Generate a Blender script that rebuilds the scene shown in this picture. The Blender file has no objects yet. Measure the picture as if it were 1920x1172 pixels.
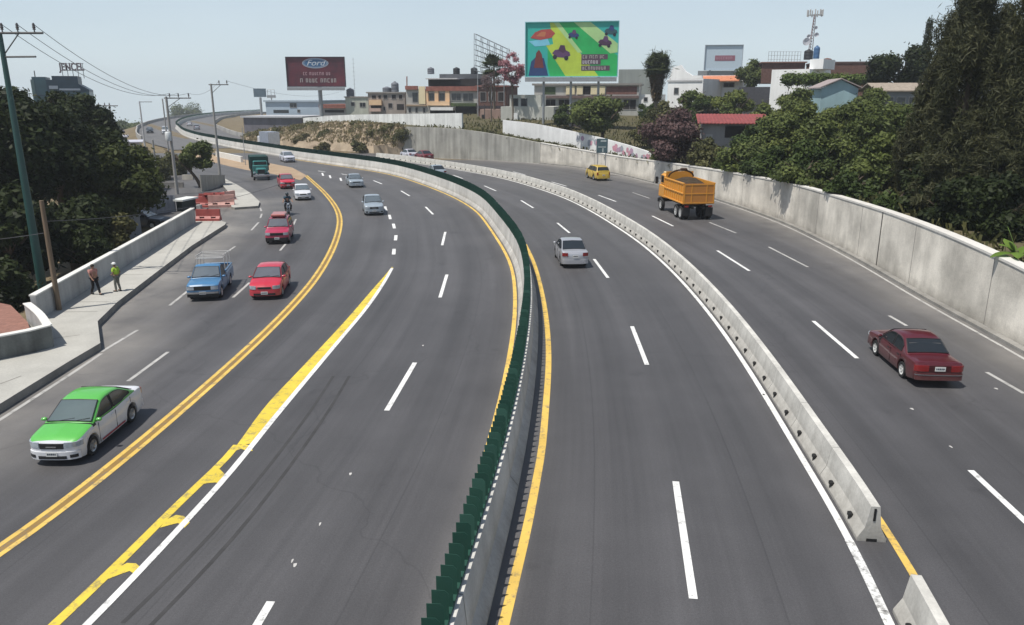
import bpy, bmesh, math, random
import numpy as np
from mathutils import Vector, Matrix
from mathutils.bvhtree import BVHTree
random.seed(7)
S = bpy.context.scene
COL = S.collection
R = math.radians
# ---------------------------------------------------------------- camera model
F, YH, CAMH, CX, CY = 1450.0, 180.0, 9.5, 960.0, 586.0
PITCH = math.atan((CY - YH) / F)
cp_, sp_ = math.cos(PITCH), math.sin(PITCH)
def ray(px, py):
    X = (px - CX) / F; Y = (CY - py) / F
    return Vector((X, cp_ + Y * sp_, -sp_ + Y * cp_))
def G(px, py, z=0.0):
    d = ray(px, py); t = (z - CAMH) / d.z
    return Vector((d.x * t, d.y * t, z))
def P(px, py, D):
    d = ray(px, py); t = D / d.y
    return Vector((d.x * t, D, CAMH + d.z * t))
cam = bpy.data.cameras.new('camera'); camo = bpy.data.objects.new('camera', cam); COL.objects.link(camo)
camo.location = (0, 0, CAMH); camo.rotation_euler = (math.pi / 2 - PITCH, 0, 0)
cam.sensor_width = 36; cam.sensor_fit = 'HORIZONTAL'; cam.lens = F / 1920 * 36
cam.clip_end = 6000; cam.clip_start = 0.5
S.camera = camo
# ---------------------------------------------------------------- materials
def nodes_of(m):
    m.use_nodes = True
    nt = m.node_tree
    return nt, nt.nodes, nt.links, nt.nodes['Principled BSDF']
def lin(c):
    return tuple(c) + (1.0,) if len(c) == 3 else c
MATS = {}
def mat(name, col, rough=.8, var=.12, scale=3.0, metal=0.0, spec=.4, coat=0.0, bump=0.0, bscale=40, col2=None, stretch=None):
    """plain surface: colour broken up by two octaves of noise"""
    if name in MATS: return MATS[name]
    m = bpy.data.materials.new(name); nt, N, L, b = nodes_of(m)
    tc = N.new('ShaderNodeTexCoord')
    mp = N.new('ShaderNodeMapping'); L.new(tc.outputs['Object'], mp.inputs['Vector'])
    if stretch: mp.inputs['Scale'].default_value = stretch
    n = N.new('ShaderNodeTexNoise'); n.inputs['Scale'].default_value = scale; n.inputs['Detail'].default_value = 6; n.inputs['Roughness'].default_value = .65
    L.new(mp.outputs['Vector'], n.inputs['Vector'])
    r = N.new('ShaderNodeValToRGB'); r.color_ramp.elements[0].position = .3; r.color_ramp.elements[1].position = .72
    c2 = col2 if col2 else tuple(min(1, c * (1 + var)) for c in col)
    c1 = col if col2 else tuple(c * (1 - var) for c in col)
    r.color_ramp.elements[0].color = lin(c1); r.color_ramp.elements[1].color = lin(c2)
    L.new(n.outputs['Fac'], r.inputs['Fac']); L.new(r.outputs['Color'], b.inputs['Base Color'])
    b.inputs['Roughness'].default_value = rough; b.inputs['Metallic'].default_value = metal
    b.inputs['Specular IOR Level'].default_value = spec; b.inputs['Coat Weight'].default_value = coat; b.inputs['Coat Roughness'].default_value = .06
    if bump:
        n2 = N.new('ShaderNodeTexNoise'); n2.inputs['Scale'].default_value = bscale; n2.inputs['Detail'].default_value = 5
        L.new(tc.outputs['Object'], n2.inputs['Vector'])
        bp = N.new('ShaderNodeBump'); bp.inputs['Strength'].default_value = bump; bp.inputs['Distance'].default_value = .03
        L.new(n2.outputs['Fac'], bp.inputs['Height']); L.new(bp.outputs['Normal'], b.inputs['Normal'])
    MATS[name] = m
    return m
def paint(name, col, rough=.32, metal=0.0, coat=.6):
    """enamel with road dust: a film over everything, thicker in blotches along the sills"""
    if name in MATS: return MATS[name]
    m = mat(name, col, rough=rough, var=.05, scale=1.6, metal=metal, coat=coat, spec=.5); nt = m.node_tree; N = nt.nodes; L = nt.links; b = N['Principled BSDF']
    tc = N.new('ShaderNodeTexCoord'); sx = N.new('ShaderNodeSeparateXYZ'); L.new(tc.outputs['Object'], sx.inputs[0])
    n = N.new('ShaderNodeTexNoise'); n.inputs['Scale'].default_value = 5; n.inputs['Detail'].default_value = 5; L.new(tc.outputs['Object'], n.inputs['Vector'])
    g = N.new('ShaderNodeMapRange'); g.inputs['From Min'].default_value = .25; g.inputs['From Max'].default_value = .75; g.inputs['To Min'].default_value = .34; g.inputs['To Max'].default_value = .03; L.new(sx.outputs['Z'], g.inputs['Value'])
    q = N.new('ShaderNodeMath'); q.operation = 'MULTIPLY'; L.new(g.outputs[0], q.inputs[0]); L.new(n.outputs['Fac'], q.inputs[1])
    src = b.inputs['Base Color'].links[0].from_socket
    mx = N.new('ShaderNodeMix'); mx.data_type = 'RGBA'; L.new(q.outputs[0], mx.inputs['Factor']); L.new(src, mx.inputs[6]); mx.inputs[7].default_value = (.22, .19, .155, 1); L.new(mx.outputs[2], b.inputs['Base Color'])
    r = N.new('ShaderNodeMapRange'); r.inputs['To Min'].default_value = rough; r.inputs['To Max'].default_value = min(1, rough + .5); L.new(q.outputs[0], r.inputs['Value']); L.new(r.outputs[0], b.inputs['Roughness'])
    return m
def see_through(name, col, tint=(.42, .46, .46), fac=.52):
    m = mat(name, col, rough=.04, var=.1, scale=1, spec=.8, coat=1.0); nt = m.node_tree; N = nt.nodes; L = nt.links
    t = N.new('ShaderNodeBsdfTransparent'); t.inputs['Color'].default_value = lin(tint); ms = N.new('ShaderNodeMixShader'); ms.inputs['Fac'].default_value = fac
    L.new(t.outputs[0], ms.inputs[1]); L.new(N['Principled BSDF'].outputs[0], ms.inputs[2]); L.new(ms.outputs[0], N['Material Output'].inputs['Surface'])
    return m
def concrete(name, col, stain=.25, streak=.3, scale=.5, dirt=0.0):
    """cast concrete: broad blotches, vertical run-off streaks, fine grain"""
    if name in MATS: return MATS[name]
    m = bpy.data.materials.new(name); nt, N, L, b = nodes_of(m)
    tc = N.new('ShaderNodeTexCoord')
    n1 = N.new('ShaderNodeTexNoise'); n1.inputs['Scale'].default_value = scale; n1.inputs['Detail'].default_value = 7; n1.inputs['Roughness'].default_value = .6
    L.new(tc.outputs['Object'], n1.inputs['Vector'])
    mp = N.new('ShaderNodeMapping'); mp.inputs['Scale'].default_value = (1.6, 1.6, .12); L.new(tc.outputs['Object'], mp.inputs['Vector'])
    n2 = N.new('ShaderNodeTexNoise'); n2.inputs['Scale'].default_value = 1.0; n2.inputs['Detail'].default_value = 5
    L.new(mp.outputs['Vector'], n2.inputs['Vector'])
    n3 = N.new('ShaderNodeTexNoise'); n3.inputs['Scale'].default_value = 14; n3.inputs['Detail'].default_value = 4
    L.new(tc.outputs['Object'], n3.inputs['Vector'])
    def rng(src, lo, hi, a, bb):
        q = N.new('ShaderNodeMapRange'); q.inputs['From Min'].default_value = lo; q.inputs['From Max'].default_value = hi
        q.inputs['To Min'].default_value = a; q.inputs['To Max'].default_value = bb; L.new(src, q.inputs['Value']); return q.outputs['Result']
    a = rng(n1.outputs['Fac'], .32, .68, 1 - stain, 1 + stain * .5)
    c = rng(n2.outputs['Fac'], .35, .7, 1 - streak, 1.0 + streak * .25)
    n5 = N.new('ShaderNodeTexNoise'); n5.inputs['Scale'].default_value = .16; n5.inputs['Detail'].default_value = 2; L.new(tc.outputs['Object'], n5.inputs['Vector'])
    d0 = rng(n5.outputs['Fac'], .35, .65, 1 - stain * .45, 1 + stain * .3); d1 = rng(n3.outputs['Fac'], .3, .7, .92, 1.07); dm_ = N.new('ShaderNodeMath'); dm_.operation = 'MULTIPLY'; L.new(d0, dm_.inputs[0]); L.new(d1, dm_.inputs[1]); d = dm_.outputs[0]
    m1 = N.new('ShaderNodeMath'); m1.operation = 'MULTIPLY'; L.new(a, m1.inputs[0]); L.new(c, m1.inputs[1])
    m2 = N.new('ShaderNodeMath'); m2.operation = 'MULTIPLY'; L.new(m1.outputs[0], m2.inputs[0]); L.new(d, m2.inputs[1])
    mx = N.new('ShaderNodeMix'); mx.data_type = 'RGBA'; mx.blend_type = 'MULTIPLY'; mx.inputs['Factor'].default_value = 1
    mx.inputs[6].default_value = lin(col); L.new(m2.outputs[0], mx.inputs[7])
    out = mx.outputs[2]
    if dirt:                                          # splash and rubber grime along the foot, in ragged patches
        sx = N.new('ShaderNodeSeparateXYZ'); L.new(tc.outputs['Object'], sx.inputs[0])
        n4 = N.new('ShaderNodeTexNoise'); n4.inputs['Scale'].default_value = 1.3; n4.inputs['Detail'].default_value = 6; n4.inputs['Roughness'].default_value = .7; L.new(tc.outputs['Object'], n4.inputs['Vector'])
        zz = N.new('ShaderNodeMath'); zz.operation = 'MULTIPLY_ADD'; L.new(n4.outputs['Fac'], zz.inputs[0]); zz.inputs[1].default_value = -1.1; L.new(sx.outputs['Z'], zz.inputs[2])
        dm = rng(zz.outputs[0], -.62, .12, dirt, 0); md = N.new('ShaderNodeMix'); md.data_type = 'RGBA'; L.new(dm, md.inputs['Factor']); L.new(out, md.inputs[6]); md.inputs[7].default_value = (.13, .115, .095, 1); out = md.outputs[2]
    L.new(out, b.inputs['Base Color'])
    b.inputs['Roughness'].default_value = .9; b.inputs['Specular IOR Level'].default_value = .2
    bp = N.new('ShaderNodeBump'); bp.inputs['Strength'].default_value = .3; bp.inputs['Distance'].default_value = .02
    L.new(n3.outputs['Fac'], bp.inputs['Height']); L.new(bp.outputs['Normal'], b.inputs['Normal'])
    MATS[name] = m
    return m
def foliage(name, dark, light, trans=.22, rough=.55):
    if name in MATS: return MATS[name]
    m = bpy.data.materials.new(name); nt, N, L, b = nodes_of(m)
    at = N.new('ShaderNodeAttribute'); at.attribute_name = 'tone'
    mx = N.new('ShaderNodeMix'); mx.data_type = 'RGBA'; mx.inputs[6].default_value = lin(dark); mx.inputs[7].default_value = lin(light)
    L.new(at.outputs['Fac'], mx.inputs['Factor']); L.new(mx.outputs[2], b.inputs['Base Color'])
    b.inputs['Roughness'].default_value = rough; b.inputs['Specular IOR Level'].default_value = .12
    t = N.new('ShaderNodeBsdfTranslucent'); L.new(mx.outputs[2], t.inputs['Color'])
    ms = N.new('ShaderNodeMixShader'); ms.inputs['Fac'].default_value = trans
    L.new(b.outputs[0], ms.inputs[1]); L.new(t.outputs[0], ms.inputs[2])
    L.new(ms.outputs[0], N['Material Output'].inputs['Surface'])
    MATS[name] = m
    return m
# ---------------------------------------------------------------- mesh builder
def finish(name, me, material=None, parent=None, smooth=None):
    if material is not None and not isinstance(material, (list, tuple)): material = [material]
    for m in material or []: me.materials.append(m)
    if smooth:
        me.polygons.foreach_set('use_smooth', [True] * len(me.polygons))
        if smooth < 180: me.set_sharp_from_angle(angle=R(smooth))
    o = bpy.data.objects.new(name, me); COL.objects.link(o)
    if parent is not None: o.parent = parent
    return o
class MB:
    def __init__(s): s.v = []; s.f = []; s.m = []
    def add(s, v, f, mi=0):
        k = len(s.v); s.v += [tuple(p) for p in v]; s.f += [tuple(i + k for i in q) for q in f]; s.m += [mi] * len(f); return s
    def box(s, c, d, rz=0.0, mi=0, M=None):
        x, y, z = d[0] / 2, d[1] / 2, d[2] / 2
        v = [Vector((a * x, b * y, e * z)) for e in (-1, 1) for b in (-1, 1) for a in (-1, 1)]
        if M is not None: v = [M @ p for p in v]
        if rz: m = Matrix.Rotation(rz, 3, 'Z'); v = [m @ p for p in v]
        v = [p + Vector(c) for p in v]
        return s.add(v, [(0, 2, 3, 1), (4, 5, 7, 6), (0, 1, 5, 4), (2, 6, 7, 3), (0, 4, 6, 2), (1, 3, 7, 5)], mi)
    def bevbox(s, c, d, r=.02, rz=0.0, mi=0, M=None):
        x, y, z = d[0] / 2, d[1] / 2, d[2] / 2; r = min(r, x * .9, y * .9, z * .9)
        v = []; 
        for zz, k in ((-z, r), (-z + r, 0), (z - r, 0), (z, r)):
            X, Y = x - k, y - k
            v += [Vector(p + (zz,)) for p in ((-X, -Y + r * .6), (-X + r * .6, -Y), (X - r * .6, -Y), (X, -Y + r * .6), (X, Y - r * .6), (X - r * .6, Y), (-X + r * .6, Y), (-X, Y - r * .6))]
        f = [tuple(range(7, -1, -1)), tuple(range(24, 32))]
        for i in range(3):
            for j in range(8): f.append((i * 8 + j, i * 8 + (j + 1) % 8, i * 8 + 8 + (j + 1) % 8, i * 8 + 8 + j))
        if M is not None: v = [M @ p for p in v]
        if rz: m = Matrix.Rotation(rz, 3, 'Z'); v = [m @ p for p in v]
        return s.add([p + Vector(c) for p in v], f, mi)
    def tube(s, p0, p1, r0, r1=None, n=8, mi=0, caps=True):
        r1 = r0 if r1 is None else r1
        p0, p1 = Vector(p0), Vector(p1); d = (p1 - p0)
        if d.length < 1e-6: return s
        d.normalize(); a = d.orthogonal().normalized(); b = d.cross(a)
        v = []
        for p, r in ((p0, r0), (p1, r1)):
            for i in range(n):
                t = 2 * math.pi * i / n; v.append(p + a * (r * math.cos(t)) + b * (r * math.sin(t)))
        f = [(i, (i + 1) % n, n + (i + 1) % n, n + i) for i in range(n)]
        if caps: f += [tuple(range(n - 1, -1, -1)), tuple(range(n, 2 * n))]
        return s.add(v, f, mi)
    def path(s, pts, rad, n=6, mi=0):
        for i in range(len(pts) - 1):
            a = rad[i] if isinstance(rad, (list, tuple)) else rad; b = rad[i + 1] if isinstance(rad, (list, tuple)) else rad
            s.tube(pts[i], pts[i + 1], a, b, n, mi)
        return s
    def lathe(s, prof, c=(0, 0, 0), axis='z', n=20, mi=0):
        v = []; k = len(prof)
        for i in range(n):
            t = 2 * math.pi * i / n
            for r, h in prof:
                p = (r * math.cos(t), r * math.sin(t), h)
                if axis == 'y': p = (p[0], p[2], p[1])
                if axis == 'x': p = (p[2], p[0], p[1])
                v.append(Vector(p) + Vector(c))
        f = [(i * k + j, ((i + 1) % n) * k + j, ((i + 1) % n) * k + j + 1, i * k + j + 1) for i in range(n) for j in range(k - 1)]
        return s.add(v, f, mi)
    def poly(s, pts, mi=0): return s.add(pts, [tuple(range(len(pts)))], mi)
    def prism(s, pts, h, mi=0):
        n = len(pts); v = [Vector(p) for p in pts] + [Vector(p) + Vector((0, 0, h)) for p in pts]
        return s.add(v, [tuple(range(n - 1, -1, -1)), tuple(range(n, 2 * n))] + [(i, (i + 1) % n, n + (i + 1) % n, n + i) for i in range(n)], mi)
    def ball(s, c, r, n=10, mi=0, sc=(1, 1, 1)):
        v = []; f = []; c = Vector(c); m = n // 2 + 1
        for i in range(m):
            a = math.pi * i / (m - 1)
            for j in range(n):
                t = 2 * math.pi * j / n
                v.append(c + Vector((r * sc[0] * math.sin(a) * math.cos(t), r * sc[1] * math.sin(a) * math.sin(t), r * sc[2] * math.cos(a))))
        f = [(i * n + j, (i + 1) * n + j, (i + 1) * n + (j + 1) % n, i * n + (j + 1) % n) for i in range(m - 1) for j in range(n)]
        return s.add(v, f, mi)
    def build(s, name, material, parent=None, smooth=None, weld=False):
        me = bpy.data.meshes.new(name); me.from_pydata(s.v, [], s.f)
        if any(s.m): me.polygons.foreach_set('material_index', s.m)
        bm = bmesh.new(); bm.from_mesh(me)
        if weld: bmesh.ops.remove_doubles(bm, verts=bm.verts, dist=1e-4)
        bmesh.ops.recalc_face_normals(bm, faces=bm.faces); bm.to_mesh(me); bm.free()
        me.update()
        return finish(name, me, material, parent, smooth)
def sheet(name, v, f, material, parent=None):          # flat ground sheet, faces turned upward
    me = bpy.data.meshes.new(name); me.from_pydata([tuple(p) for p in v], [], f); me.update()
    bm = bmesh.new(); bm.from_mesh(me)
    for q in bm.faces:
        if q.normal.z < 0: q.normal_flip()
    bm.to_mesh(me); bm.free()
    return finish(name, me, material, parent)
def empty(name, loc=(0, 0, 0), rz=0.0, sc=1.0):
    o = bpy.data.objects.new(name, None); COL.objects.link(o); o.empty_display_size = .2
    o.location = loc; o.rotation_euler = (0, 0, rz); o.scale = (sc, sc, sc); return o
def tag(o, label=None, cat=None, group=None, kind=None):
    if label: o['label'] = label
    if cat: o['category'] = cat
    if group: o['group'] = group
    if kind: o['kind'] = kind
    return o
def children(o): return [c for c in bpy.data.objects if c.parent == o]
def copy_tree(o, parent=None):
    c = o.copy(); COL.objects.link(c)
    if parent is not None: c.parent = parent
    for ch in children(o): copy_tree(ch, c)
    return c
# ---------------------------------------------------------------- curves
def catmull(pts, step=1.0):
    pts = [Vector(p) for p in pts]
    q = [pts[0] * 2 - pts[1]] + pts + [pts[-1] * 2 - pts[-2]]
    out = []
    for i in range(1, len(q) - 2):
        a, b, c, d = q[i - 1], q[i], q[i + 1], q[i + 2]
        n = max(2, int((c - b).length / step))
        for k in range(n):
            t = k / n
            out.append(.5 * ((2 * b) + (c - a) * t + (2 * a - 5 * b + 4 * c - d) * t * t + (3 * b - 3 * c + d - a) * t ** 3))
    out.append(pts[-1])
    return out
def smooth_line(l, it=3):
    for _ in range(it):
        l = [l[0]] + [(l[i - 1] + l[i] * 2 + l[i + 1]) / 4 for i in range(1, len(l) - 1)] + [l[-1]]
    return l
def resample(l, step):
    acc = [0]
    for i in range(1, len(l)): acc.append(acc[-1] + (l[i] - l[i - 1]).length)
    n = max(1, round(acc[-1] / step)); out = []; j = 0
    for k in range(n + 1):
        s = acc[-1] * k / n
        while j < len(l) - 2 and acc[j + 1] < s: j += 1
        t = (s - acc[j]) / max(1e-9, acc[j + 1] - acc[j]); out.append(l[j].lerp(l[j + 1], min(1, max(0, t))))
    return out
def gcurve(pix, z=0.0, step=1.0, sm=4):
    return resample(smooth_line(resample(catmull([G(x, y, z) for x, y in pix], step), step), sm), step)
def ext(l, n=26):                                  # carry the near end straight on, past the camera
    d = (l[0] - l[3]).normalized(); return [l[0] + d * k for k in range(n, 0, -1)] + l
def normals(l):                                   # unit vectors to the right of travel
    o = []
    for i in range(len(l)):
        d = l[min(i + 1, len(l) - 1)] - l[max(i - 1, 0)]; d.z = 0; d.normalize(); o.append(Vector((d.y, -d.x, 0)))
    return o
def offset(l, d):
    n = normals(l)
    return [p + n[i] * (d[i] if isinstance(d, list) else d) for i, p in enumerate(l)]
def zset(l, z): return [Vector((p.x, p.y, z)) for p in l]
def strip_vf(l, w, z):
    n = normals(l); v = []; f = []
    for i, p in enumerate(l):
        ww = w[i] if isinstance(w, list) else w
        v += [Vector((p.x, p.y, z)) - n[i] * ww / 2, Vector((p.x, p.y, z)) + n[i] * ww / 2]
    for i in range(len(l) - 1): f.append((2 * i, 2 * i + 1, 2 * i + 3, 2 * i + 2))
    return v, f
def ribbon(A, B, z=None):
    v = []; f = []
    for a, b in zip(A, B):
        v += [a.copy() if z is None else Vector((a.x, a.y, z)), b.copy() if z is None else Vector((b.x, b.y, z))]
    for i in range(len(A) - 1): f.append((2 * i, 2 * i + 1, 2 * i + 3, 2 * i + 2))
    return v, f
def extrude_profile(mb, l, prof, closed=False, caps=True, z0=None):
    """sweep profile [(lateral,z)] along line l"""
    n = normals(l); k = len(prof); v = []
    for i, p in enumerate(l):
        for a, z in prof: v.append(Vector((p.x, p.y, p.z)) + n[i] * a + Vector((0, 0, z)))
    f = []; kk = k if closed else k - 1
    for i in range(len(l) - 1):
        for j in range(kk): f.append((i * k + j, i * k + (j + 1) % k, (i + 1) * k + (j + 1) % k, (i + 1) * k + j))
    if caps: f += [tuple(range(k)), tuple(range((len(l) - 1) * k, len(l) * k))[::-1]]
    mb.add(v, f)
    return mb
def dist_to(l, X, Y):                              # signed distance (right +) of numpy points to polyline
    best = np.full(X.shape, 1e9); sgn = np.zeros(X.shape)
    for a, b in zip(l[:-1], l[1:]):
        dx, dy = b.x - a.x, b.y - a.y; q = dx * dx + dy * dy + 1e-12
        t = np.clip(((X - a.x) * dx + (Y - a.y) * dy) / q, 0, 1)
        ex, ey = X - a.x - t * dx, Y - a.y - t * dy
        d = np.sqrt(ex * ex + ey * ey); s = np.sign(dy * (X - a.x) - dx * (Y - a.y))
        m = d < best; best = np.where(m, d, best); sgn = np.where(m, s, sgn)
    return best * sgn
# ================================================================ light
SUN_EL, SUN_AZ = 65.5, -121.0                       # sun high on the left, a little behind the camera
sd = Vector((math.cos(R(SUN_EL)) * math.sin(R(SUN_AZ)), math.cos(R(SUN_EL)) * math.cos(R(SUN_AZ)), math.sin(R(SUN_EL))))
sun = bpy.data.lights.new('sun', 'SUN'); sun.energy = 4.9; sun.angle = R(.6); sun.color = (1, .955, .88)
suno = bpy.data.objects.new('sun', sun); COL.objects.link(suno); suno.rotation_euler = sd.to_track_quat('Z', 'Y').to_euler()
W = bpy.data.worlds.new('World'); S.world = W; W.use_nodes = True
nt = W.node_tree; N = nt.nodes; L = nt.links; bg = N['Background']
sky = N.new('ShaderNodeTexSky'); sky.sky_type = 'NISHITA'; sky.sun_disc = False
sky.sun_elevation = R(SUN_EL); sky.sun_rotation = R(SUN_AZ); sky.altitude = 1500; sky.air_density = 1.0; sky.dust_density = 3.0; sky.ozone_density = 1.0
tc = N.new('ShaderNodeTexCoord'); sx = N.new('ShaderNodeSeparateXYZ'); L.new(tc.outputs['Generated'], sx.inputs[0])
mxz = N.new('ShaderNodeMath'); mxz.operation = 'MAXIMUM'; mxz.inputs[1].default_value = .03; L.new(sx.outputs['Z'], mxz.inputs[0])
cb = N.new('ShaderNodeCombineXYZ'); L.new(sx.outputs['X'], cb.inputs['X']); L.new(sx.outputs['Y'], cb.inputs['Y']); L.new(mxz.outputs[0], cb.inputs['Z'])
L.new(cb.outputs[0], sky.inputs['Vector'])
hz = N.new('ShaderNodeMix'); hz.data_type = 'RGBA'; hz.inputs['Factor'].default_value = .55; hz.inputs[7].default_value = (7.5, 8.65, 9.35, 1)   # thin high cloud veil whitening the sky
vl_ = N.new('ShaderNodeMapRange'); vl_.inputs['From Min'].default_value = 0; vl_.inputs['From Max'].default_value = .55; vl_.inputs['To Min'].default_value = .74; vl_.inputs['To Max'].default_value = .10
L.new(sx.outputs['Z'], vl_.inputs['Value']); 
cn = N.new('ShaderNodeTexNoise'); cn.inputs['Scale'].default_value = 2.2; cn.inputs['Detail'].default_value = 5; cm = N.new('ShaderNodeMapping'); cm.inputs['Scale'].default_value = (1, 1, 4.5); L.new(tc.outputs['Generated'], cm.inputs['Vector']); L.new(cm.outputs[0], cn.inputs['Vector'])
ca = N.new('ShaderNodeMath'); ca.operation = 'MULTIPLY_ADD'; L.new(cn.outputs['Fac'], ca.inputs[0]); ca.inputs[1].default_value = .34; ca.inputs[2].default_value = -.17
cs = N.new('ShaderNodeMath'); cs.operation = 'ADD'; cs.use_clamp = True; L.new(vl_.outputs['Result'], cs.inputs[0]); L.new(ca.outputs[0], cs.inputs[1]); L.new(cs.outputs[0], hz.inputs['Factor'])     # the veil thins toward the zenith
L.new(sky.outputs['Color'], hz.inputs[6]); L.new(hz.outputs[2], bg.inputs['Color']); bg.inputs['Strength'].default_value = .1
S.view_settings.view_transform = 'Standard'; S.view_settings.look = 'None'; S.view_settings.exposure = 0; S.view_settings.gamma = 1
S.render.engine = 'CYCLES'; S.cycles.max_bounces = 6; S.cycles.diffuse_bounces = 3; S.cycles.glossy_bounces = 3; S.cycles.transmission_bounces = 3
S.cycles.transparent_max_bounces = 6; S.cycles.use_denoising = True; S.cycles.volume_bounces = 0
# ================================================================ guide curves (world metres, from the photo's lines)
med_near = [G(x, y) for x, y in [(858, 1400), (913, 1172), (927, 1114), (944, 1047), (960.5, 980), (975, 914), (987, 847), (997.5, 780), (1007, 690), (1011, 600), (1004, 540), (990, 490)]]
med_far = [G(x, y) for x, y in [(918, 422), (889, 390), (826, 358), (737, 328), (648, 313), (560, 300), (520, 293), (489, 287.5), (440, 279), (412, 273), (370, 264), (343, 254), (333, 245), (329, 239), (342, 229.5), (370, 222), (420, 215.5), (490, 211)]]
mn = offset(med_near, -.45); mf = offset(med_far, .45)
MED = resample(smooth_line(resample(catmull(mn + mf, 2.0), 2.0), 4), 1.0)
MED = ext(MED)
MEDN = [p for p in MED if p.y < 128 ]
BARL = gcurve([(1860, 1540), (1790, 1400), (1672, 1145), (1612, 1013), (1555, 925), (1500, 835), (1450, 752), (1410, 690), (1360, 618), (1310, 556), (1260, 503), (1208, 458), (1158, 424), (1108, 394), (1058, 370), (1000, 350), (950, 336), (900, 325.5), (815, 311), (755, 302.5), (690, 296)], 0, 1.0, 8); BARL = ext(BARL, 14)
WPX = [(2700, 1090, 900), (2350, 892, 735), (2100, 756, 600), (1920, 655, 500), (1840, 612, 467), (1760, 570, 430), (1640, 500, 388), (1560, 458, 365), (1480, 420, 342), (1400, 391, 328), (1330, 369, 316), (1240, 345.5, 303), (1160, 326, 293), (1080, 313, 279), (1000, 305.5, 265), (900, 299, 246), (830, 296, 239), (757, 292, 237)]
wb_ = [G(x, y) for x, y, t in WPX]
NAD = CY + F / math.tan(PITCH)                      # uprights converge on this picture row, so a wall's top stands beside its foot
_tx = [a[0] for a in WPX][::-1]; _ty = [a[2] for a in WPX][::-1]; wz_ = []
for (x, y, t), b in zip(WPX, wb_):
    xt = x
    for _ in range(6): t = float(np.interp(xt, _tx, _ty)); xt = CX + (x - CX) * (NAD - t) / (NAD - y)
    d_ = ray(xt, t); wz_.append(P(xt, t, b.y).z - .10)
wl = catmull([Vector((b.x, b.y, z)) for b, z in zip(wb_, wz_)], 1.5)
wl = resample(smooth_line(resample(wl, 1.5), 6), 1.5)          # x,y of the base, z = top height
wl = ext(wl, 12); WALL = [Vector((p.x, p.y, 0)) for p in wl]; WTOP = [wl[12].z if i < 12 else p.z for i, p in enumerate(wl)]
EMB0 = [G(757, 292), G(700, 287.5), G(640, 283.5), G(590, 281), (G(540, 279)), G(500, 276.5), G(455, 268)]
EMB1 = [P(757, 238, 128), P(700, 232, 146), P(640, 229, 158), P(590, 232, 166), P(540, 239, 172), P(500, 244, 178), P(455, 254, 186)]
# ================================================================ ground
def ground_h(X, Y):
    left = dist_to(ZL, X, Y)                      # positive = inside the road side
    out = np.clip(-left - 1.0, 0, 60)
    h = -.10 - np.where(Y < 58, np.minimum(out * .25, 2.2), np.minimum(out * .22, 4.2))
    far = np.clip(Y - 210, 0, 5000) * np.clip((out - 2) / 14, 0, 1)
    return h - far * .05
ZL = [Vector(p + (0,)) for p in ((-60, 4), (-27, 28))] + [G(75, 600, 0), G(230, 507, 0), G(365, 418, 0), G(345, 372, 0), G(300, 318, 0), G(318, 276, 0)]
oz = offset(MED, -11.0)
ZL += [p for p in oz if p.y > 160] + [Vector((60, 900, 0))]
xs = np.concatenate([np.linspace(-900, -130, 34), np.linspace(-126, 60, 94), np.linspace(70, 900, 30)])
ys = np.concatenate([np.linspace(-40, 200, 121), np.linspace(206, 420, 44), np.linspace(435, 1000, 24)])
GX, GY = np.meshgrid(xs, ys)
GZ = ground_h(GX, GY) + np.where(GY > 60, .12, .03) * np.sin(GX * .31 + GY * .17) * np.clip((GY - 100) / 100, 0, 1)
nx, ny = len(xs), len(ys)
gv = np.stack([GX, GY, GZ], -1).reshape(-1, 3).tolist()
gf = [(j * nx + i, j * nx + i + 1, (j + 1) * nx + i + 1, (j + 1) * nx + i) for j in range(ny - 1) for i in range(nx - 1)]
M_soil = mat('dry_soil', (.13, .10, .065), rough=.95, scale=.35, col2=(.20, .165, .10), bump=.5, bscale=3, spec=.1)
ground = sheet('ground', gv, gf, M_soil); tag(ground, kind='structure')
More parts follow.
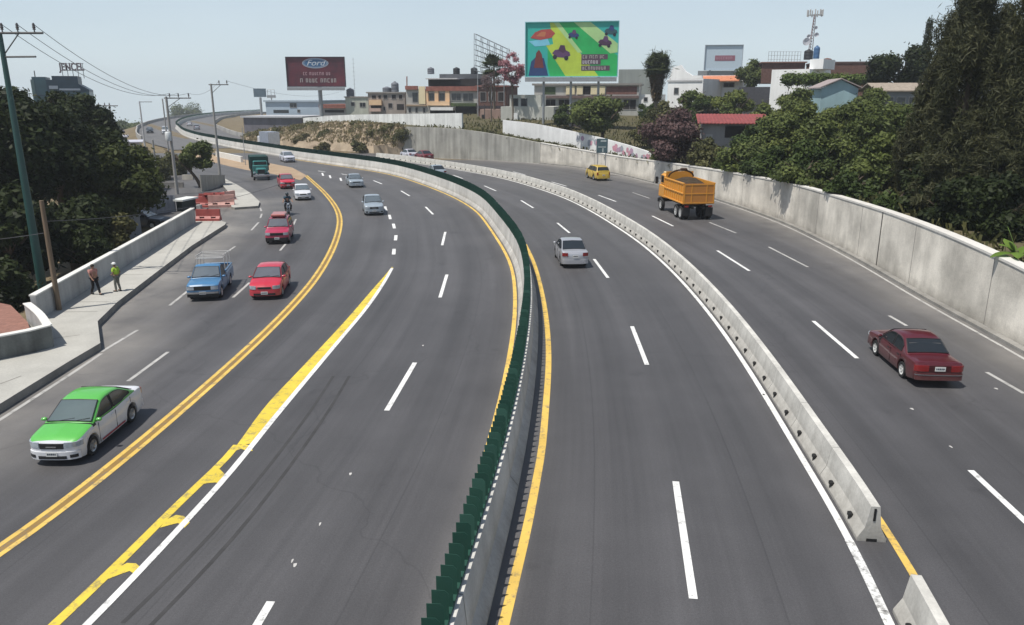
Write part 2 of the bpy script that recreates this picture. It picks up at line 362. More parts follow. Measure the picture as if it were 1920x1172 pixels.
# ================================================================ asphalt
def asphalt(name, base):
    m = bpy.data.materials.new(name); nt, N, L, b = nodes_of(m)
    def at(n):
        a = N.new('ShaderNodeAttribute'); a.attribute_name = n; return a.outputs['Fac']
    def math_(op, a, b_=None, c=None):
        q = N.new('ShaderNodeMath'); q.operation = op
        for i, v in enumerate((a, b_, c)):
            if v is None: continue
            if isinstance(v, (int, float)): q.inputs[i].default_value = v
            else: L.new(v, q.inputs[i])
        return q.outputs[0]
    def noise(vec, sc, det=5, rg=.6):
        q = N.new('ShaderNodeTexNoise'); q.inputs['Scale'].default_value = sc; q.inputs['Detail'].default_value = det; q.inputs['Roughness'].default_value = rg
        L.new(vec, q.inputs['Vector']); return q.outputs['Fac']
    def mr(v, a, b_, c, d):
        q = N.new('ShaderNodeMapRange'); L.new(v, q.inputs['Value'])
        for k, x in zip(('From Min', 'From Max', 'To Min', 'To Max'), (a, b_, c, d)): q.inputs[k].default_value = x
        return q.outputs['Result']
    tc = N.new('ShaderNodeTexCoord'); ob = tc.outputs['Object']
    lat, alo, dust = at('lat'), at('along'), at('dust')
    cv = N.new('ShaderNodeCombineXYZ'); L.new(math_('MULTIPLY', lat, 1.3), cv.inputs['X']); L.new(math_('MULTIPLY', alo, .028), cv.inputs['Y'])
    streak = mr(noise(cv.outputs[0], 1.0, 6, .62), .34, .68, .84, 1.12)
    cv2 = N.new('ShaderNodeCombineXYZ'); L.new(math_('MULTIPLY', lat, 6.0), cv2.inputs['X']); L.new(math_('MULTIPLY', alo, .06), cv2.inputs['Y'])
    fine_s = mr(noise(cv2.outputs[0], 1.0, 3), .3, .7, .95, 1.05)
    # wheel tracks: two per 3.6 m lane, measured from the median
    w = math_('SINE', math_('MULTIPLY', math_('ABSOLUTE', lat), 2 * math.pi / 1.8))
    track = mr(w, -1, 1, .92, 1.05)
    oil = mr(math_('COSINE', math_('MULTIPLY', math_('SUBTRACT', math_('ABSOLUTE', lat), .8), 2 * math.pi / 3.7)), -1, -.1, .90, 1)
    fr_l = math_('FRACT', math_('DIVIDE', math_('ADD', math_('ABSOLUTE', lat), 2.9), 3.7)); seam = mr(math_('ABSOLUTE', math_('SUBTRACT', fr_l, .42)), .002, .007, .80, 1)
    blot = mr(noise(ob, .09, 6), .35, .66, .84, 1.13)
    pat = mr(noise(ob, .8, 4), .3, .7, .95, 1.05)
    grain = mr(noise(ob, 18, 3, .75), .28, .72, .86, 1.16)
    v = math_('MULTIPLY', math_('MULTIPLY', streak, track), math_('MULTIPLY', blot, grain)); v = math_('MULTIPLY', math_('MULTIPLY', v, pat), math_('MULTIPLY', math_('MULTIPLY', fine_s, seam), oil))
    agg = mr(noise(ob, 38, 3, .8), .25, .75, .70, 1.32); v = math_('MULTIPLY', v, agg)
    spot = mr(noise(ob, .55, 3, .5), .66, .74, 1, .80); v = math_('MULTIPLY', v, spot)
    mx = N.new('ShaderNodeMix'); mx.data_type = 'RGBA'; mx.blend_type = 'MULTIPLY'; mx.inputs['Factor'].default_value = 1
    mx.inputs[6].default_value = lin(base); L.new(v, mx.inputs[7])
    dn = math_('MULTIPLY', dust, mr(noise(ob, .35, 6), .3, .7, .35, 1.25)); dn = math_('MINIMUM', dn, 1.0)
    m2 = N.new('ShaderNodeMix'); m2.data_type = 'RGBA'; L.new(dn, m2.inputs['Factor']); L.new(mx.outputs[2], m2.inputs[6]); m2.inputs[7].default_value = (.30, .28, .25, 1)
    # sealed cracks
    vo = N.new('ShaderNodeTexVoronoi'); vo.feature = 'DISTANCE_TO_EDGE'; vo.inputs['Scale'].default_value = .06
    wv = N.new('ShaderNodeVectorMath'); wv.operation = 'ADD'; nz = N.new('ShaderNodeTexNoise'); nz.inputs['Scale'].default_value = .5
    sc = N.new('ShaderNodeVectorMath'); sc.operation = 'SCALE'; sc.inputs['Scale'].default_value = 3.0
    L.new(ob, nz.inputs['Vector']); L.new(nz.outputs['Color'], sc.inputs[0]); L.new(ob, wv.inputs[0]); L.new(sc.outputs[0], wv.inputs[1]); L.new(wv.outputs[0], vo.inputs['Vector'])
    ck = mr(vo.outputs['Distance'], 0, .0035, .82, 1)
    m3 = N.new('ShaderNodeMix'); m3.data_type = 'RGBA'; m3.blend_type = 'MULTIPLY'; m3.inputs['Factor'].default_value = 1
    L.new(m2.outputs[2], m3.inputs[6]); L.new(ck, m3.inputs[7]); L.new(m3.outputs[2], b.inputs['Base Color'])
    b.inputs['Roughness'].default_value = .62; b.inputs['Specular IOR Level'].default_value = .5
    bp = N.new('ShaderNodeBump'); bp.inputs['Strength'].default_value = .35; bp.inputs['Distance'].default_value = .01
    g2 = N.new('ShaderNodeTexNoise'); g2.inputs['Scale'].default_value = 60; L.new(ob, g2.inputs['Vector']); L.new(g2.outputs['Fac'], bp.inputs['Height']); L.new(bp.outputs['Normal'], b.inputs['Normal'])
    return m
M_asphalt = asphalt('asphalt', (.072, .070, .073))
KERB = gcurve([(-420, 1010), (-200, 893), (0, 776), (60, 737), (130, 694), (188, 657)], 0, 1.0, 1) + gcurve([(184, 620), (184, 606), (220, 578), (300, 517), (360, 472), (420, 430)], 0, 1.0, 1)
KERB = ext(KERB)
def along_med(X, Y):
    A = np.array([(p.x, p.y) for p in MED[::3]]); d = (X.ravel()[:, None] - A[None, :, 0]) ** 2 + (Y.ravel()[:, None] - A[None, :, 1]) ** 2
    k = d.argmin(1); a = np.array([i * 3.0 for i in range(len(A))])
    T = np.gradient(A, axis=0); T /= np.linalg.norm(T, axis=1)[:, None] + 1e-9
    return (a[k] + (X.ravel() - A[k, 0]) * T[k, 0] + (Y.ravel() - A[k, 1]) * T[k, 1]).reshape(X.shape)
rows = np.arange(-22, 137, 1.0)
def interp_x(l, y):
    q = sorted([(p.y, p.x) for p in l]); return float(np.interp(y, [a for a, b in q], [b for a, b in q]))
xr = np.array([interp_x(WALL, y) + .15 if y < 122 else interp_x([Vector(e) for e in EMB0], y) for y in rows])
xl = np.array([interp_x(KERB, y) - 1.2 if y < 55 else interp_x([KERB[-1] + Vector((-1.2, 0, 0)), Vector((-34, 66, 0)), Vector((-44, 80, 0)), Vector((-64, 110, 0)), Vector((-75, 137, 0))], y) for y in rows])
nc = 96
U = np.linspace(0, 1, nc)[None, :]
RX = xl[:, None] * (1 - U) + xr[:, None] * U; RY = np.repeat(rows[:, None], nc, 1)
lat = dist_to(MED[::2], RX, RY); alo = along_med(RX, RY)
dk = np.abs(dist_to(KERB, RX, RY)); dw = np.abs(dist_to(WALL, RX, RY))
dust = np.clip(1 - dk / 4.2, 0, 1) ** 1.3 * .62 + np.clip(1 - dw / 3.6, 0, 1) ** 1.2 * .5 + np.clip(1 - np.abs(lat) / 1.1, 0, 1) * .3
isl = dist_to([G(380, 425), G(440, 395), G(480, 380)], RX, RY); dust += np.clip(1 - np.abs(isl) / 5, 0, 1) * .45
dust = np.clip(dust + np.clip((RY - 30) / 70, 0, 1) * .14, 0, 1)  # added term only lightens the asphalt with distance from the camera
nr = len(rows)
rv = np.stack([RX, RY, np.zeros_like(RX)], -1).reshape(-1, 3).tolist()
rf = [(j * nc + i, j * nc + i + 1, (j + 1) * nc + i + 1, (j + 1) * nc + i) for j in range(nr - 1) for i in range(nc - 1)]
def road_attrs(me, la, al, du):
    for n_, a in (('lat', la), ('along', al), ('dust', du)):
        q = me.attributes.new(n_, 'FLOAT', 'POINT'); q.data.foreach_set('value', np.asarray(a, dtype=np.float32).ravel())
me = bpy.data.meshes.new('road'); me.from_pydata(rv, [], rf); road_attrs(me, lat, alo, dust); me.update()
road = finish('road', me, M_asphalt); tag(road, kind='structure')
# viaduct deck beyond, on the same curve
VM = [p for p in MED if p.y > 128]
VL = [p for p in MED if p.y > 150]
dl = offset(VL, -10.6); dr = offset(VL, 11.2)
vv = []; vl = []; va = []; vd = []
for i, p in enumerate(VL):
    for k in range(7):
        t = k / 6; q = dl[i].lerp(dr[i], t); vv.append((q.x, q.y, -.006)); vl.append(-10.6 + 21.8 * t); va.append(150 + i); vd.append(.25)
vf = [(i * 7 + k, i * 7 + k + 1, i * 7 + 8 + k, i * 7 + 7 + k) for i in range(len(VL) - 1) for k in range(6)]
me = bpy.data.meshes.new('viaduct_road'); me.from_pydata(vv, [], vf); road_attrs(me, vl, va, vd); me.update()
vroad = finish('viaduct_road', me, M_asphalt); tag(vroad, kind='structure')
# ================================================================ painted markings (children of the road)
def worn(name, col, wear=.5, sc=2.2):
    m = bpy.data.materials.new(name); nt, N, L, b = nodes_of(m)
    tc = N.new('ShaderNodeTexCoord'); n = N.new('ShaderNodeTexNoise'); n.inputs['Scale'].default_value = sc; n.inputs['Detail'].default_value = 8; n.inputs['Roughness'].default_value = .75
    L.new(tc.outputs['Object'], n.inputs['Vector'])
    r = N.new('ShaderNodeValToRGB'); r.color_ramp.elements[0].position = wear - .12; r.color_ramp.elements[1].position = wear + .06
    r.color_ramp.elements[0].color = (.13, .125, .12, 1); r.color_ramp.elements[1].color = lin(col)
    L.new(n.outputs['Fac'], r.inputs['Fac'])
    n2 = N.new('ShaderNodeTexNoise'); n2.inputs['Scale'].default_value = .6; n2.inputs['Detail'].default_value = 4; L.new(tc.outputs['Object'], n2.inputs['Vector'])
    mr = N.new('ShaderNodeMapRange'); mr.inputs['From Min'].default_value = .3; mr.inputs['From Max'].default_value = .7; mr.inputs['To Min'].default_value = .82; mr.inputs['To Max'].default_value = 1.08; L.new(n2.outputs['Fac'], mr.inputs['Value'])
    mx = N.new('ShaderNodeMix'); mx.data_type = 'RGBA'; mx.blend_type = 'MULTIPLY'; mx.inputs['Factor'].default_value = 1; L.new(r.outputs['Color'], mx.inputs[6]); L.new(mr.outputs[0], mx.inputs[7])
    L.new(mx.outputs[2], b.inputs['Base Color']); b.inputs['Roughness'].default_value = .7
    return m
M_wl = worn('white_road_paint', (.72, .72, .70), .40, 3.5)
M_wl2 = worn('scraped_white_road_paint', (.72, .72, .70), .47, 5)
M_wl3 = worn('faded_white_road_paint', (.42, .41, .39), .42)
M_yl = worn('amber_road_paint', (.68, .455, .10), .42, 3)
M_yl2 = worn('lemon_road_paint', (.70, .53, .055), .43, 3)
M_yo = worn('old_amber_road_paint', (.27, .165, .045), .44)
ZM = .006
def marking(name, vfs, m, z=ZM):
    v = []; f = []
    for a, b in vfs:
        k = len(v); v += [Vector((p.x, p.y, z)) for p in a]; f += [tuple(i + k for i in q) for q in b]
    o = sheet(name, v, f, m, road); tag(o, kind='structure'); return o
def dash(a, b, w=.15):
    A, B = G(*a), G(*b); d = (B - A).normalized(); n = Vector((d.y, -d.x, 0)) * w / 2
    return ([A - n, A + n, B + n, B - n], [(0, 1, 2, 3)])
dl_main = [((725, 770), (778, 680)), ((825, 558), (838, 515)), ((829, 460), (835, 435)), ((812, 402), (798, 388)), ((768, 367.5), (752, 358)), ((716, 345), (700, 338.5)), ((655, 329), (640, 326)), ((412, 1290), (508, 1128)), ((610, 322.5), (596, 320.5))]
dr_main = [((1300, 1123), (1267, 903)), ((1213, 684), (1185, 612)), ((1140, 521), (1114, 486)), ((1068, 437), (1045, 418)), ((1000, 390), (977, 376)), ((930, 358), (908, 348.5)), ((868, 335), (850, 328.5)), ((1400, 1800), (1350, 1420))]
dr_far = [((1607, 672), (1525, 602)), ((1405, 508), (1345, 470)), ((1262, 424), (1223, 405)), ((1155, 378), (1122, 366)), ((1062, 349), (1034, 341)), ((985, 328), (962, 322)), ((2010, 1060), (1820, 882))]
dr_out = [((1515, 501), (1441, 463)), ((1380, 437), (1330, 417)), ((1218, 372), (1186, 361)), ((1700, 611), (1667, 592)), ((1920, 738), (1850, 698))]
for d in dl_main + dr_main: marking('lane_dash', [dash(*d, w=.17)], M_wl)
for d in dr_far: marking('lane_dash', [dash(*d, w=.17)], M_wl)
for d in dr_out: marking('lane_dash', [dash(*d, w=.15)], M_wl3)
fr = [((240, 715), (315, 660)), ((437, 558), (468, 530)), ((525, 470), (536, 457)), ((550, 422), (555, 411)), ((190, 660), (258, 619)), ((318, 573), (353, 545)), ((424, 474), (441, 462)), ((471, 432), (485, 417)), ((488, 409), (491, 401)), ((490, 396), (488, 390))]
for d in fr: marking('lane_dash', [dash(*d, w=.14)], M_wl3)
for x, y in [(724, 391), (732, 407), (739.5, 424), (741.5, 446), (738, 472), (712, 376), (640, 336.5), (620, 331.5), (606, 327)]:
    p = G(x, y); t = G(x + (.5 if y < 440 else -.8), y - 3) if False else None
    marking('lane_dash', [dash((x, y + (y - 180) * .018), (x - (2 if y < 440 else -1), y - (y - 180) * .018), w=.22)], M_wl)
# edge lines
yr = gcurve([(872, 1420), (946, 1172), (958, 1114), (975, 1047), (991, 980), (1003, 914), (1016, 847), (1022, 780), (1028, 700), (1028, 640), (1022, 580), (1012, 530), (1000, 490), (985, 458)], 0, 1.0, 1); yr = ext(yr)
marking('edge_line', [strip_vf(yr, .21, 0)], M_yl)
yl_ = offset([p for p in MED if -16 < p.y < 126], -.61)
marking('edge_line', [strip_vf(yl_, .18, 0)], M_yl)
wlr = offset(BARL, -.16); marking('edge_line', [strip_vf([p for p in wlr if p.y > 14.4], .17, 0)], M_wl)
marking('edge_line', [strip_vf([p for p in wlr if p.y < 15.2], .19, .0)], M_wl2)
yb = offset(BARL, .80); marking('edge_line', [strip_vf(yb, .17, 0)], M_yl)
wlw = offset(WALL, -.62); marking('edge_line', [strip_vf(wlw, .14, 0)], M_wl3)
wk = [p + Vector((.0, 0, 0)) for p in gcurve([(-420, 1030), (-200, 910), (0, 788), (60, 748), (130, 704), (190, 663)], 0, 1.0, 2)]; wk = ext(wk)
marking('edge_line', [strip_vf(wk, .14, 0)], M_wl3)
# double amber line of the frontage road
dbl = gcurve([(-420, 1290), (-200, 1162), (0, 1037), (60, 993), (130, 938), (200, 884), (250, 843), (300, 801), (350, 758), (400, 714), (450, 669), (500, 622), (550, 571), (590, 524), (618, 478), (633, 440), (637, 410), (628, 386), (609, 362), (590, 344), (573, 329)], 0, 1.0, 5); dbl = ext(dbl)
for s in (-.155, .155): marking('centre_line', [strip_vf(offset(dbl, s), .14, 0)], M_yl)
marking('centre_line', [strip_vf(dbl, .165, 0)], M_yo, .004)
# gore: lemon wedge, its left line, rungs, and the white right line
gl = gcurve([(735, 500), (718, 521), (700, 541), (650, 599), (600, 653), (550, 706), (500, 758), (460, 812), (445, 838), (400, 884), (350, 929), (300, 979), (250, 1030), (200, 1079), (150, 1126), (105, 1170), (-40, 1300)], 0, .8, 2)
gr = gcurve([(737, 503), (722, 530), (690, 577), (640, 637), (590, 697), (540, 757), (500, 806), (470, 844), (420, 905), (350, 981), (300, 1036), (250, 1089), (170, 1172), (40, 1300)], 0, .8, 2)
gl = gl[::-1]; gr = gr[::-1]; gl = ext(gl)[::-1]; gr = ext(gr)[::-1]
def cut(l, y0, y1): return [p for p in l if y0 <= p.y <= y1]
yg = G(466, 845).y
A = resample(cut(gl, yg, 99), .8); B = resample(offset(cut(gr, yg, 99), -.02), .8); B = [B[round(i * (len(B) - 1) / (len(A) - 1))] for i in range(len(A))]
marking('gore_fill', [ribbon(A, B)], M_yl2, .006)
marking('gore_line', [strip_vf(cut(gl, -20, yg + .4), .22, 0)], M_yl2, .007)
marking('gore_line', [strip_vf(offset(gr, .06), .17, 0)], M_wl, .009)
def rung(pix): v = [G(x, y) for x, y in pix]; return (v, [tuple(range(len(v)))])
M_ye = M_yl2
for rp in ([(400, 884), (412, 880), (425, 893), (418, 909), (404, 905), (392, 906), (380, 908)],
           [(312, 975), (330, 966), (345, 968), (356, 980), (346, 990), (334, 981), (318, 985), (300, 990)],
           [(215, 1068), (238, 1056), (255, 1057), (270, 1070), (258, 1080), (243, 1071), (226, 1077), (203, 1086)],
           [(455, 832), (470, 836), (474, 846), (466, 846), (452, 842), (440, 846)]):
    marking('gore_rung', [rung(rp)], M_ye, .008)
M_scuff = mat('pale_scuff', (.45, .44, .42), scale=4, var=.2)
for x, y, w in [(657, 889, 7), (793, 648, 5), (600, 983, 5), (553, 1060, 9), (1710, 767, 8), (1868, 729, 8), (1432, 740, 6), (1783, 838, 6), (548, 1052, 5)]:
    a = G(x - w / 2, y); b = G(x + w / 2, y); n = 7
    pts = [a.lerp(b, .5) + Vector(((a - b).length / 2 * math.cos(t) * (0.7 + .3 * math.sin(3 * t)), .10 * math.sin(t) * (1 + .3 * math.cos(2 * t)), 0)) for t in [2 * math.pi * k / n for k in range(n)]]
    marking('paint_scuff', [(pts, [tuple(range(n))])], M_scuff)
M_tyre_mark = mat('tyre_rubber_mark', (.045, .044, .045), rough=.8, var=.25, scale=1.5)
tm = gcurve([(255, 1172), (330, 1098), (420, 1003), (520, 880), (600, 770), (640, 705)], 0, 1, 2)
for s in (-.28, .28): marking('tyre_mark', [strip_vf(offset(tm, s), .1, 0)], M_tyre_mark, .003)
# ochre soil wedge between the carriageways, far left
M_ochre = mat('ochre_soil', (.30, .215, .145), rough=.95, scale=.5, col2=(.40, .305, .21), bump=.4, bscale=4, spec=.1)
soil = sheet('soil_strip', [Vector((p.x, p.y, .012)) for p in [G(575, 329), G(548, 314.5), G(505, 306), G(470, 301), G(440, 297), G(400, 290), G(340, 282), G(340, 296), G(395, 303), G(430, 312), G(463, 319), G(510, 326), G(545, 334), G(563, 338)]], [tuple(range(14))], M_ochre)
tag(soil, kind='structure')
# ================================================================ pavements (raised 0.28 m)
M_pave = concrete('pavement_concrete', (.42, .41, .375), stain=.13, streak=.05, scale=.4)
M_kerbc = concrete('kerb_concrete', (.27, .26, .24), stain=.2, streak=.15, scale=.8)
PZ = .28
def raised(name, pts, z, m_top, m_side, base=-.25):
    mb = MB(); n = len(pts)
    mb.add([Vector((p.x, p.y, z)) for p in pts], [tuple(range(n))], 0)
    mb.add([Vector((p.x, p.y, base)) for p in pts] + [Vector((p.x, p.y, z)) for p in pts], [(i, (i + 1) % n, n + (i + 1) % n, n + i) for i in range(n)], 1)
    o = mb.build(name, [m_top, m_side]); tag(o, kind='structure'); return o
k1 = [G(x, y, PZ) for x, y in [(-1400, 1530), (-330, 940), (-200, 872), (0, 757), (60, 720), (130, 677), (188, 643), (183, 602), (220, 566), (300, 505), (360, 460), (422, 421)]]
k2 = [G(x, y, PZ) for x, y in [(424, 417), (405, 411), (372, 411), (300, 455), (230, 500), (130, 563), (70, 598), (20, 640), (-250, 760), (-1500, 1330)]]
pav = raised('pavement', k1 + k2, PZ, M_pave, M_kerbc)
# thin joints sawn across the slabs
M_joint = mat('joint_dirt', (.20, .19, .17), var=.1)
for a, b in [((118, 585), (183, 584)), ((150, 566), (205, 566)), ((230, 515), (268, 515)), ((330, 452), (352, 452)), ((0, 720), (40, 705)), ((60, 640), (150, 628))]:
    A, B = G(*a, PZ), G(*b, PZ); d = (B - A).normalized(); n = Vector((d.y, -d.x, 0)) * .025
    o = sheet('slab_joint', [Vector((q.x, q.y, PZ + .004)) for q in (A - n, A + n, B + n, B - n)], [(0, 1, 2, 3)], M_joint, pav); tag(o, kind='structure')
isl_pts = [G(x, y, .2) for x, y in [(420, 334), (446, 347), (470, 362), (487, 378), (484, 386), (440, 389), (434, 388), (428, 360), (416, 345)]]
raised('traffic_island', isl_pts, .2, M_pave, M_kerbc)
# ================================================================ walls beside the pavement
M_par = concrete('parapet_concrete', (.42, .42, .41), stain=.15, streak=.2, scale=.5)
M_lime = mat('whitewashed_edge', (.66, .65, .61), var=.1, scale=2)
def wall_run(name, l, h, t, m, cap=None, capm=None, base=-.3, side=-1):
    """wall of thickness t standing to one side of line l; h may be a list"""
    hh = h if isinstance(h, list) else [h] * len(l); n = normals(l); mb = MB(); v = []; f = []
    for i, p in enumerate(l):
        o = n[i] * t * side
        for q in (Vector((p.x, p.y, base)), Vector((p.x, p.y, hh[i])), Vector((p.x, p.y, hh[i])) + o, Vector((p.x, p.y, base)) + o): v.append(q)
    for i in range(len(l) - 1):
        for j in range(4): f.append((4 * i + j, 4 * i + (j + 1) % 4, 4 * i + 4 + (j + 1) % 4, 4 * i + 4 + j))
    f += [(0, 1, 2, 3), tuple(4 * (len(l) - 1) + j for j in (3, 2, 1, 0))]
    mb.add(v, f); o = mb.build(name, m)
    if cap:
        c = MB(); v = []; f = []
        for i, p in enumerate(l):
            a = Vector((p.x, p.y, hh[i] + .003)) - n[i] * side * .04; b = a + n[i] * side * (t + .08)
            v += [a, a + Vector((0, 0, cap)), b + Vector((0, 0, cap)), b]
        for i in range(len(l) - 1):
            for j in range(4): f.append((4 * i + j, 4 * i + (j + 1) % 4, 4 * i + 4 + (j + 1) % 4, 4 * i + 4 + j))
        f += [(0, 1, 2, 3), tuple(4 * (len(l) - 1) + j for j in (3, 2, 1, 0))]
        c.add(v, f); c.build('coping', capm or m, o)
    return o
par = gcurve([(74, 600), (130, 565), (230, 503), (300, 459), (367, 417)], PZ, 1.0, 0)
o = wall_run('parapet_wall', par, PZ + 1.05, .22, M_par, .06, M_lime)
tag(o, 'long pale grey parapet wall along the back of the left pavement', 'wall')
pl = gcurve([(-700, 850), (-260, 735), (-120, 700), (0, 674), (60, 662), (102, 650)], PZ, .8, 0)
o = wall_run('planter_wall', pl, PZ + .82, .25, concrete('planter_concrete', (.20, .21, .20), stain=.35, streak=.4, scale=.9), .05, M_lime)
tag(o, 'low dark weathered planter wall curving across the near left pavement', 'wall')
pl2 = gcurve([(102, 648), (86, 624), (62, 603)], PZ, .6, 0)
o = wall_run('planter_wall', pl2, PZ + .8, .22, M_par, .05, M_lime)
tag(o, 'short white topped return wall joining the parapet to the planter', 'wall')
M_brick = mat('terracotta_paving', (.25, .125, .095), var=.25, scale=5)
o = sheet('planter_paving', [Vector((q.x, q.y, .5)) for q in [G(-160, 640, .5), G(-40, 560, .5), G(20, 572, .5), G(52, 604, .5), G(60, 630, .5), G(0, 645, .5), G(-80, 665, .5)]], [tuple(range(7))], M_brick); tag(o, kind='structure')
# ================================================================ central median wall and its glare screen
M_med = concrete('median_concrete', (.58, .57, .54), stain=.16, streak=.14, scale=.6, dirt=.6)
mb = MB(); prof = [(-.45, -.05), (-.45, .10), (-.25, .36), (-.17, 1.22), (.17, 1.22), (.25, .36), (.45, .10), (.45, -.05)]
extrude_profile(mb, resample(MED, 1.2), prof, closed=False)
o = mb.build('median_barrier', M_med); tag(o, 'long curved concrete median wall carrying the green glare fins', 'barrier')
nm_ = normals(MED); M_cj = mat('cast_joint', (.16, .16, .15))
for i in range(4, min(130, len(MED) - 2), 6):
    q = MB(); d = Vector((-nm_[i].y, nm_[i].x, 0)) * .012; v = []
    for s_ in (-1, 1): v += [MED[i] + d * s_ + nm_[i] * (a * 1.006 + (.004 if a > 0 else -.004)) + Vector((0, 0, z + .004)) for a, z in prof]
    q.add(v, [(k, k + 1, k + 9, k + 8) for k in range(7)]); q.build('cast_joint', M_cj, o)
M_green = paint('green_fin', (.005, .054, .037), rough=.75, coat=0)
M_green2 = paint('faded_green_fin', (.020, .085, .062), rough=.85, coat=0)
gs = empty('glare_screen', MED[0]); tag(gs, 'dark green serrated glare screen standing on top of the median wall', 'screen')
fl = resample([p for p in MED if p.y < 175], .34); fn = normals(fl)
def to_loc(p): return Vector(p) - Vector(MED[0])
def fin(mb, p, n, h=.62, w=.28):
    jr = random.Random(int(p.x * 977 + p.y * 3571)); n = (Matrix.Rotation(jr.gauss(0, .09), 3, 'Z') @ n); t = Vector((-n.y, n.x, 0)) + Vector((0, 0, jr.gauss(0, .03))); z0 = 1.23; h = h * jr.uniform(.95, 1.03)
    a = [(x - .045, z) for x, z in ((-w / 2, 0), (-w / 2, h), (w / 2 - .06, h), (w / 2, h - .06), (w / 2, 0))]
    for s in (.004,):
        f0 = [p + n * x + t * s + Vector((0, 0, z0 + z)) for x, z in a]; f1 = [q - t * 2 * s for q in f0]; k = len(a)
        mb.add(f0 + f1, [tuple(range(k)), tuple(range(2 * k - 1, k - 1, -1))] + [(i, (i + 1) % k, k + (i + 1) % k, k + i) for i in range(k)])
rail = MB(); extrude_profile(rail, [p - MED[0] for p in resample([p for p in MED if p.y < 175], .92)], [(-.09, 1.225), (-.09, 1.29), (.09, 1.29), (.09, 1.225)], closed=True); rail.build('base_rail', M_green, gs)
proto_mesh = None
start = next(i for i, p in enumerate(fl) if p.y > 12.5)
for i in range(start, start + 100):
    if random.random() < .025: continue
    m1 = MB(); fin(m1, fl[i] - MED[0], fn[i]); m1.build('fin', M_green2 if random.random() < .12 else M_green, gs)
m1 = MB()
for i in list(range(0, start)) + list(range(start + 100, len(fl))): fin(m1, fl[i] - MED[0], fn[i])
far = resample([p for p in MED if p.y >= 175], .9); fnn = normals(far)
for i in range(len(far)): fin(m1, far[i] - MED[0], fnn[i])
o = m1.build('fin', M_green, gs); tag(o, kind='stuff')
# ================================================================ precast barrier row between the right-hand roads
M_jer = concrete('precast_concrete', (.62, .605, .56), stain=.16, streak=.24, scale=.9, dirt=.55)
M_dark = mat('rubber_and_slot_shade', (.012, .012, .012), rough=.8)
JP = [(-.31, 0), (-.31, .08), (-.17, .34), (-.095, .86), (.095, .86), (.17, .34), (.31, .08), (.31, 0)]
cen = offset(BARL, .31)
cen = [p for p in cen]
def seg_line(l, i0, n): return l[i0:i0 + n + 1]
cl = resample(cen, .25)
i_end = min(range(len(cl)), key=lambda i: abs(cl[i].y - 15.15)); i_two = min(range(len(cl)), key=lambda i: abs(cl[i].y - 12.72))
SEG = 12
def jersey(i0, label, group='precast barrier segments between the right hand roads', endface=None):
    l = seg_line(cl, i0, SEG)
    if len(l) < SEG + 1: return
    o = l[0].copy(); t = empty('barrier_segment', o); tag(t, label, 'barrier', group)
    l2 = [p - o for p in l]; d = (l2[1] - l2[0]).normalized(); l2[0] = l2[0] + d * .012; l2[-1] = l2[-1] - d * .012
    m = MB(); extrude_profile(m, l2, JP); m.build('body', M_jer, t)
    n = normals(l2)
    for k in (3, 9):
        p = l2[k] - n[k] * .262; yaw = math.atan2(n[k].y, n[k].x)
        q = MB(); q.bevbox((0, 0, 0), (.10, .15, .11), .02); q.box((-.03, 0, -.09), (.02, .03, .10))
        r = q.build('reflector', M_dark, t); r.location = p + Vector((0, 0, .235)); r.rotation_euler = (0, 0, yaw)
    if endface is not None:
        a = l2[0] if endface == 0 else l2[-1]; s = -1 if endface == 0 else 1; yaw = math.atan2(d.y, d.x)
        q = MB(); q.box(a + d * s * .004 + Vector((0, 0, .66)), (.02, .05, .30), yaw); q.build('key_slot_shade', M_dark, t)  # black boxes paint the shade inside the hollow end slots
        q = MB(); q.box(a + d * s * .004 + Vector((0, 0, .035)), (.02, .22, .07), yaw); q.build('lift_slot_shade', M_dark, t)
i = i_end; first = True
while i + SEG < len(cl):
    jersey(i, 'pale concrete barrier segment whose dark end face is exposed at the gap' if first else 'pale concrete barrier segment in the long curved row between the right hand roads', endface=0 if first else None)
    i += SEG; first = False
jersey(i_two - 2 * SEG, 'pale concrete barrier segment cut by the bottom right image edge')
jersey(i_two - SEG, 'pale concrete barrier segment standing alone on the near side of the gap', endface=1)
# ================================================================ retaining wall on the right
M_rw = concrete('retaining_wall_concrete', (.69, .65, .575), stain=.34, streak=.15, scale=.45, dirt=.5)
M_rw2 = concrete('far_retaining_wall_concrete', (.42, .41, .37), stain=.2, streak=.34, scale=.5)
M_cope = mat('coping_concrete', (.60, .58, .54), var=.12, scale=1.5)
ks = min(range(len(WALL)), key=lambda i: abs(WALL[i].y - 114.5))
kj = min(range(len(WALL)), key=lambda i: (WALL[i] - G(1645, 503)).length)
ww = wall_run('retaining_wall', WALL[:ks + 1], WTOP[:ks + 1], .45, M_rw, .10, M_cope, side=1)
tag(ww, 'tall stained pale concrete retaining wall along the right edge of the road', 'wall')
w2 = wall_run('retaining_wall', [p + Vector((-.06, -.06, 0)) for p in WALL[ks:]], [z + .05 for z in WTOP[ks:]], .45, M_rw2, side=1)
tag(w2, 'darker grey far end of the retaining wall beside the dry embankment', 'wall')
nw = normals(WALL)
for q in list(range(4, ks - 1, 5)):
    p = WALL[q] - nw[q] * .004; yaw = math.atan2(nw[q].y, nw[q].x); wd = .05 if q != kj else .16
    m = MB(); m.box(p + Vector((0, 0, WTOP[q] / 2)), (.012, .025, WTOP[q] - .02), yaw); m.build('panel_joint', mat('wall_joint', (.20, .19, .18)), ww)
m = MB(); m.box(WALL[kj] - nw[kj] * .006 + Vector((0, 0, WTOP[kj] / 2)), (.02, .10, WTOP[kj] - .02), math.atan2(nw[kj].y, nw[kj].x)); m.build('expansion_joint', mat('open_joint', (.06, .055, .05)), ww)
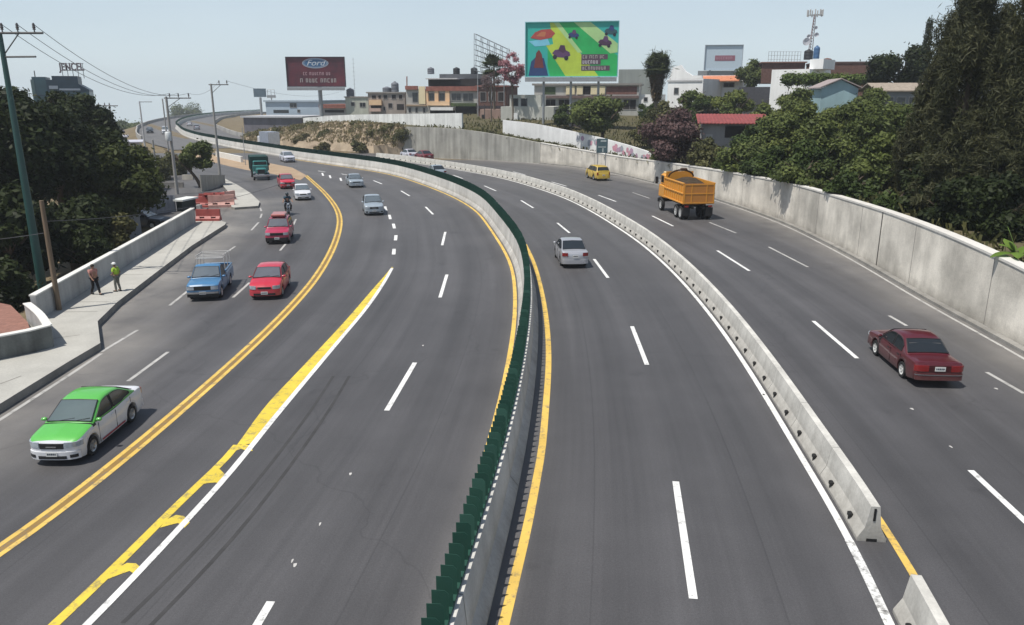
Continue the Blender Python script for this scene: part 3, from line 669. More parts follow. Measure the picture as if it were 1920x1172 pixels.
kb = MB(); extrude_profile(kb, WALL[:ks + 1], [(-.34, -.05), (-.34, .13), (-.02, .14), (-.02, -.05)]); o = kb.build('kerb', M_kerbc); tag(o, kind='structure')
# ================================================================ high ground behind the wall, and the dry embankment
edge = [Vector((WALL[i].x, WALL[i].y, WTOP[i] - .30)) + nw[i] * .40 for i in range(0, len(WALL), 2)] + [Vector(p) for p in EMB1[1:]]
rowsS = [0, 4, 12, 25, 45, 80, 140, 260, 500, 900]; rise = [0, .25, .6, 1.1, 1.9, 2.9, 3.8, 4.4, 4.6, 4.6]
tv = []; 
for i, e in enumerate(edge):
    fr_ = i / (len(edge) - 1); d = Vector((.92, .39, 0)).lerp(Vector((.62, .78, 0)), max(0, (fr_ - .6) / .4)).normalized()
    for s, r_ in zip(rowsS, rise):
        p = e + d * s; z = min(8.4, e.z + r_) if s else e.z
        z = max(z, min(7.0, e.z + r_)); tv.append(Vector((p.x, p.y, z + .18 * math.sin(p.x * .4) * math.cos(p.y * .3) * min(1, s / 6))))
k = len(rowsS); tf = [(i * k + j, i * k + j + 1, (i + 1) * k + j + 1, (i + 1) * k + j) for i in range(len(edge) - 1) for j in range(k - 1)]
M_grassy = mat('scrubby_ground', (.060, .060, .030), rough=.95, scale=.5, col2=(.13, .11, .065), bump=.5, bscale=3, spec=.1)
terr = sheet('terrain', tv, tf, M_grassy); tag(terr, kind='structure')
TB = BVHTree.FromPolygons([tuple(v) for v in tv], tf)
def TZ(x, y, default=0.0):
    h = TB.ray_cast(Vector((x, y, 200)), Vector((0, 0, -1)))
    return h[0].z if h[0] is not None else default
GB = BVHTree.FromPolygons(gv, gf)
def GZat(x, y):
    h = GB.ray_cast(Vector((x, y, 200)), Vector((0, 0, -1)))
    return h[0].z if h[0] is not None else -.1
A = catmull([Vector((p[0], p[1], 0)) for p in EMB0], 1.0); B = catmull([Vector(p) for p in EMB1], 1.0); A = resample(A, 1.0); B = resample(B, 1.0); nA = len(A); B = [B[round(i * (len(B) - 1) / (nA - 1))] for i in range(nA)]
rg = random.Random(3); ev = []; nn = 9
for i in range(nA):
    for j in range(nn):
        t = j / (nn - 1); p = A[i].lerp(B[i], t); p.z = A[i].z + (B[i].z - A[i].z) * min(1, t ** .6 * 1.02)
        if 0 < j < nn - 1: p += Vector((rg.uniform(-.5, .5), rg.uniform(-.7, .7), rg.uniform(-.35, .35)))
        ev.append(p)
ef = [(i * nn + j, i * nn + j + 1, (i + 1) * nn + j + 1, (i + 1) * nn + j) for i in range(nA - 1) for j in range(nn - 1)]
M_emb = mat('dry_embankment_soil', (.21, .165, .12), rough=.95, scale=.45, col2=(.38, .31, .225), bump=.6, bscale=2, spec=.1)
emb = sheet('embankment', ev, ef, M_emb); tag(emb, kind='structure')
# viaduct edge walls
M_via = concrete('viaduct_concrete', (.40, .39, .37), stain=.2, streak=.3, scale=.4)
M_via2 = mat('pale_viaduct_render', (.62, .61, .58), var=.08, scale=.6)
vo = [p for p in offset(MED, -10.7) if p.y > 176]
o = wall_run('viaduct_parapet', [Vector((p.x, p.y, 0)) for p in vo[::2]], .95, .3, M_via, base=-.9, side=-1); tag(o, 'grey concrete parapet on the outer edge of the far curved viaduct', 'parapet')
o = wall_run('viaduct_side_wall', [Vector((p.x, p.y, 0)) + Vector((-.1, -.1, 0)) for p in vo[:44:2]], -.9, .4, M_via2, base=-6, side=-1); tag(o, 'white rendered side wall below the far viaduct parapet', 'wall')
vi = [p for p in offset(MED, 11.3) if p.y > 176]
o = wall_run('viaduct_parapet', [Vector((p.x, p.y, 0)) for p in vi[::2]], .95, .3, M_via, base=-.9, side=1); tag(o, 'grey concrete parapet on the inner edge of the far curved viaduct', 'parapet')
bl = [G(405, 294), G(430, 299.5), G(452, 304.5)]
o = wall_run('roadside_barrier', catmull(bl, 1.0), .85, .35, M_lime, side=-1); tag(o, 'short white concrete barrier between the ochre soil strip and viaduct road', 'barrier')

WPX_ = [(960 + (p.x / (p.y * cp_ + CAMH * sp_)) * F, p.y) for p in WALL]
def wallD(px):                                     # depth of the retaining wall under a picture column
    return float(np.interp(px, [a for a, b in WPX_][::-1], [b for a, b in WPX_][::-1]))
# ================================================================ vehicles
M_glass = see_through('car_glass', (.030, .038, .044), (.22, .25, .25), .58)
M_seat = mat('seat_cloth', (.055, .055, .058), rough=.9, var=.2, scale=5)
M_wsh = see_through('windshield_sky_glass', (.15, .18, .205), (.5, .55, .55), .66)  # paler than the side glass: sky reflection is put into the base colour
M_tyre = mat('tyre_rubber', (.018, .018, .019), rough=.85, var=.2, scale=6)
M_rim = mat('alloy_rim', (.42, .43, .44), rough=.35, metal=.7, var=.1)
M_rimw = mat('pale_wheel_cover', (.60, .60, .58), rough=.4, metal=.2, var=.08)
M_trim = mat('black_trim', (.016, .016, .017), rough=.55, var=.2)
M_chrome = mat('chrome', (.62, .63, .64), rough=.18, metal=1.0, var=.05)
M_lamp = mat('lamp_glass', (.36, .40, .44), rough=.12, var=.25, scale=9, coat=1.0)
M_red = mat('tail_lamp_red', (.22, .012, .012), rough=.2, var=.15, coat=1.0)
M_amber = mat('indicator_amber', (.6, .22, .02), rough=.25, var=.1, coat=.8)
M_plate = mat('number_plate', (.62, .62, .60), rough=.5, var=.05)
M_plink = mat('plate_print', (.05, .06, .08), rough=.6)
def pl(pts, k=.05):
    X = [p[0] for p in pts]; Z = [p[1] for p in pts]
    def f(x):
        # monotone smoothed piecewise linear
        return float(sum(np.interp(x + d, X, Z) * w for d, w in ((-k, .25), (0, .5), (k, .25)))) if X[0] + k < x < X[-1] - k else float(np.interp(x, X, Z))
    return f
def wheel(parent, x, y, r, w, side, rimmat, big=False):
    t = MB()
    hw = w / 2
    t.lathe([(r * .60, -hw * .9), (r * .78, -hw), (r * .95, -hw * .92), (r, -hw * .6), (r, hw * .6), (r * .95, hw * .92), (r * .78, hw), (r * .60, hw * .9)], axis='y', n=24)
    o = t.build('wheel', M_tyre, parent, 40); o.location = (x, y, r)
    q = MB(); s = side
    q.lathe([(0, s * hw * .62), (r * .16, s * hw * .66), (r * .18, s * hw * .5), (r * .50, s * hw * .55), (r * .57, s * hw * .85), (r * .62, s * hw * .92), (r * .64, s * hw * .80)], axis='y', n=20)
    for k in range(5):
        a = 2 * math.pi * k / 5 + .3
        q.box((r * .36 * math.cos(a), s * hw * .66, r * .36 * math.sin(a)), (r * .44, hw * .22, r * .13), M=None) if False else q.add(*spoke(r, hw, s, a))
    q.build('rim', rimmat, o, 35)
    d = MB(); d.lathe([(0, s * hw * .42), (r * .6, s * hw * .42)], axis='y', n=16); d.build('brake_disc', M_trim, o)
    return o
def spoke(r, hw, s, a):
    c, si = math.cos(a), math.sin(a)
    def pt(u, v, h): return Vector((u * c - v * si, s * h, u * si + v * c))
    v = [pt(r * .14, -r * .07, hw * .72), pt(r * .14, r * .07, hw * .72), pt(r * .58, r * .06, hw * .86), pt(r * .58, -r * .06, hw * .86)]
    v2 = [p - Vector((0, s * hw * .15, 0)) for p in v]
    return v + v2, [(0, 1, 2, 3), (7, 6, 5, 4), (0, 4, 5, 1), (1, 5, 6, 2), (2, 6, 7, 3), (3, 7, 4, 0)]
def make_car(label, cat, name, loc, heading, s, paint_body, group=None, scale=1.0):
    """s: dict of measures (metres), x runs from the nose (0) to the tail (L); local +X is forward"""
    root = empty(name, loc, heading, scale); tag(root, label, cat, group)
    Ln, Wd, Ht = s['L'], s['W'], s['H']; wb, fo, wr = s['wb'], s['fo'], s['wr']; xw = (fo, fo + wb)
    xa, xb, xc, xd = s['gh']; ex = s.get('ex', 4.0); nose = s.get('nose', .42); tail = s.get('tail', .3)
    T = pl(s['top']); ra = wr + .07; gc = s.get('gc', .19)
    mid = Ln / 2
    def hw(x):
        w = Wd / 2
        if x < nose: w *= max(0.02, 1 - (1 - x / nose) ** ex) ** (1 / ex) if x > 0 else .30
        if x > Ln - tail: u = (Ln - x) / tail; w *= max(.02, 1 - (1 - u) ** ex) ** (1 / ex) if u > 0 else .35
        return w * (1 - .025 * abs(x - mid) / mid)
    def B(x):
        b = gc + (.10 * max(0, 1 - x / .35) + .12 * max(0, 1 - (Ln - x) / .5))
        for c in xw:
            if abs(x - c) < ra: b = max(b, wr + math.sqrt(ra * ra - (x - c) ** 2))
        return b
    X = [0, .008, .025, .06, .11, .18, .27, .38]
    X += list(np.arange(.45, Ln - .36, .09)) + [Ln - a for a in (.34, .24, .16, .10, .055, .025, .008, 0)]
    for c in xw: X += [c - ra, c - ra * .96, c - ra * .8, c + ra * .8, c + ra * .96, c + ra, c - ra - .01, c + ra + .01]
    X = sorted(set(round(x, 3) for x in X))
    body_c = paint_body['body']; sec = []
    for x in X:
        w, b, t = hw(x), B(x), T(x); t = max(t, b + .12); mz = max(b + .04, .55 * t + .08); mz = min(mz, t - .07)
        lz = max(b, gc + .02)
        h = [(0, b), (w * .80, b), (w * .95, b + .012), (w * .985, max(b + .02, min(gc + .14, mz - .01))), (w, mz), (w * .985, t - .10 if t - .10 > mz else mz + .01), (w * .955, t - .035), (w * .90, t - .005), (w * .72, t + .012), (0, t + (.045 if .1 < x < xa else .02))]
        full = [(-y, z) for y, z in h[::-1]][:-1] + h          # from top centre (left) down round to top centre
        sec.append([Vector((mid - x, y, z)) for y, z in full])
    npt = len(sec[0]); hn = 10
    xa, xb, xc, xd = s['gh']; dx = s.get('doors', [xa + .25, (xb + xc) / 2 + .05, xc + .35])
    groups = {}
    def put(part, ids):
        g = groups.setdefault(part, ({}, [])); m = g[0]; fs = []
        for i in ids: fs.append(m.setdefault(i, len(m)))
        g[1].append(tuple(fs))
    for i in range(len(X) - 1):
        xm = (X[i] + X[i + 1]) / 2
        for j in range(npt - 1):
            ids = [(i, j), (i, j + 1), (i + 1, j + 1), (i + 1, j)]
            jj = min(j, npt - 2 - j)                      # 0 = top centre strip
            if jj <= 2 and xa + .14 <= xm <= xd + .02: continue          # open below the cabin
            part = 'body'
            if jj <= 2 and .14 < xm < xa - .02: part = 'hood'
            elif jj <= 3 and xa - .02 <= xm < xa + .14: part = 'cowl'
            elif jj <= 2 and xm > xd + .03 and xm < Ln - .12 and s.get('trunk', True): part = 'trunk_lid'
            elif 3 <= jj <= 5 and dx[0] < xm < dx[1]: part = 'front_door_' + ('l' if j > npt / 2 else 'r')
            elif 3 <= jj <= 5 and len(dx) > 2 and dx[1] < xm < dx[2]: part = 'rear_door_' + ('l' if j > npt / 2 else 'r')
            put(part, ids)
    doors = []
    cols = {'cowl': M_trim, 'hood': paint_body.get('hood', body_c), 'trunk_lid': paint_body.get('trunk', body_c)}
    for part, (m, fs) in groups.items():
        me_v = [None] * len(m)
        for (i, j), k in m.items(): me_v[k] = sec[i][j]
        q = MB(); q.v = [tuple(v) for v in me_v]; q.f = list(fs); q.m = [0] * len(fs)
        if part == 'body':
            e0 = [m.get((0, j)) for j in range(npt)]; e1 = [m.get((len(X) - 1, j)) for j in range(npt)]
            if all(e is not None for e in e0): q.f.append(tuple(e0)); q.m.append(0)
            if all(e is not None for e in e1): q.f.append(tuple(e1[::-1])); q.m.append(0)
        nm = part.split('_')[0] + '_door' if '_door_' in part else part
        o = q.build(nm, cols.get(part, body_c), root, 58)
        if nm.endswith('_door'): doors.append((o, part))
    for o, part in doors:
        sg = 1 if part.endswith('l') else -1; xx = (dx[1] if part.startswith('front') else dx[2]) - .20
        h = MB(); h.bevbox((mid - xx, sg * (hw(xx) * .995), T(xx) - .13), (.18, .03, .035), .01); h.build('handle', M_trim if not s.get('bodyhandle') else body_c, o)
    # dark seams round the doors, proud strips of rubber
    sm = MB()
    for sg in (-1, 1):
        for x in dx:
            z0, z1 = B(x) + .05, T(x) - .05; w = hw(x)
            sm.box((mid - x, sg * (w * .995), (z0 + z1) / 2), (.014, .012, z1 - z0 - .05))
    sm.build('door_seal', M_trim, root)
    # ---- greenhouse
    zb, zb2 = T(xa), T(xd); tw = s.get('tumble', .74)
    Rf = pl([(xa - .1, zb - .02), (xa, zb), (xb, Ht - .05), ((xb * 2 + xc) / 3, Ht), ((xb + 2 * xc) / 3, Ht), (xc, Ht - .06), (xd, zb2), (xd + .1, zb2 - .02)], .11)
    zl = min(zb, zb2) - .03
    def gw(z, x=None): return Wd / 2 * (.93 + (tw - .93) * max(0, (z - zl)) / (Ht - zl))
    GX_ = sorted(set([round(v, 3) for v in list(np.linspace(xa, xb, 7)) + list(np.linspace(xb, xc, 8)) + list(np.linspace(xc, xd, 6))]))
    gs_ = []
    for x in GX_:
        z = Rf(x); z1 = max(zl + .005, z - .075); w = gw(z1)
        h = [(gw(zl), zl), (w, z1), (w - .018, z1 + .03 if z > z1 + .03 else z), (w - .06, z - .012), (w - .16, z), (w * .45, z + .016), (0, z + .022)]
        full = [(-y, zz) for y, zz in h] + [(y, zz) for y, zz in h[:-1][::-1]]
        gs_.append([Vector((mid - x, y, zz)) for y, zz in full])
    k = len(gs_[0]); roof = MB(); pil = MB(); rf = []; pf = []
    for i in range(len(GX_) - 1):
        xm = (GX_[i] + GX_[i + 1]) / 2
        for j in range(k - 1):
            f = (i * k + j, i * k + j + 1, (i + 1) * k + j + 1, (i + 1) * k + j)
            (rf if (2 <= j <= k - 4 and xb - .02 < xm < xc + .02) else pf).append(f)
    allv = [p for q in gs_ for p in q]
    roofc = paint_body.get('roof', body_c)
    for nm, fs in (('roof', rf), ('cabin_frame', pf)):
        m = {}; q = MB()
        for f in fs: q.f.append(tuple(m.setdefault(i, len(m)) for i in f))
        q.v = [None] * len(m)
        for i, kx in m.items(): q.v[kx] = tuple(allv[i])
        q.m = [0] * len(q.f); q.build(nm, roofc, root, 50)
    # glass
    def panel(nm, x0, x1, inset=.07, n=6, eps=.012):
        v = []; f = []
        for i in range(n + 1):
            x = x0 + (x1 - x0) * i / n; z = Rf(x); w = gw(max(zl, z - .07)) - inset
            sl = (Rf(x + .02) - Rf(x - .02)) / .04; nv = Vector((sl, 0, 1)).normalized()     # local +X is forward
            for t in np.linspace(-1, 1, 7):
                zz = z + .004 + .018 * (1 - abs(t)); v.append(Vector((mid - x, w * t, zz)) + nv * eps)
        for i in range(n):
            for j in range(6): f.append((i * 7 + j, i * 7 + j + 1, i * 7 + 8 + j, i * 7 + 7 + j))
        q = MB(); q.add(v, f); gl_ = q.build(nm, M_wsh if nm == 'windshield' else M_glass, root, 60)
        ring = [Vector(v[j]) for j in range(7)] + [Vector(v[i * 7 + 6]) for i in range(1, n + 1)] + [Vector(v[n * 7 + j]) for j in range(5, -1, -1)] + [Vector(v[i * 7]) for i in range(n - 1, -1, -1)]
        q = MB(); q.path(ring, .016, 5); q.build('seal', M_trim, gl_); return gl_
    ws = panel('windshield', xa + .05, xb - .03)
    wp = MB()
    for yy in (-.28, .22): 
        a = Vector((mid - xa - .05, yy, Rf(xa + .05) + .035)); b = Vector((mid - xa - .14, yy + .42, Rf(xa + .14) + .04)); wp.tube(a, b, .008, n=5)
    wp.build('wiper', M_trim, root)
    panel('rear_window', xd - .06, xc + .04)
    def side(nm, x0, x1, sg):
        v = []; f = []; n = 8
        for i in range(n + 1):
            x = x0 + (x1 - x0) * i / n; lo = zl + .055 + (0 if T(x) < zl + .05 else T(x) - zl - .02); hi = min(Rf(x) - .085, Ht - .095)
            hi = max(hi, lo + .004)
            for z in (lo, hi): v.append(Vector((mid - x, sg * (gw(z) + .010), z)))
        for i in range(n): f.append((2 * i, 2 * i + 1, 2 * i + 3, 2 * i + 2))
        q = MB(); q.add(v, f); gl_ = q.build(nm, M_glass, root)
        ring = [Vector(v[2 * i]) for i in range(n + 1)] + [Vector(v[2 * i + 1]) for i in range(n, -1, -1)] + [Vector(v[0])]
        q = MB(); q.path(ring, .013, 5); q.build('seal', M_trim, gl_); return gl_
    wins = s.get('wins', [(xa + .20, dx[1] - .04), (dx[1] + .05, xc + (xd - xc) * .55)])
    for x0, x1 in wins:
        for sg in (-1, 1): side('side_window', x0, x1, sg)
    for (a0, a1), (b0, b1) in zip(wins[:-1], wins[1:]):
        for sg in (-1, 1):
            q = MB(); x_ = (a1 + b0) / 2; z0, z1 = zl + .06, min(Rf(x_) - .10, Ht - .10); q.add([(mid - a1, sg * (gw(z0) + .006), z0), (mid - b0, sg * (gw(z0) + .006), z0), (mid - b0, sg * (gw(z1) + .006), z1), (mid - a1, sg * (gw(z1) + .006), z1)], [(0, 1, 2, 3)]); q.build('door_pillar', M_trim, root)
    # ---- front and rear furniture
    def wrapx(y, front=True):
        a = nose if front else tail; u = min(.999, abs(y) / (Wd / 2 * .985)); return a * (1 - (1 - u ** ex) ** (1 / ex))
    def wrap(nm, z0, z1, ylim, off, m, front=True, n=14, y0=None):
        ys_ = np.linspace(-ylim if y0 is None else y0, ylim, n); v = []; f = []
        for y in ys_:
            d = wrapx(y, front) - off; x = d if front else Ln - d
            xi = d + .05 if front else Ln - d - .05
            for xx, z in ((x, z0), (x, z1), (xi, z1), (xi, z0)): v.append(Vector((mid - xx, y, z)))
        for i in range(n - 1):
            for j in range(4): f.append((4 * i + j, 4 * i + (j + 1) % 4, 4 * i + 4 + (j + 1) % 4, 4 * i + 4 + j))
        f += [(0, 1, 2, 3), tuple(4 * (n - 1) + j for j in (3, 2, 1, 0))]
        q = MB(); q.add(v, f); return q.build(nm, m, root, 40)
    zt = T(.05); hW = Wd / 2
    bc = paint_body.get('bumper', body_c)
    fb = wrap('front_bumper', .24, s.get('fbz', .50), hW * .93, .035, bc)
    wrap('rear_bumper', .30, s.get('rbz', .55), hW * .93, .035, bc, front=False)
    for nm, z0, z1, yl, off, m in s.get('front', []): wrap(nm, z0, z1, yl, off, m)
    for nm, z0, z1, yl, off, m in s.get('rear', []): wrap(nm, z0, z1, yl, off, m, front=False)
    hz0, hz1, hy0, hy1 = s['head']
    for sg in (-1, 1):
        o = wrap('headlight', hz0, hz1, max(sg * hy0, sg * hy1), .018, M_lamp, n=7, y0=min(sg * hy0, sg * hy1))
    if s.get('fog'):
        for sg in (-1, 1): wrap('fog_lamp', .30, .40, max(sg * .54, sg * .74), .046, M_trim, n=5, y0=min(sg * .54, sg * .74))
    tz0, tz1, ty0, ty1 = s['tailp']
    for sg in (-1, 1):
        o = wrap('taillight', tz0, tz1, max(sg * ty0, sg * ty1), .018, M_red, front=False, n=7, y0=min(sg * ty0, sg * ty1))
    for fr_, z in ((True, s.get('fpz', .40)), (False, s.get('rpz', .62))):
        x = -.052 if fr_ else Ln + .052
        if s.get('rplate_in') and not fr_: x = Ln + .03
        q = MB(); q.box((mid - x, 0, z), (.012, .34, .15)); o = q.build('number_plate', M_plate, root)
        q = MB(); sx_ = 1 if fr_ else -1
        for kx, ww in ((-.11, .05), (-.05, .04), (.01, .05), (.07, .04), (.12, .03)): q.box((mid - x + sx_ * .007, kx, z), (.004, ww, .06))
        q.build('plate_print', M_plink, o)
    for sg in (-1, 1):
        q = MB(); q.bevbox((mid - xa - .20, sg * (hW * .93 + .10), zb + .06), (.12, .17, .11), .035); o = q.build('mirror', paint_body.get('mirror', roofc), root, 50)
        q = MB(); q.tube((mid - xa - .22, sg * hW * .84, zb + .02), (mid - xa - .20, sg * (hW * .93 + .04), zb + .05), .02, n=6); q.build('mirror_arm', M_trim, o)
    ws_ = s.get('ww', .19)
    for c in xw:
        for sg in (-1, 1): wheel(root, mid - c, sg * (hW - ws_ / 2 - .025), wr, ws_, sg, s.get('rim', M_rim))
    q = MB(); q.box((mid - (xa + xd) / 2 - .05, 0, gc + .24), (xd - xa - .1, Wd * .86, .06)); xs_ = (xa + xb) / 2 + .25
    q.bevbox((mid - xa - .34, 0, zb - .12), (.46, Wd * .80, .26), .08); q.build('dashboard', M_trim, root)
    for sg in (-1, 1):
        q = MB(); q.bevbox((mid - xs_ - .45, sg * Wd * .22, gc + .42), (.50, .48, .20), .06); q.bevbox((mid - xs_ - .75, sg * Wd * .22, gc + .74), (.16, .46, .62), .06); q.bevbox((mid - xs_ - .80, sg * Wd * .22, min(gc + 1.14, Ht - .16)), (.10, .26, .16), .05); q.build('front_seat', M_seat, root)
    if xd - xa > 2.2:
        q = MB(); q.bevbox((mid - xc + .10, 0, gc + .42), (.50, Wd * .74, .20), .06); q.bevbox((mid - xc - .18, 0, gc + .72), (.16, Wd * .74, .60), .06); q.build('rear_seat', M_seat, root)
        q = MB(); q.box((mid - (xc + xd) / 2 - .1, 0, zb2 - .05), (max(.15, (xd - xc) * .8), Wd * .78, .03)); q.build('parcel_shelf', M_trim, root)
    q = MB(); q.lathe([(.17, -.012), (.185, 0), (.17, .012)], n=16, c=(0, 0, 0), axis='x'); o = q.build('steering_wheel', M_trim, root); o.location = (mid - xa - .62, Wd * .22, zb - .02); o.rotation_euler = (0, R(25), 0)
    # dark underside and wheel wells
    q = MB(); q.box((0, 0, gc + .12), (Ln * .82, Wd * .55, .14)); q.build('underbody', M_trim, root)
    root['L'] = Ln
    del root['L']
    return root
SEDAN = dict(L=4.46, W=1.70, H=1.56, wb=2.60, fo=.86, wr=.32, top=[(0, .60), (.03, .73), (.10, .81), (.28, .885), (.7, .965), (1.15, 1.02), (2.4, 1.00), (3.75, 1.06), (4.2, 1.06), (4.38, 1.02), (4.43, .95), (4.46, .72)],
    gh=(1.05, 1.88, 3.02, 3.88), nose=.46, ex=3.0, tail=.28, head=(.63, .80, .40, .83), tailp=(.78, .98, .46, .80), fpz=.44, rpz=.78, fog=True,
    front=[('grille', .60, .77, .37, .022, M_trim), ('grille_bar', .65, .69, .16, .034, M_chrome), ('air_intake', .27, .37, .44, .045, M_trim)], wins=[(1.30, 2.32), (2.42, 3.52)], doors=[1.28, 2.37, 3.42], bodyhandle=True)
BOXY = dict(L=4.33, W=1.64, H=1.38, wb=2.43, fo=.85, wr=.29, top=[(0, .52), (.02, .68), (.06, .75), (.35, .80), (1.15, .87), (2.4, .86), (3.45, .90), (4.22, .90), (4.29, .86), (4.33, .55)], gh=(1.12, 1.78, 2.82, 3.42), nose=.26, ex=5.0, tail=.22, tumble=.72,
    head=(.58, .71, .44, .78), tailp=(.60, .80, .36, .80), fpz=.40, rpz=.70, front=[('grille', .58, .71, .42, .016, M_trim)], rear=[('tail_panel', .60, .80, .36, .012, mat('dark_maroon_panel', (.05, .008, .010), rough=.4)), ('bumper_strip', .47, .50, .78, .045, M_chrome)], rbz=.54, fbz=.52,
    wins=[(1.30, 2.22), (2.32, 3.02)], doors=[1.22, 2.27, 3.10], rim=M_rimw, rplate_in=True)
HATCH = dict(L=3.95, W=1.66, H=1.46, wb=2.45, fo=.80, wr=.29, top=[(0, .54), (.03, .66), (.12, .75), (.4, .86), (.95, .97), (2.4, .97), (3.7, 1.02), (3.9, .98), (3.95, .6)], gh=(.92, 1.72, 3.10, 3.80), nose=.46, ex=3.2, tail=.26, trunk=False,
    head=(.58, .76, .42, .78), tailp=(.74, .98, .52, .80), fpz=.40, rpz=.70, front=[('grille', .60, .70, .34, .02, M_trim), ('air_intake', .27, .38, .55, .045, M_trim)], wins=[(1.18, 2.15), (2.25, 3.10)], doors=[1.15, 2.20, 3.05], rim=M_rim)
PICK = dict(L=4.75, W=1.69, H=1.58, wb=2.75, fo=.80, wr=.32, gc=.26, top=[(0, .60), (.02, .78), (.08, .86), (.4, .93), (1.15, .99), (2.4, .98), (4.72, .98), (4.75, .6)], gh=(1.10, 1.72, 2.30, 2.58), nose=.28, ex=5.0, tail=.12, trunk=False,
    head=(.62, .80, .42, .78), tailp=(.66, .90, .66, .80), fpz=.46, rpz=.56, front=[('grille', .60, .81, .76, .010, M_trim), ('bumper_bar', .42, .52, .78, .07, M_chrome)], fbz=.50, wins=[(1.28, 2.34)], doors=[1.18, 2.40], rim=M_rimw)
SUV = dict(L=4.20, W=1.72, H=1.72, wb=2.48, fo=.78, wr=.34, gc=.27, top=[(0, .62), (.03, .80), (.10, .90), (.4, .98), (1.05, 1.06), (2.4, 1.05), (4.05, 1.08), (4.16, 1.02), (4.20, .6)], gh=(1.02, 1.62, 3.55, 4.02), nose=.34, ex=4.0, tail=.2, trunk=False,
    head=(.68, .86, .46, .80), tailp=(.70, 1.0, .66, .82), fpz=.46, rpz=.70, front=[('grille', .66, .84, .44, .016, M_trim), ('air_intake', .30, .44, .6, .04, M_trim)], wins=[(1.24, 2.12), (2.22, 3.05), (3.15, 3.72)], doors=[1.15, 2.17, 3.10], rim=M_rim)
VAN = dict(SUV, H=1.92, L=4.6, top=[(0, .62), (.03, .80), (.10, .92), (.4, 1.03), (.9, 1.12), (2.4, 1.10), (4.45, 1.12), (4.55, 1.05), (4.60, .6)], gh=(.82, 1.55, 4.15, 4.46), wins=[(1.05, 2.0), (2.1, 3.1), (3.2, 4.2)], doors=[1.0, 2.05, 3.15])
P_white = paint('white_paint', (.66, .67, .70)); P_lime = paint('taxi_green_paint', (.10, .43, .07)); P_maroon = paint('maroon_paint', (.080, .006, .011)); P_silver = paint('silver_paint', (.44, .45, .48), metal=.35)
P_red = paint('bright_red_paint', (.50, .022, .045)); P_pink = paint('raspberry_paint', (.42, .03, .08)); P_blue = paint('sky_blue_paint', (.055, .18, .35)); P_ice = paint('ice_blue_paint', (.36, .42, .47), metal=.25)
P_yel = paint('taxi_yellow_paint', (.58, .40, .05)); P_lilac = paint('lilac_white_paint', (.56, .57, .64)); P_dkred = paint('wine_paint', (.17, .02, .03)); P_dark = paint('dark_blue_paint', (.02, .03, .045))
def heading_px(a, b): A, B = G(*a), G(*b); return math.atan2(B.y - A.y, B.x - A.x)
def at_px(x, y, z=0.0): return G(x, y, z)
def place(px, ctr_a, ctr_b): return G(*px)
# taxi, near left
taxi = make_car('white saloon taxi with bright green roof and hood, nearest the camera', 'taxi', 'taxi', (0, 0, 0), 0, SEDAN, {'body': P_white, 'hood': P_lime, 'roof': P_lime, 'mirror': P_lime}, scale=.85)
c = MB()
for sg in (-1, 1): c.box((0.1, sg * .855, .30), (1.5, .012, .05))
c.build('side_stripe', mat('red_stripe', (.35, .05, .06)), taxi)
def put(o, px, head, dz=0.0): o.location = G(*px) + Vector((0, 0, dz)); o.rotation_euler = (0, 0, head)
def put_side(o, front, rear, half, left=True):
    """stand a car with the two near-side tyres at these road points"""
    a, b = G(*front), G(*rear); d = (a - b).normalized(); lf = Vector((-d.y, d.x, 0)); o.location = (a + b) / 2 - lf * half * (1 if left else -1); o.rotation_euler = (0, 0, math.atan2(d.y, d.x))
put_side(taxi, (180, 851), (253, 789), .70)
o = make_car('dark maroon boxy saloon driving away in the far right road', 'car', 'saloon_car', (0, 0, 0), 0, BOXY, {'body': P_maroon}, scale=1.0)
put_side(o, (1643, 668), (1690, 708), .76)
o = make_car('silver saloon driving away between the green screen and precast barrier', 'car', 'saloon_car', (0, 0, 0), 0, dict(SEDAN, fpz=.42), {'body': P_silver}, scale=.93)
put(o, (1069, 490), heading_px((1078, 500), (1054, 465)))
o = make_car('bright red hatchback driving towards the camera beside the blue pickup', 'car', 'hatchback_car', (0, 0, 0), 0, HATCH, {'body': P_red}, scale=.93)
put(o, (509, 546), heading_px((526, 515), (487, 570)))
# blue pickup with a rack over its bed
pk = make_car('sky blue pickup with pale pipe rack over its bed', 'pickup', 'pickup_truck', (0, 0, 0), 0, PICK, {'body': P_blue, 'bumper': M_trim}, scale=.92)
def bed(root, L_, W_, x0, x1, zt):
    mid = L_ / 2; q = MB()
    q.box((mid - (x0 + x1) / 2, 0, zt + .024), (x1 - x0, W_ * .80, .012)); q.build('bed_shade_panel', M_trim, root)  # flat dark panel: shade of the open bed put into its colour
    r = MB(); 
    for sg in (-1, 1): r.bevbox((mid - (x0 + x1) / 2, sg * W_ * .44, zt + .07), (x1 - x0 + .1, .09, .12), .03)
    r.bevbox((mid - x1 - .03, 0, zt + .07), (.06, W_ * .86, .12), .02); return r
bed(pk, 4.75, 1.69, 2.72, 4.62, .98).build('bed_rail', P_blue, pk)
M_pipe = mat('pale_steel_pipe', (.52, .51, .49), rough=.5, var=.1)
rk = MB()
for sg in (-1, 1):
    for x in (-.38, -1.2, -2.1): rk.tube((x, sg * .74, 1.0), (x, sg * .70, 1.80), .022, n=6)
    rk.tube((-.1, sg * .70, 1.95), (-2.25, sg * .70, 1.80), .022, n=6)
for x in (-.1, -.38, -.8, -1.2, -1.65, -2.1): rk.tube((x, -.70, 1.805), (x, .70, 1.805), .02, n=6)
rk.build('pipe_rack', M_pipe, pk)
put(pk, (398, 545), heading_px((425, 505), (375, 567)))
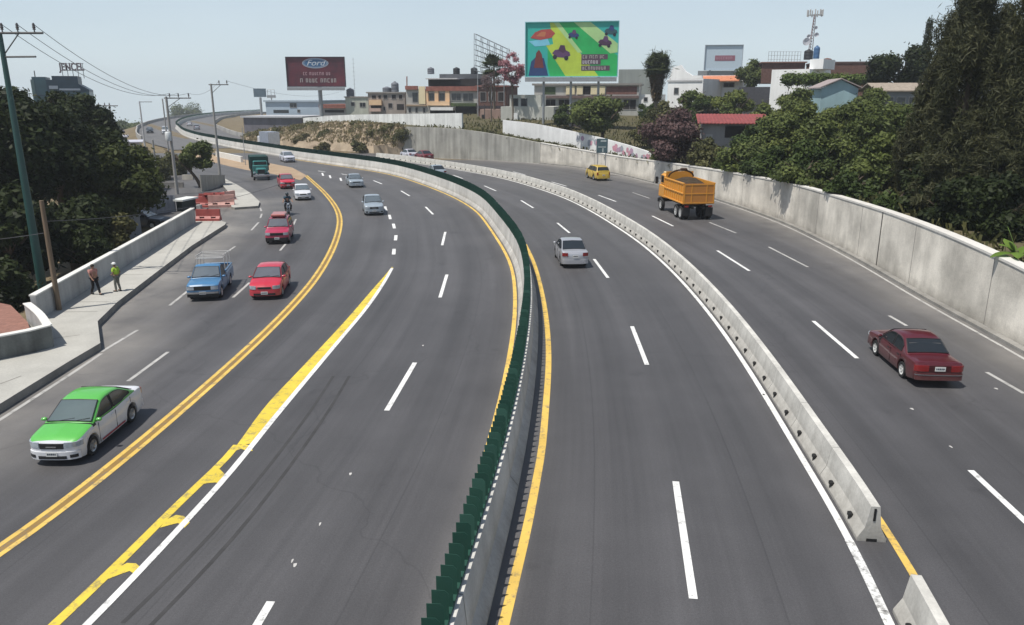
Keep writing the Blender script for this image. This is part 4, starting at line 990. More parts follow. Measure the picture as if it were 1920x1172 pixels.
# raspberry SUV with roof load
sv = make_car('raspberry red four wheel drive with roof box and black bumper', 'car', 'off_road_car', (0, 0, 0), 0, SUV, {'body': P_pink, 'bumper': M_trim}, scale=.92)
q = MB(); q.bevbox((-.25, 0, 1.86), (1.5, 1.0, .20), .06); q.build('roof_box', paint('dusty_red_box', (.36, .10, .09), rough=.6), sv)
q = MB()
for x in (.45, -.95): q.tube((x, -.62, 1.755), (x, .62, 1.755), .02, n=6)
q.build('roof_bar', M_trim, sv)
put(sv, (526, 449), heading_px((540, 420), (515, 460)))
o = make_car('white hatchback driving towards the camera beside the amber double line', 'car', 'hatchback_car', (0, 0, 0), 0, HATCH, {'body': P_white}, scale=.92)
put(o, (567, 372), heading_px((561, 357), (569, 373)))
o = make_car('red saloon partly behind the white hatchback on the frontage road', 'car', 'saloon_car', (0, 0, 0), 0, SEDAN, {'body': P_red}, scale=.92)
put(o, (537, 351), heading_px((527, 343), (542, 358)))
o = make_car('pale silver blue saloon driving towards the camera on the main carriageway', 'car', 'saloon_car', (0, 0, 0), 0, SEDAN, {'body': P_ice}, scale=.95)
put(o, (699, 398), heading_px((690, 380), (702, 404)))
o = make_car('pale blue boxy saloon following the silver blue saloon', 'car', 'saloon_car', (0, 0, 0), 0, dict(BOXY, rim=M_rim), {'body': P_ice}, scale=.95)
put(o, (665, 348.5), heading_px((655, 337), (671, 351)))
o = make_car('small lilac white saloon far away beside the start of the median', 'car', 'saloon_car', (0, 0, 0), 0, SEDAN, {'body': P_lilac}, scale=.95)
put(o, (539, 303), heading_px((528, 299), (548, 306)))
o = make_car('yellow minivan driving away close to the retaining wall', 'van', 'minivan', (0, 0, 0), 0, dict(VAN, H=1.72, gh=(.82, 1.5, 4.1, 4.46)), {'body': P_yel}, scale=.98)
put(o, (1120, 336), heading_px((1132, 340), (1104, 331)))
o = make_car('dark red saloon far away below the grey end of the retaining wall', 'car', 'saloon_car', (0, 0, 0), 0, SEDAN, {'body': P_dkred}, scale=.95)
put(o, (795, 300), heading_px((812, 303), (780, 297.5)))
o = make_car('white saloon far away ahead of the dark red saloon by the wall', 'car', 'saloon_car', (0, 0, 0), 0, SEDAN, {'body': P_lilac}, scale=.95)
put(o, (767, 297), heading_px((780, 299.5), (752, 294.5)))
o = make_car('pale saloon showing little more than its roof above the green screen', 'car', 'saloon_car', (0, 0, 0), 0, SEDAN, {'body': P_ice}, scale=.95)
put(o, (818, 332), heading_px((840, 333), (790, 315)))
o = make_car('dark blue saloon parked under the trees behind the parapet', 'car', 'saloon_car', (0, 0, 0), 0, BOXY, {'body': P_dark}, scale=1.0)
o.location = Vector(P(266, 412, 62)); o.location.z = GZat(o.location.x, o.location.y); o.rotation_euler = (0, 0, R(-8))
# ================================================================ orange dump truck
P_or = paint('dump_truck_orange', (.66, .29, .03), rough=.45, coat=.3); P_or2 = paint('shaded_orange_tailgate', (.47, .19, .03), rough=.55, coat=.1)  # tailgate orange is darkened to hold the shade on the truck's rear
M_load = mat('dark_spoil', (.045, .030, .016), rough=.95, scale=3, var=.35)
M_hub = mat('steel_hub', (.55, .55, .54), rough=.4, metal=.4)
dt = empty('dump_truck', (0, 0, 0)); tag(dt, 'orange dump truck with ribbed open body driving away beside the wall', 'truck')
# local +X forward, rear bumper at x=-3.6
q = MB(); q.bevbox((2.75, 0, 1.55), (1.7, 2.35, 1.0), .08); q.bevbox((2.65, 0, 2.45), (1.45, 2.25, .95), .16); q.build('cab', P_or, dt, 40)
q = MB(); q.bevbox((2.62, 0, 2.98), (1.1, 1.9, .14), .05); q.build('roof', mat('cab_roof_cream', (.66, .50, .25), rough=.5), dt)
for sg in (-1, 1):
    q = MB(); q.box((2.75, sg * 1.128, 2.5), (.8, .012, .55)); q.build('side_window', M_glass, dt)
    q = MB(); q.bevbox((3.45, sg * 1.42, 2.35), (.10, .22, .55), .03); q.tube((3.3, sg * 1.12, 2.5), (3.45, sg * 1.4, 2.5), .02); q.build('mirror', M_trim, dt)
    q = MB(); q.box((3.607, sg * .82, 1.35), (.02, .35, .2)); q.build('headlight', M_lamp, dt)
q = MB(); q.box((3.385, 0, 2.5), (.012, 1.9, .6)); q.build('windshield', M_glass, dt)
q = MB(); q.box((1.918, 0, 2.5), (.012, 1.3, .4)); q.build('rear_window', M_glass, dt)
q = MB(); q.bevbox((3.62, 0, .78), (.2, 2.4, .34), .05); q.build('front_bumper', M_trim, dt)
q = MB()
for sg in (-1, 1): q.box((-.3, sg * .42, .95), (6.4, .12, .24))
for x in (1.5, .2, -1.2, -2.4): q.box((x, 0, .95), (.12, .72, .2))
q.build('chassis', M_trim, dt)
bx0, bx1, bz0, bz1, bw = -3.45, 1.72, 1.18, 2.72, 2.44
q = MB()
for sg in (-1, 1): q.box(((bx0 + bx1) / 2, sg * (bw / 2 - .03), (bz0 + bz1) / 2), (bx1 - bx0, .06, bz1 - bz0))
q.box(((bx0 + bx1) / 2, 0, bz0 + .03), (bx1 - bx0 - .01, bw - .13, .06)); q.box((bx1 - .03, 0, (bz0 + bz1) / 2 + .25), (.06, bw - .13, bz1 - bz0 + .38))
q.build('dump_body', P_or, dt)
q = MB()
for sg in (-1, 1):
    for z in (bz0 + .07, (bz0 + bz1) / 2, bz1 - .05): q.bevbox(((bx0 + bx1) / 2, sg * (bw / 2 + .035), z), (bx1 - bx0, .075, .11), .02)
    for x in np.linspace(bx0 + .05, bx1 - .05, 10): q.box((x, sg * (bw / 2 + .025), (bz0 + bz1) / 2), (.07, .05, bz1 - bz0 - .05))
q.build('body_rib', P_or, dt)
q = MB(); q.box((bx0 - .035, 0, (bz0 + bz1) / 2 - .02), (.06, bw, bz1 - bz0 - .06)); tg = q.build('tailgate', P_or2, dt)
q = MB()
for z in (bz0 + .1, (bz0 + bz1) / 2, bz1 - .12): q.box((bx0 - .075, 0, z), (.03, bw - .04, .07))
for y in (-bw / 2 + .05, bw / 2 - .05, -.6, .6): q.box((bx0 - .075, y, (bz0 + bz1) / 2), (.034, .07, bz1 - bz0 - .1))
q.build('tailgate_frame', P_or, tg)
q = MB(); nn_ = 14; v = []; f = []
for i in range(nn_):
    for j in range(8):
        x = bx0 + .1 + (bx1 - bx0 - .25) * i / (nn_ - 1); y = -bw / 2 + .09 + (bw - .18) * j / 7
        h = .55 * max(0, math.sin(math.pi * i / (nn_ - 1))) ** .8 * max(0, math.sin(math.pi * j / 7)) ** .7 + .12 * random.random(); v.append((x, y, bz1 - .42 + h))
for i in range(nn_ - 1):
    for j in range(7): f.append((i * 8 + j, i * 8 + j + 1, i * 8 + 9 + j, i * 8 + 8 + j))
q.add(v, f); q.build('load', M_load, dt)
q = MB()
for x0 in (1.3,):
    pts = [(x0, 1.05 * math.cos(t), bz1 + .05 + .52 * math.sin(t)) for t in np.linspace(0, math.pi, 13)]; q.path([Vector(p) for p in pts], .07, 6)
q.bevbox((1.3, -.2, bz1 + .60), (.35, .55, .22), .06); q.build('tarp_hoop', mat('rolled_dark_tarp', (.05, .025, .012), rough=.85, var=.3), dt)
for c, dual in ((2.75, 0), (-1.55, 1), (-2.75, 1)):
    for sg in (-1, 1):
        for k_ in ((0, 1) if dual else (0,)):
            wq = wheel(dt, c, sg * (1.08 - k_ * .33), .50, .29, sg, M_hub)
for sg in (-1, 1):
    q = MB(); q.box((-3.42, sg * .92, .62), (.02, .56, .62)); q.build('mudflap', M_trim, dt)
    q = MB(); q.box((bx0 - .06, sg * .95, 1.03), (.05, .32, .12)); q.build('taillight', M_red, dt)
dt.scale = (.92, 1.02, 1.08)
put(dt, (1282, 402), heading_px((1308, 415), (1246, 388)))
# ================================================================ teal cargo truck
P_teal = paint('teal_paint', (.03, .17, .16)); P_dteal = mat('dark_green_canvas', (.010, .045, .040), rough=.8)
tk = empty('cargo_truck', (0, 0, 0)); tag(tk, 'teal conventional truck with tall dark green cargo body approaching', 'truck')
q = MB(); q.bevbox((2.9, 0, 1.18), (1.3, 1.35, .72), .14); q.build('hood', P_teal, tk, 40)
q = MB(); q.bevbox((1.75, 0, 1.35), (1.2, 2.0, 1.0), .08); q.bevbox((1.7, 0, 2.05), (1.0, 1.9, .62), .12); q.build('cab', P_teal, tk, 40)
q = MB(); q.box((2.212, 0, 2.08), (.012, 1.6, .42)); q.build('windshield', M_glass, tk)
for sg in (-1, 1):
    q = MB(); q.box((1.75, sg * .957, 2.08), (.7, .012, .38)); q.build('side_window', M_glass, tk)
    q = MB(); q.bevbox((2.85, sg * .86, .92), (1.0, .36, .30), .1); q.build('fender', P_teal, tk, 40)
    q = MB(); q.lathe([(0, .03), (.10, .025), (.13, 0), (.13, -.1)], c=(3.36, sg * .86, 1.0), axis='x', n=12); q.build('headlight', M_lamp, tk)
    q = MB(); q.bevbox((2.2, sg * 1.18, 1.95), (.06, .18, .34), .02); q.build('mirror', M_trim, tk)
q = MB(); q.box((3.56, 0, 1.15), (.02, .9, .5)); q.build('grille', M_trim, tk)
q = MB(); q.bevbox((3.62, 0, .62), (.14, 2.1, .26), .04); q.build('front_bumper', M_chrome, tk)
q = MB(); q.box((-1.15, 0, 1.95), (4.2, 2.35, 1.75))
q.build('cargo_body', P_dteal, tk)
q = MB()
for x in np.linspace(-3.2, .9, 9):
    for sg in (-1, 1): q.box((x, sg * 1.195, 1.9), (.07, .04, 1.7))
q.build('stake', mat('dark_stake', (.02, .07, .065), rough=.7), tk)
q = MB()
for sg in (-1, 1): q.box((.2, sg * .4, .85), (6.4, .1, .2))
q.build('chassis', M_trim, tk)
for c in (2.7, -1.9):
    for sg in (-1, 1): wheel(tk, c, sg * .95, .45, .28, sg, M_hub)
tk.scale = (.85, .85, .92)
put(tk, (488, 334), heading_px((478, 318), (494, 338)))
# ================================================================ box truck and van on the viaduct
bt = empty('box_truck', (0, 0, 0)); tag(bt, 'box truck with white rear door and blue grey side beyond the median', 'truck')
q = MB(); q.box((-.6, 0, 2.0), (4.6, 2.3, 2.3)); q.build('cargo_box', mat('blue_grey_box_panel', (.24, .27, .33), rough=.6), bt)
q = MB(); q.box((-2.92, 0, 2.0), (.03, 2.2, 2.2)); q.build('rear_door', mat('white_box_door', (.70, .70, .70), rough=.6), bt)
q = MB(); q.bevbox((2.55, 0, 1.5), (1.5, 2.0, 1.6), .15); q.build('cab', P_white, bt, 40)
q = MB(); q.box((3.305, 0, 1.8), (.012, 1.7, .6)); q.build('windshield', M_glass, bt)
q = MB(); q.box((0, 0, .7), (6, 1.0, .2)); q.build('chassis', M_trim, bt)
for c in (2.4, -1.7):
    for sg in (-1, 1): wheel(bt, c, sg * .95, .42, .26, sg, M_hub)
bt.location = P(505, 281, 147); bt.location.z = 0; bt.rotation_euler = (0, 0, R(128)); bt.scale = (.95, .95, 1)
vm = min(VL, key=lambda p: abs(p.y - 226)); vd_ = MEDN
def on_viaduct(y, lat_, back=False):
    i = min(range(len(MED)), key=lambda i: abs(MED[i].y - y) + (0 if MED[i].y > 100 else 999)); n = normals(MED)[i]; t = Vector((-n.y, n.x, 0))
    return MED[i] + n * lat_, math.atan2(t.y, t.x) + (math.pi if back else 0)
p, h = on_viaduct(208, -4.0, True); o = make_car('white van coming down the viaduct behind the utility pole', 'van', 'minivan', p, h, VAN, {'body': P_white})
p, h = on_viaduct(214, -7.6, True); o = make_car('dark saloon on the viaduct just ahead of the white van', 'car', 'saloon_car', p, h, SEDAN, {'body': P_dark})
p, h = on_viaduct(232, 5.0); o = make_car('grey hatchback driving up the inner carriageway of the viaduct', 'car', 'hatchback_car', p, h, HATCH, {'body': P_silver})
p, h = on_viaduct(262, 3.5); o = make_car('white hatchback farthest up the inner carriageway of the viaduct', 'car', 'hatchback_car', p, h, HATCH, {'body': P_white})
# ================================================================ people
def skin_mesh(name, pts, edges, rad, material, parent, root_i=0, sub=2):
    me = bpy.data.meshes.new(name); me.from_pydata([tuple(p) for p in pts], edges, []); o = bpy.data.objects.new(name, me); COL.objects.link(o)
    o.modifiers.new('k', 'SKIN'); 
    for i, r in enumerate(rad):
        rr = r if isinstance(r, tuple) else (r, r)
        me.skin_vertices[0].data[i].radius = rr
        me.skin_vertices[0].data[i].use_root = (i == root_i)
    sb = o.modifiers.new('s', 'SUBSURF'); sb.levels = sub; sb.render_levels = sub
    dg = bpy.context.evaluated_depsgraph_get(); nm = bpy.data.meshes.new_from_object(o.evaluated_get(dg)); 
    bpy.data.objects.remove(o); bpy.data.meshes.remove(me)
    nm.materials.clear()
    return finish(name, nm, material, parent, 180)
def person(label, loc, heading, shirt, trousers, pose, sc=1.0, hair=(.02, .015, .012), vest=None, cap=None, group=None, helmet=None):
    """pose: joint positions in metres; x forward, y left"""
    root = empty('person', loc, heading, sc); tag(root, label, 'person', group)
    J = {k: Vector(v) for k, v in pose.items()}
    sk = mat('skin', (.28, .15, .10), rough=.6, var=.08)
    names = ['pel', 'chest', 'neck', 'headb', 'head', 'crown', 'sl', 'el', 'wl', 'hl', 'sr', 'er', 'wr', 'hr', 'hipl', 'kl', 'al', 'tl', 'hipr', 'kr', 'ar', 'tr']
    idx = {n: i for i, n in enumerate(names)}
    rad = dict(pel=(.13, .15), chest=(.13, .16), neck=.055, headb=.07, head=.098, crown=.07, sl=.06, el=.043, wl=.032, hl=.038, sr=.06, er=.043, wr=.032, hr=.038, hipl=.085, kl=.058, al=.042, tl=.036, hipr=.085, kr=.058, ar=.042, tr=.036)
    pts = [J[n] for n in names]; ed = [('pel', 'chest'), ('chest', 'neck'), ('neck', 'headb'), ('headb', 'head'), ('head', 'crown'), ('chest', 'sl'), ('sl', 'el'), ('el', 'wl'), ('wl', 'hl'), ('chest', 'sr'), ('sr', 'er'), ('er', 'wr'), ('wr', 'hr'), ('pel', 'hipl'), ('hipl', 'kl'), ('kl', 'al'), ('al', 'tl'), ('pel', 'hipr'), ('hipr', 'kr'), ('kr', 'ar'), ('ar', 'tr')]
    edges = [(idx[a], idx[b]) for a, b in ed]; rr = [rad[n] for n in names]
    # fingers and thumbs
    for s in ('l', 'r'):
        h = J['h' + s]; w = J['w' + s]; d = (h - w).normalized(); sd_ = d.cross(Vector((0, 0, 1))) if abs(d.z) < .9 else Vector((1, 0, 0)); sd_.normalize(); cu = d.cross(sd_)
        for k, (off, ln) in enumerate(((-.027, .055), (-.009, .070), (.009, .066), (.027, .048))):
            a = h + sd_ * off + d * .03; b = a + d * ln * .55; c = b + d * ln * .3 + cu * .022
            i0 = len(pts); pts += [a, b, c]; rr += [.011, .0095, .008]; edges += [(idx['h' + s], i0), (i0, i0 + 1), (i0 + 1, i0 + 2)]
        a = h + sd_ * .036 - d * .012; b = a + sd_ * .022 + d * .03; i0 = len(pts); pts += [a, b]; rr += [.012, .009]; edges += [(idx['h' + s], i0), (i0, i0 + 1)]
    body = skin_mesh('body', pts, edges, rr, sk, root)
    hd = J['head']; fwd = (J.get('look', Vector((1, 0, 0)))).normalized(); lf = Vector((-fwd.y, fwd.x, 0))
    q = MB(); q.ball(hd + fwd * .098 + Vector((0, 0, -.01)), .018, 8, sc=(1, .8, 1.3)); q.build('nose', sk, body, 60)
    for s in (-1, 1):
        q = MB(); q.ball(hd + fwd * .088 + lf * .034 * s + Vector((0, 0, .022)), .011, 8); q.build('eye', mat('eye_dark', (.02, .015, .012), rough=.2), body, 60)
        q = MB(); q.ball(hd + lf * .098 * s, .026, 8, sc=(.8, .4, 1.2)); q.build('ear', sk, body, 60)
    q = MB(); q.ball(hd + fwd * .09 + Vector((0, 0, -.045)), .02, 8, sc=(.5, 1.1, .3)); q.build('mouth', mat('lip', (.20, .07, .06)), body, 60)
    # clothes: slightly larger skins over the same joints
    m_s = mat('cloth_' + '_'.join('%d' % (c * 100) for c in shirt), shirt, rough=.9, var=.12, scale=8); m_t = mat('cloth_' + '_'.join('%d' % (c * 100) for c in trousers), trousers, rough=.9, var=.15, scale=8)
    def cloth(nm, ns, es, rs, m):
        return skin_mesh(nm, [J[n] for n in ns], [(ns.index(a), ns.index(b)) for a, b in es], rs, m, root)
    cl_ = J['sl'].lerp(J['el'], .75); cr_ = J['sr'].lerp(J['er'], .75); J['cl'] = cl_; J['cr'] = cr_; J['wst'] = J['pel'] + (J['chest'] - J['pel']) * .05
    cloth('shirt', ['wst', 'chest', 'neck', 'sl', 'cl', 'sr', 'cr'], [('wst', 'chest'), ('chest', 'neck'), ('chest', 'sl'), ('sl', 'cl'), ('chest', 'sr'), ('sr', 'cr')], [(.155, .175), (.155, .185), (.075, .08), .082, .066, .082, .066], m_s)
    J['pt'] = J['pel'] + Vector((0, 0, .03))
    cloth('trousers', ['pt', 'hipl', 'kl', 'al', 'hipr', 'kr', 'ar'], [('pt', 'hipl'), ('hipl', 'kl'), ('kl', 'al'), ('pt', 'hipr'), ('hipr', 'kr'), ('kr', 'ar')], [(.15, .165), .105, .078, .066, .105, .078, .066], m_t)
    for s in ('l', 'r'):
        q = MB(); f = (J['t' + s] - J['a' + s]); f.z = 0; f.normalize(); c = J['a' + s] + f * .06; c.z = J['a' + s].z - .045
        q.bevbox(c, (.27, .10, .09), .03, math.atan2(f.y, f.x)); q.build('shoe', mat('dark_shoe', (.02, .018, .016), rough=.6), root, 50)
    if helmet: q = MB(); q.ball(hd + Vector((0, 0, .03)), .145, 14, sc=(1.05, .95, 1)); q.build('helmet', helmet, root, 60)
    else:
        q = MB(); q.ball(hd + Vector((0, 0, .035)) - fwd * .018, .108, 12, sc=(1, .95, .95)); q.build('hair', mat('dark_hair', hair, rough=.7), body, 60)
    if vest:
        cloth('vest', ['wst', 'chest', 'neck'], [('wst', 'chest'), ('chest', 'neck')], [(.17, .19), (.172, .20), (.085, .10)], vest)
    if cap:
        q = MB(); q.ball(hd + Vector((0, 0, .055)), .122, 14, sc=(1.08, .98, .85)); q.bevbox(hd + fwd * .10 + Vector((0, 0, .06)), (.10, .16, .02), .008, math.atan2(fwd.y, fwd.x)); q.build('hard_hat', cap, root, 60)
    return root
WALK = dict(pel=(0, 0, .93), chest=(.03, 0, 1.27), neck=(.03, 0, 1.45), headb=(.04, 0, 1.52), head=(.06, 0, 1.61), crown=(.055, 0, 1.69), sl=(.03, .19, 1.40), el=(-.10, .24, 1.14), wl=(-.06, .25, .89), hl=(-.04, .25, .82), sr=(.03, -.19, 1.40), er=(.10, -.24, 1.15), wr=(.26, -.22, .96), hr=(.32, -.21, .92),
    hipl=(0, .09, .88), kl=(.17, .10, .49), al=(.27, .10, .08), tl=(.40, .10, .045), hipr=(0, -.09, .88), kr=(.02, -.10, .47), ar=(-.25, -.10, .11), tr=(-.13, -.10, .045))
STAND = dict(WALK, el=(-.02, .28, 1.13), wl=(.16, .20, 1.02), hl=(.22, .14, 1.03), er=(-.06, -.27, 1.13), wr=(.10, -.26, .92), hr=(.15, -.25, .87), kl=(.05, .12, .48), al=(.02, .13, .08), tl=(.15, .15, .045), kr=(.03, -.11, .48), ar=(-.06, -.12, .08), tr=(.08, -.14, .045))
person('person in pinkish sleeveless top and black trousers walking on the pavement', G(180, 552, PZ), R(-35), (.42, .20, .17), (.012, .011, .012), WALK, .86)
M_hiviz = mat('lime_vest', (.30, .46, .03), rough=.8, var=.12, scale=6)
person('person in lime green safety vest and grey trousers on the pavement', G(222, 546, PZ), R(165), (.34, .50, .05), (.15, .15, .13), STAND, .82, vest=M_hiviz, cap=mat('white_hard_hat', (.70, .70, .68), rough=.4))
# motorcycle and rider
mc = empty('motorcycle', (0, 0, 0)); tag(mc, 'small dark motorcycle ridden along the frontage road', 'motorcycle')
for c, nm in ((.62, 'front_wheel'), (-.62, 'rear_wheel')):
    q = MB(); q.lathe([(.22, -.045), (.27, -.05), (.30, -.03), (.305, 0), (.30, .03), (.27, .05), (.22, .045)], axis='y', n=20); o = q.build(nm, M_tyre, mc, 50); o.location = (c, 0, .305)
    r = MB(); r.lathe([(.22, -.02), (.235, -.03), (.235, .03), (.22, .02)], axis='y', n=20)
    for k in range(6): a = math.pi * k / 3; r.tube((0, 0, 0), (.225 * math.cos(a), 0, .225 * math.sin(a)), .01, n=5)
    r.lathe([(0, -.05), (.05, -.05), (.05, .05), (0, .05)], axis='y', n=10); r.build('rim', M_chrome, o)
q = MB(); q.tube((.62, .07, .30), (.42, .07, .92), .02); q.tube((.62, -.07, .30), (.42, -.07, .92), .02); q.build('fork', M_chrome, mc)
q = MB(); q.tube((.42, 0, .85), (-.1, 0, .55), .03); q.tube((-.1, 0, .55), (-.62, 0, .32), .025); q.tube((.40, 0, .62), (.05, 0, .35), .025); q.bevbox((.05, 0, .42), (.42, .24, .34), .06); q.build('engine', M_trim, mc)
q = MB(); q.bevbox((.20, 0, .80), (.46, .26, .22), .09); q.build('fuel_tank', paint('bike_blue', (.03, .05, .10)), mc, 50)
q = MB(); q.bevbox((-.28, 0, .80), (.62, .25, .11), .05); q.build('seat', M_trim, mc, 50)
q = MB(); q.path([Vector((.30, .36, 1.02)), Vector((.42, .14, .98)), Vector((.42, -.14, .98)), Vector((.30, -.36, 1.02))], .014, 6); q.build('handlebar', M_chrome, mc)
q = MB(); q.ball((.53, 0, .86), .09, 12); q.build('headlight', M_lamp, mc, 60)
q = MB(); q.bevbox((.64, 0, .63), (.34, .11, .05), .02); q.build('front_fender', paint('bike_blue', (.03, .05, .10)), mc)
q = MB(); q.bevbox((-.62, 0, .66), (.30, .16, .05), .02); q.build('rear_fender', M_trim, mc)
mcp = G(541, 402); mch = heading_px((536, 388), (545, 404)); mc.location = mcp; mc.rotation_euler = (0, 0, mch); mc.scale = (1.05,) * 3
RIDE = dict(pel=(-.22, 0, .95), chest=(-.08, 0, 1.26), neck=(-.03, 0, 1.43), headb=(-.01, 0, 1.50), head=(.02, 0, 1.58), crown=(.02, 0, 1.67), sl=(-.05, .19, 1.38), el=(.08, .30, 1.16), wl=(.25, .35, 1.06), hl=(.31, .355, 1.04), sr=(-.05, -.19, 1.38), er=(.08, -.30, 1.16), wr=(.25, -.35, 1.06), hr=(.31, -.355, 1.04),
    hipl=(-.18, .12, .90), kl=(.22, .24, .74), al=(.0, .20, .36), tl=(.14, .20, .33), hipr=(-.18, -.12, .90), kr=(.22, -.24, .74), ar=(.0, -.20, .36), tr=(.14, -.20, .33))
person('person in dark blue jacket and helmet riding the small motorcycle', mcp, mch, (.03, .07, .10), (.02, .022, .03), RIDE, 1.05, helmet=mat('dark_helmet', (.02, .03, .035), rough=.25, coat=.8))
# ================================================================ buildings
M_win = mat('dark_window_glass', (.020, .024, .028), rough=.12, var=.3, scale=.7, spec=.6)
M_wdark = mat('opening_shade', (.022, .018, .018), rough=.9, var=.3)  # flat near-black panels, with the shade inside openings put into the colour
M_frame = mat('window_frame', (.30, .29, .28), rough=.6)
def wcol(nm, c, stain=.14, streak=.14, sc=.4): return concrete(nm, c, stain=stain, streak=streak, scale=sc)
class House:
    """a box house whose street face is given by picture extents at depth D"""
    def __init__(s, name, label, x0, x1, yt, yb, D, depth, wall, cat='house', yaw=R(-11), group=None, extra=1.5):
        s.D = D; a = P(x0, yb, D); b = P(x1, yb, D); t = P((x0 + x1) / 2, yt, D)
        s.o = Vector(((a.x + b.x) / 2, D, a.z)); s.w = b.x - a.x; s.h = t.z - a.z; s.x0, s.x1, s.yt, s.yb = x0, x1, yt, yb
        s.root = empty(name, s.o, yaw); tag(s.root, label, cat, group); s.depth = depth; s.wallm = wall
        q = MB(); q.box((0, depth / 2, s.h / 2 - extra / 2), (s.w, depth, s.h + extra)); s.wall = q.build('wall', wall, s.root)
    def L(s, px, py):                     # local (x,z) on the face from a pixel
        u = (px - s.x0) / (s.x1 - s.x0); v = (s.yb - py) / (s.yb - s.yt); return (u - .5) * s.w, v * s.h
    def win(s, x0, x1, y0, y1, m=None, frame=True, nm='window'):
        a, zt = s.L(x0, y0); b, zb = s.L(x1, y1); q = MB(); fr = .09
        if frame:
            for c, d in (((a + fr / 2, -.03, (zt + zb) / 2), (fr, .09, zt - zb)), ((b - fr / 2, -.03, (zt + zb) / 2), (fr, .09, zt - zb)), (((a + b) / 2, -.03, zt - fr / 2), (b - a - 2 * fr, .088, fr)), (((a + b) / 2, -.03, zb + fr / 2), (b - a - 2 * fr, .088, fr))): q.box(c, d)
            if b - a > 1.4: q.box(((a + b) / 2, -.03, (zt + zb) / 2), (.06, .07, zt - zb - 2 * fr))
            o = q.build(nm, M_frame, s.root); g = MB(); g.box(((a + b) / 2, -.012, (zt + zb) / 2), (b - a - fr, .02, zt - zb - fr)); g.build('pane', m or M_win, o)
        else: q.box(((a + b) / 2, -.012, (zt + zb) / 2), (b - a, .02, zt - zb)); q.build(nm, m or M_wdark, s.root)
    def band(s, nm, x0, x1, y0, y1, out, m, th=None):
        a, zt = s.L(x0, y0); b, zb = s.L(x1, y1); q = MB(); q.box(((a + b) / 2, -out / 2 - .002, (zt + zb) / 2), (b - a, out, zt - zb)); return q.build(nm, m, s.root)
    def slab(s, nm, over, th, m, z=None, dz=0.0):
        q = MB(); z = s.h if z is None else z; q.box((0, s.depth / 2 - over / 2, z + th / 2 + .003 + dz), (s.w + 2 * over, s.depth + over, th)); return q.build(nm, m, s.root)
    def top(s, px, back=2.0): x, z = s.L(px, s.yt); return s.o + Matrix.Rotation(s.root.rotation_euler.z, 3, 'Z') @ Vector((x, back, s.h))
def tank(loc, label, m, r=.55, h=1.3, name='water_tank'):
    t = empty(name, loc); tag(t, label, 'water tank', 'rooftop water tanks')
    q = MB(); q.lathe([(0, 0), (r * .96, 0), (r, .05), (r, h * .3), (r * .96, h * .33), (r, h * .36), (r, h * .66), (r * .96, h * .69), (r, h * .72), (r, h * .86), (r * .8, h * .97), (r * .3, h * 1.05), (0, h * 1.05)], n=16); q.build('body', m, t, 40)
    q = MB(); q.lathe([(0, h * 1.12), (r * .3, h * 1.1), (r * .34, h * 1.03), (r * .3, h * 1.0)], n=12); q.build('lid', m, t); return t
def roof_pitch(h, nm, m, over=.4, rise=1.2, axis='x', th=.12):
    q = MB(); w = h.w / 2 + over; d0 = -over; d1 = h.depth + over; z = h.h + .02
    if axis == 'x':                       # ridge parallel to the street
        pr = [(d0, z), ((d0 + d1) / 2, z + rise), (d1, z)]
        for (a, za), (b, zb) in zip(pr[:-1], pr[1:]): q.add([(-w, a, za), (w, a, za), (w, b, zb), (-w, b, zb), (-w, a, za + th), (w, a, za + th), (w, b, zb + th), (-w, b, zb + th)], [(0, 1, 2, 3), (7, 6, 5, 4), (0, 4, 5, 1), (1, 5, 6, 2), (2, 6, 7, 3), (3, 7, 4, 0)])
    else:                                 # gable toward the street
        pr = [(-w, z), (0, z + rise), (w, z)]
        for (a, za), (b, zb) in zip(pr[:-1], pr[1:]): q.add([(a, d0, za), (b, d0, zb), (b, d1, zb), (a, d1, za), (a, d0, za + th), (b, d0, zb + th), (b, d1, zb + th), (a, d1, za + th)], [(0, 1, 2, 3), (7, 6, 5, 4), (0, 4, 5, 1), (1, 5, 6, 2), (2, 6, 7, 3), (3, 7, 4, 0)])
        g = MB(); g.add([(-h.w / 2, 0, h.h), (h.w / 2, 0, h.h), (0, 0, h.h + rise - .02)], [(0, 1, 2)]); g.add([(-h.w / 2, .2, h.h), (h.w / 2, .2, h.h), (0, .2, h.h + rise - .02)], [(2, 1, 0)]); g.build('gable', h.wallm, h.root)
    return q.build(nm, m, h.root)
M_slab = wcol('roof_slab', (.30, .28, .26)); M_terr = mat('terracotta_roof', (.34, .13, .08), scale=4, var=.3, rough=.85); M_rust = mat('rusty_red_parapet', (.26, .10, .075), var=.3, scale=1.5)
M_blk = mat('black_tank_plastic', (.02, .022, .025), rough=.5); M_gtank = mat('grey_tank', (.13, .14, .16), rough=.6); M_btank = mat('blue_tank', (.05, .12, .24), rough=.5)
M_tin = mat('dark_tin_roof', (.085, .09, .10), rough=.55, var=.25, scale=1); M_brk = mat('dark_brick', (.14, .075, .06), var=.3, scale=3, rough=.95)
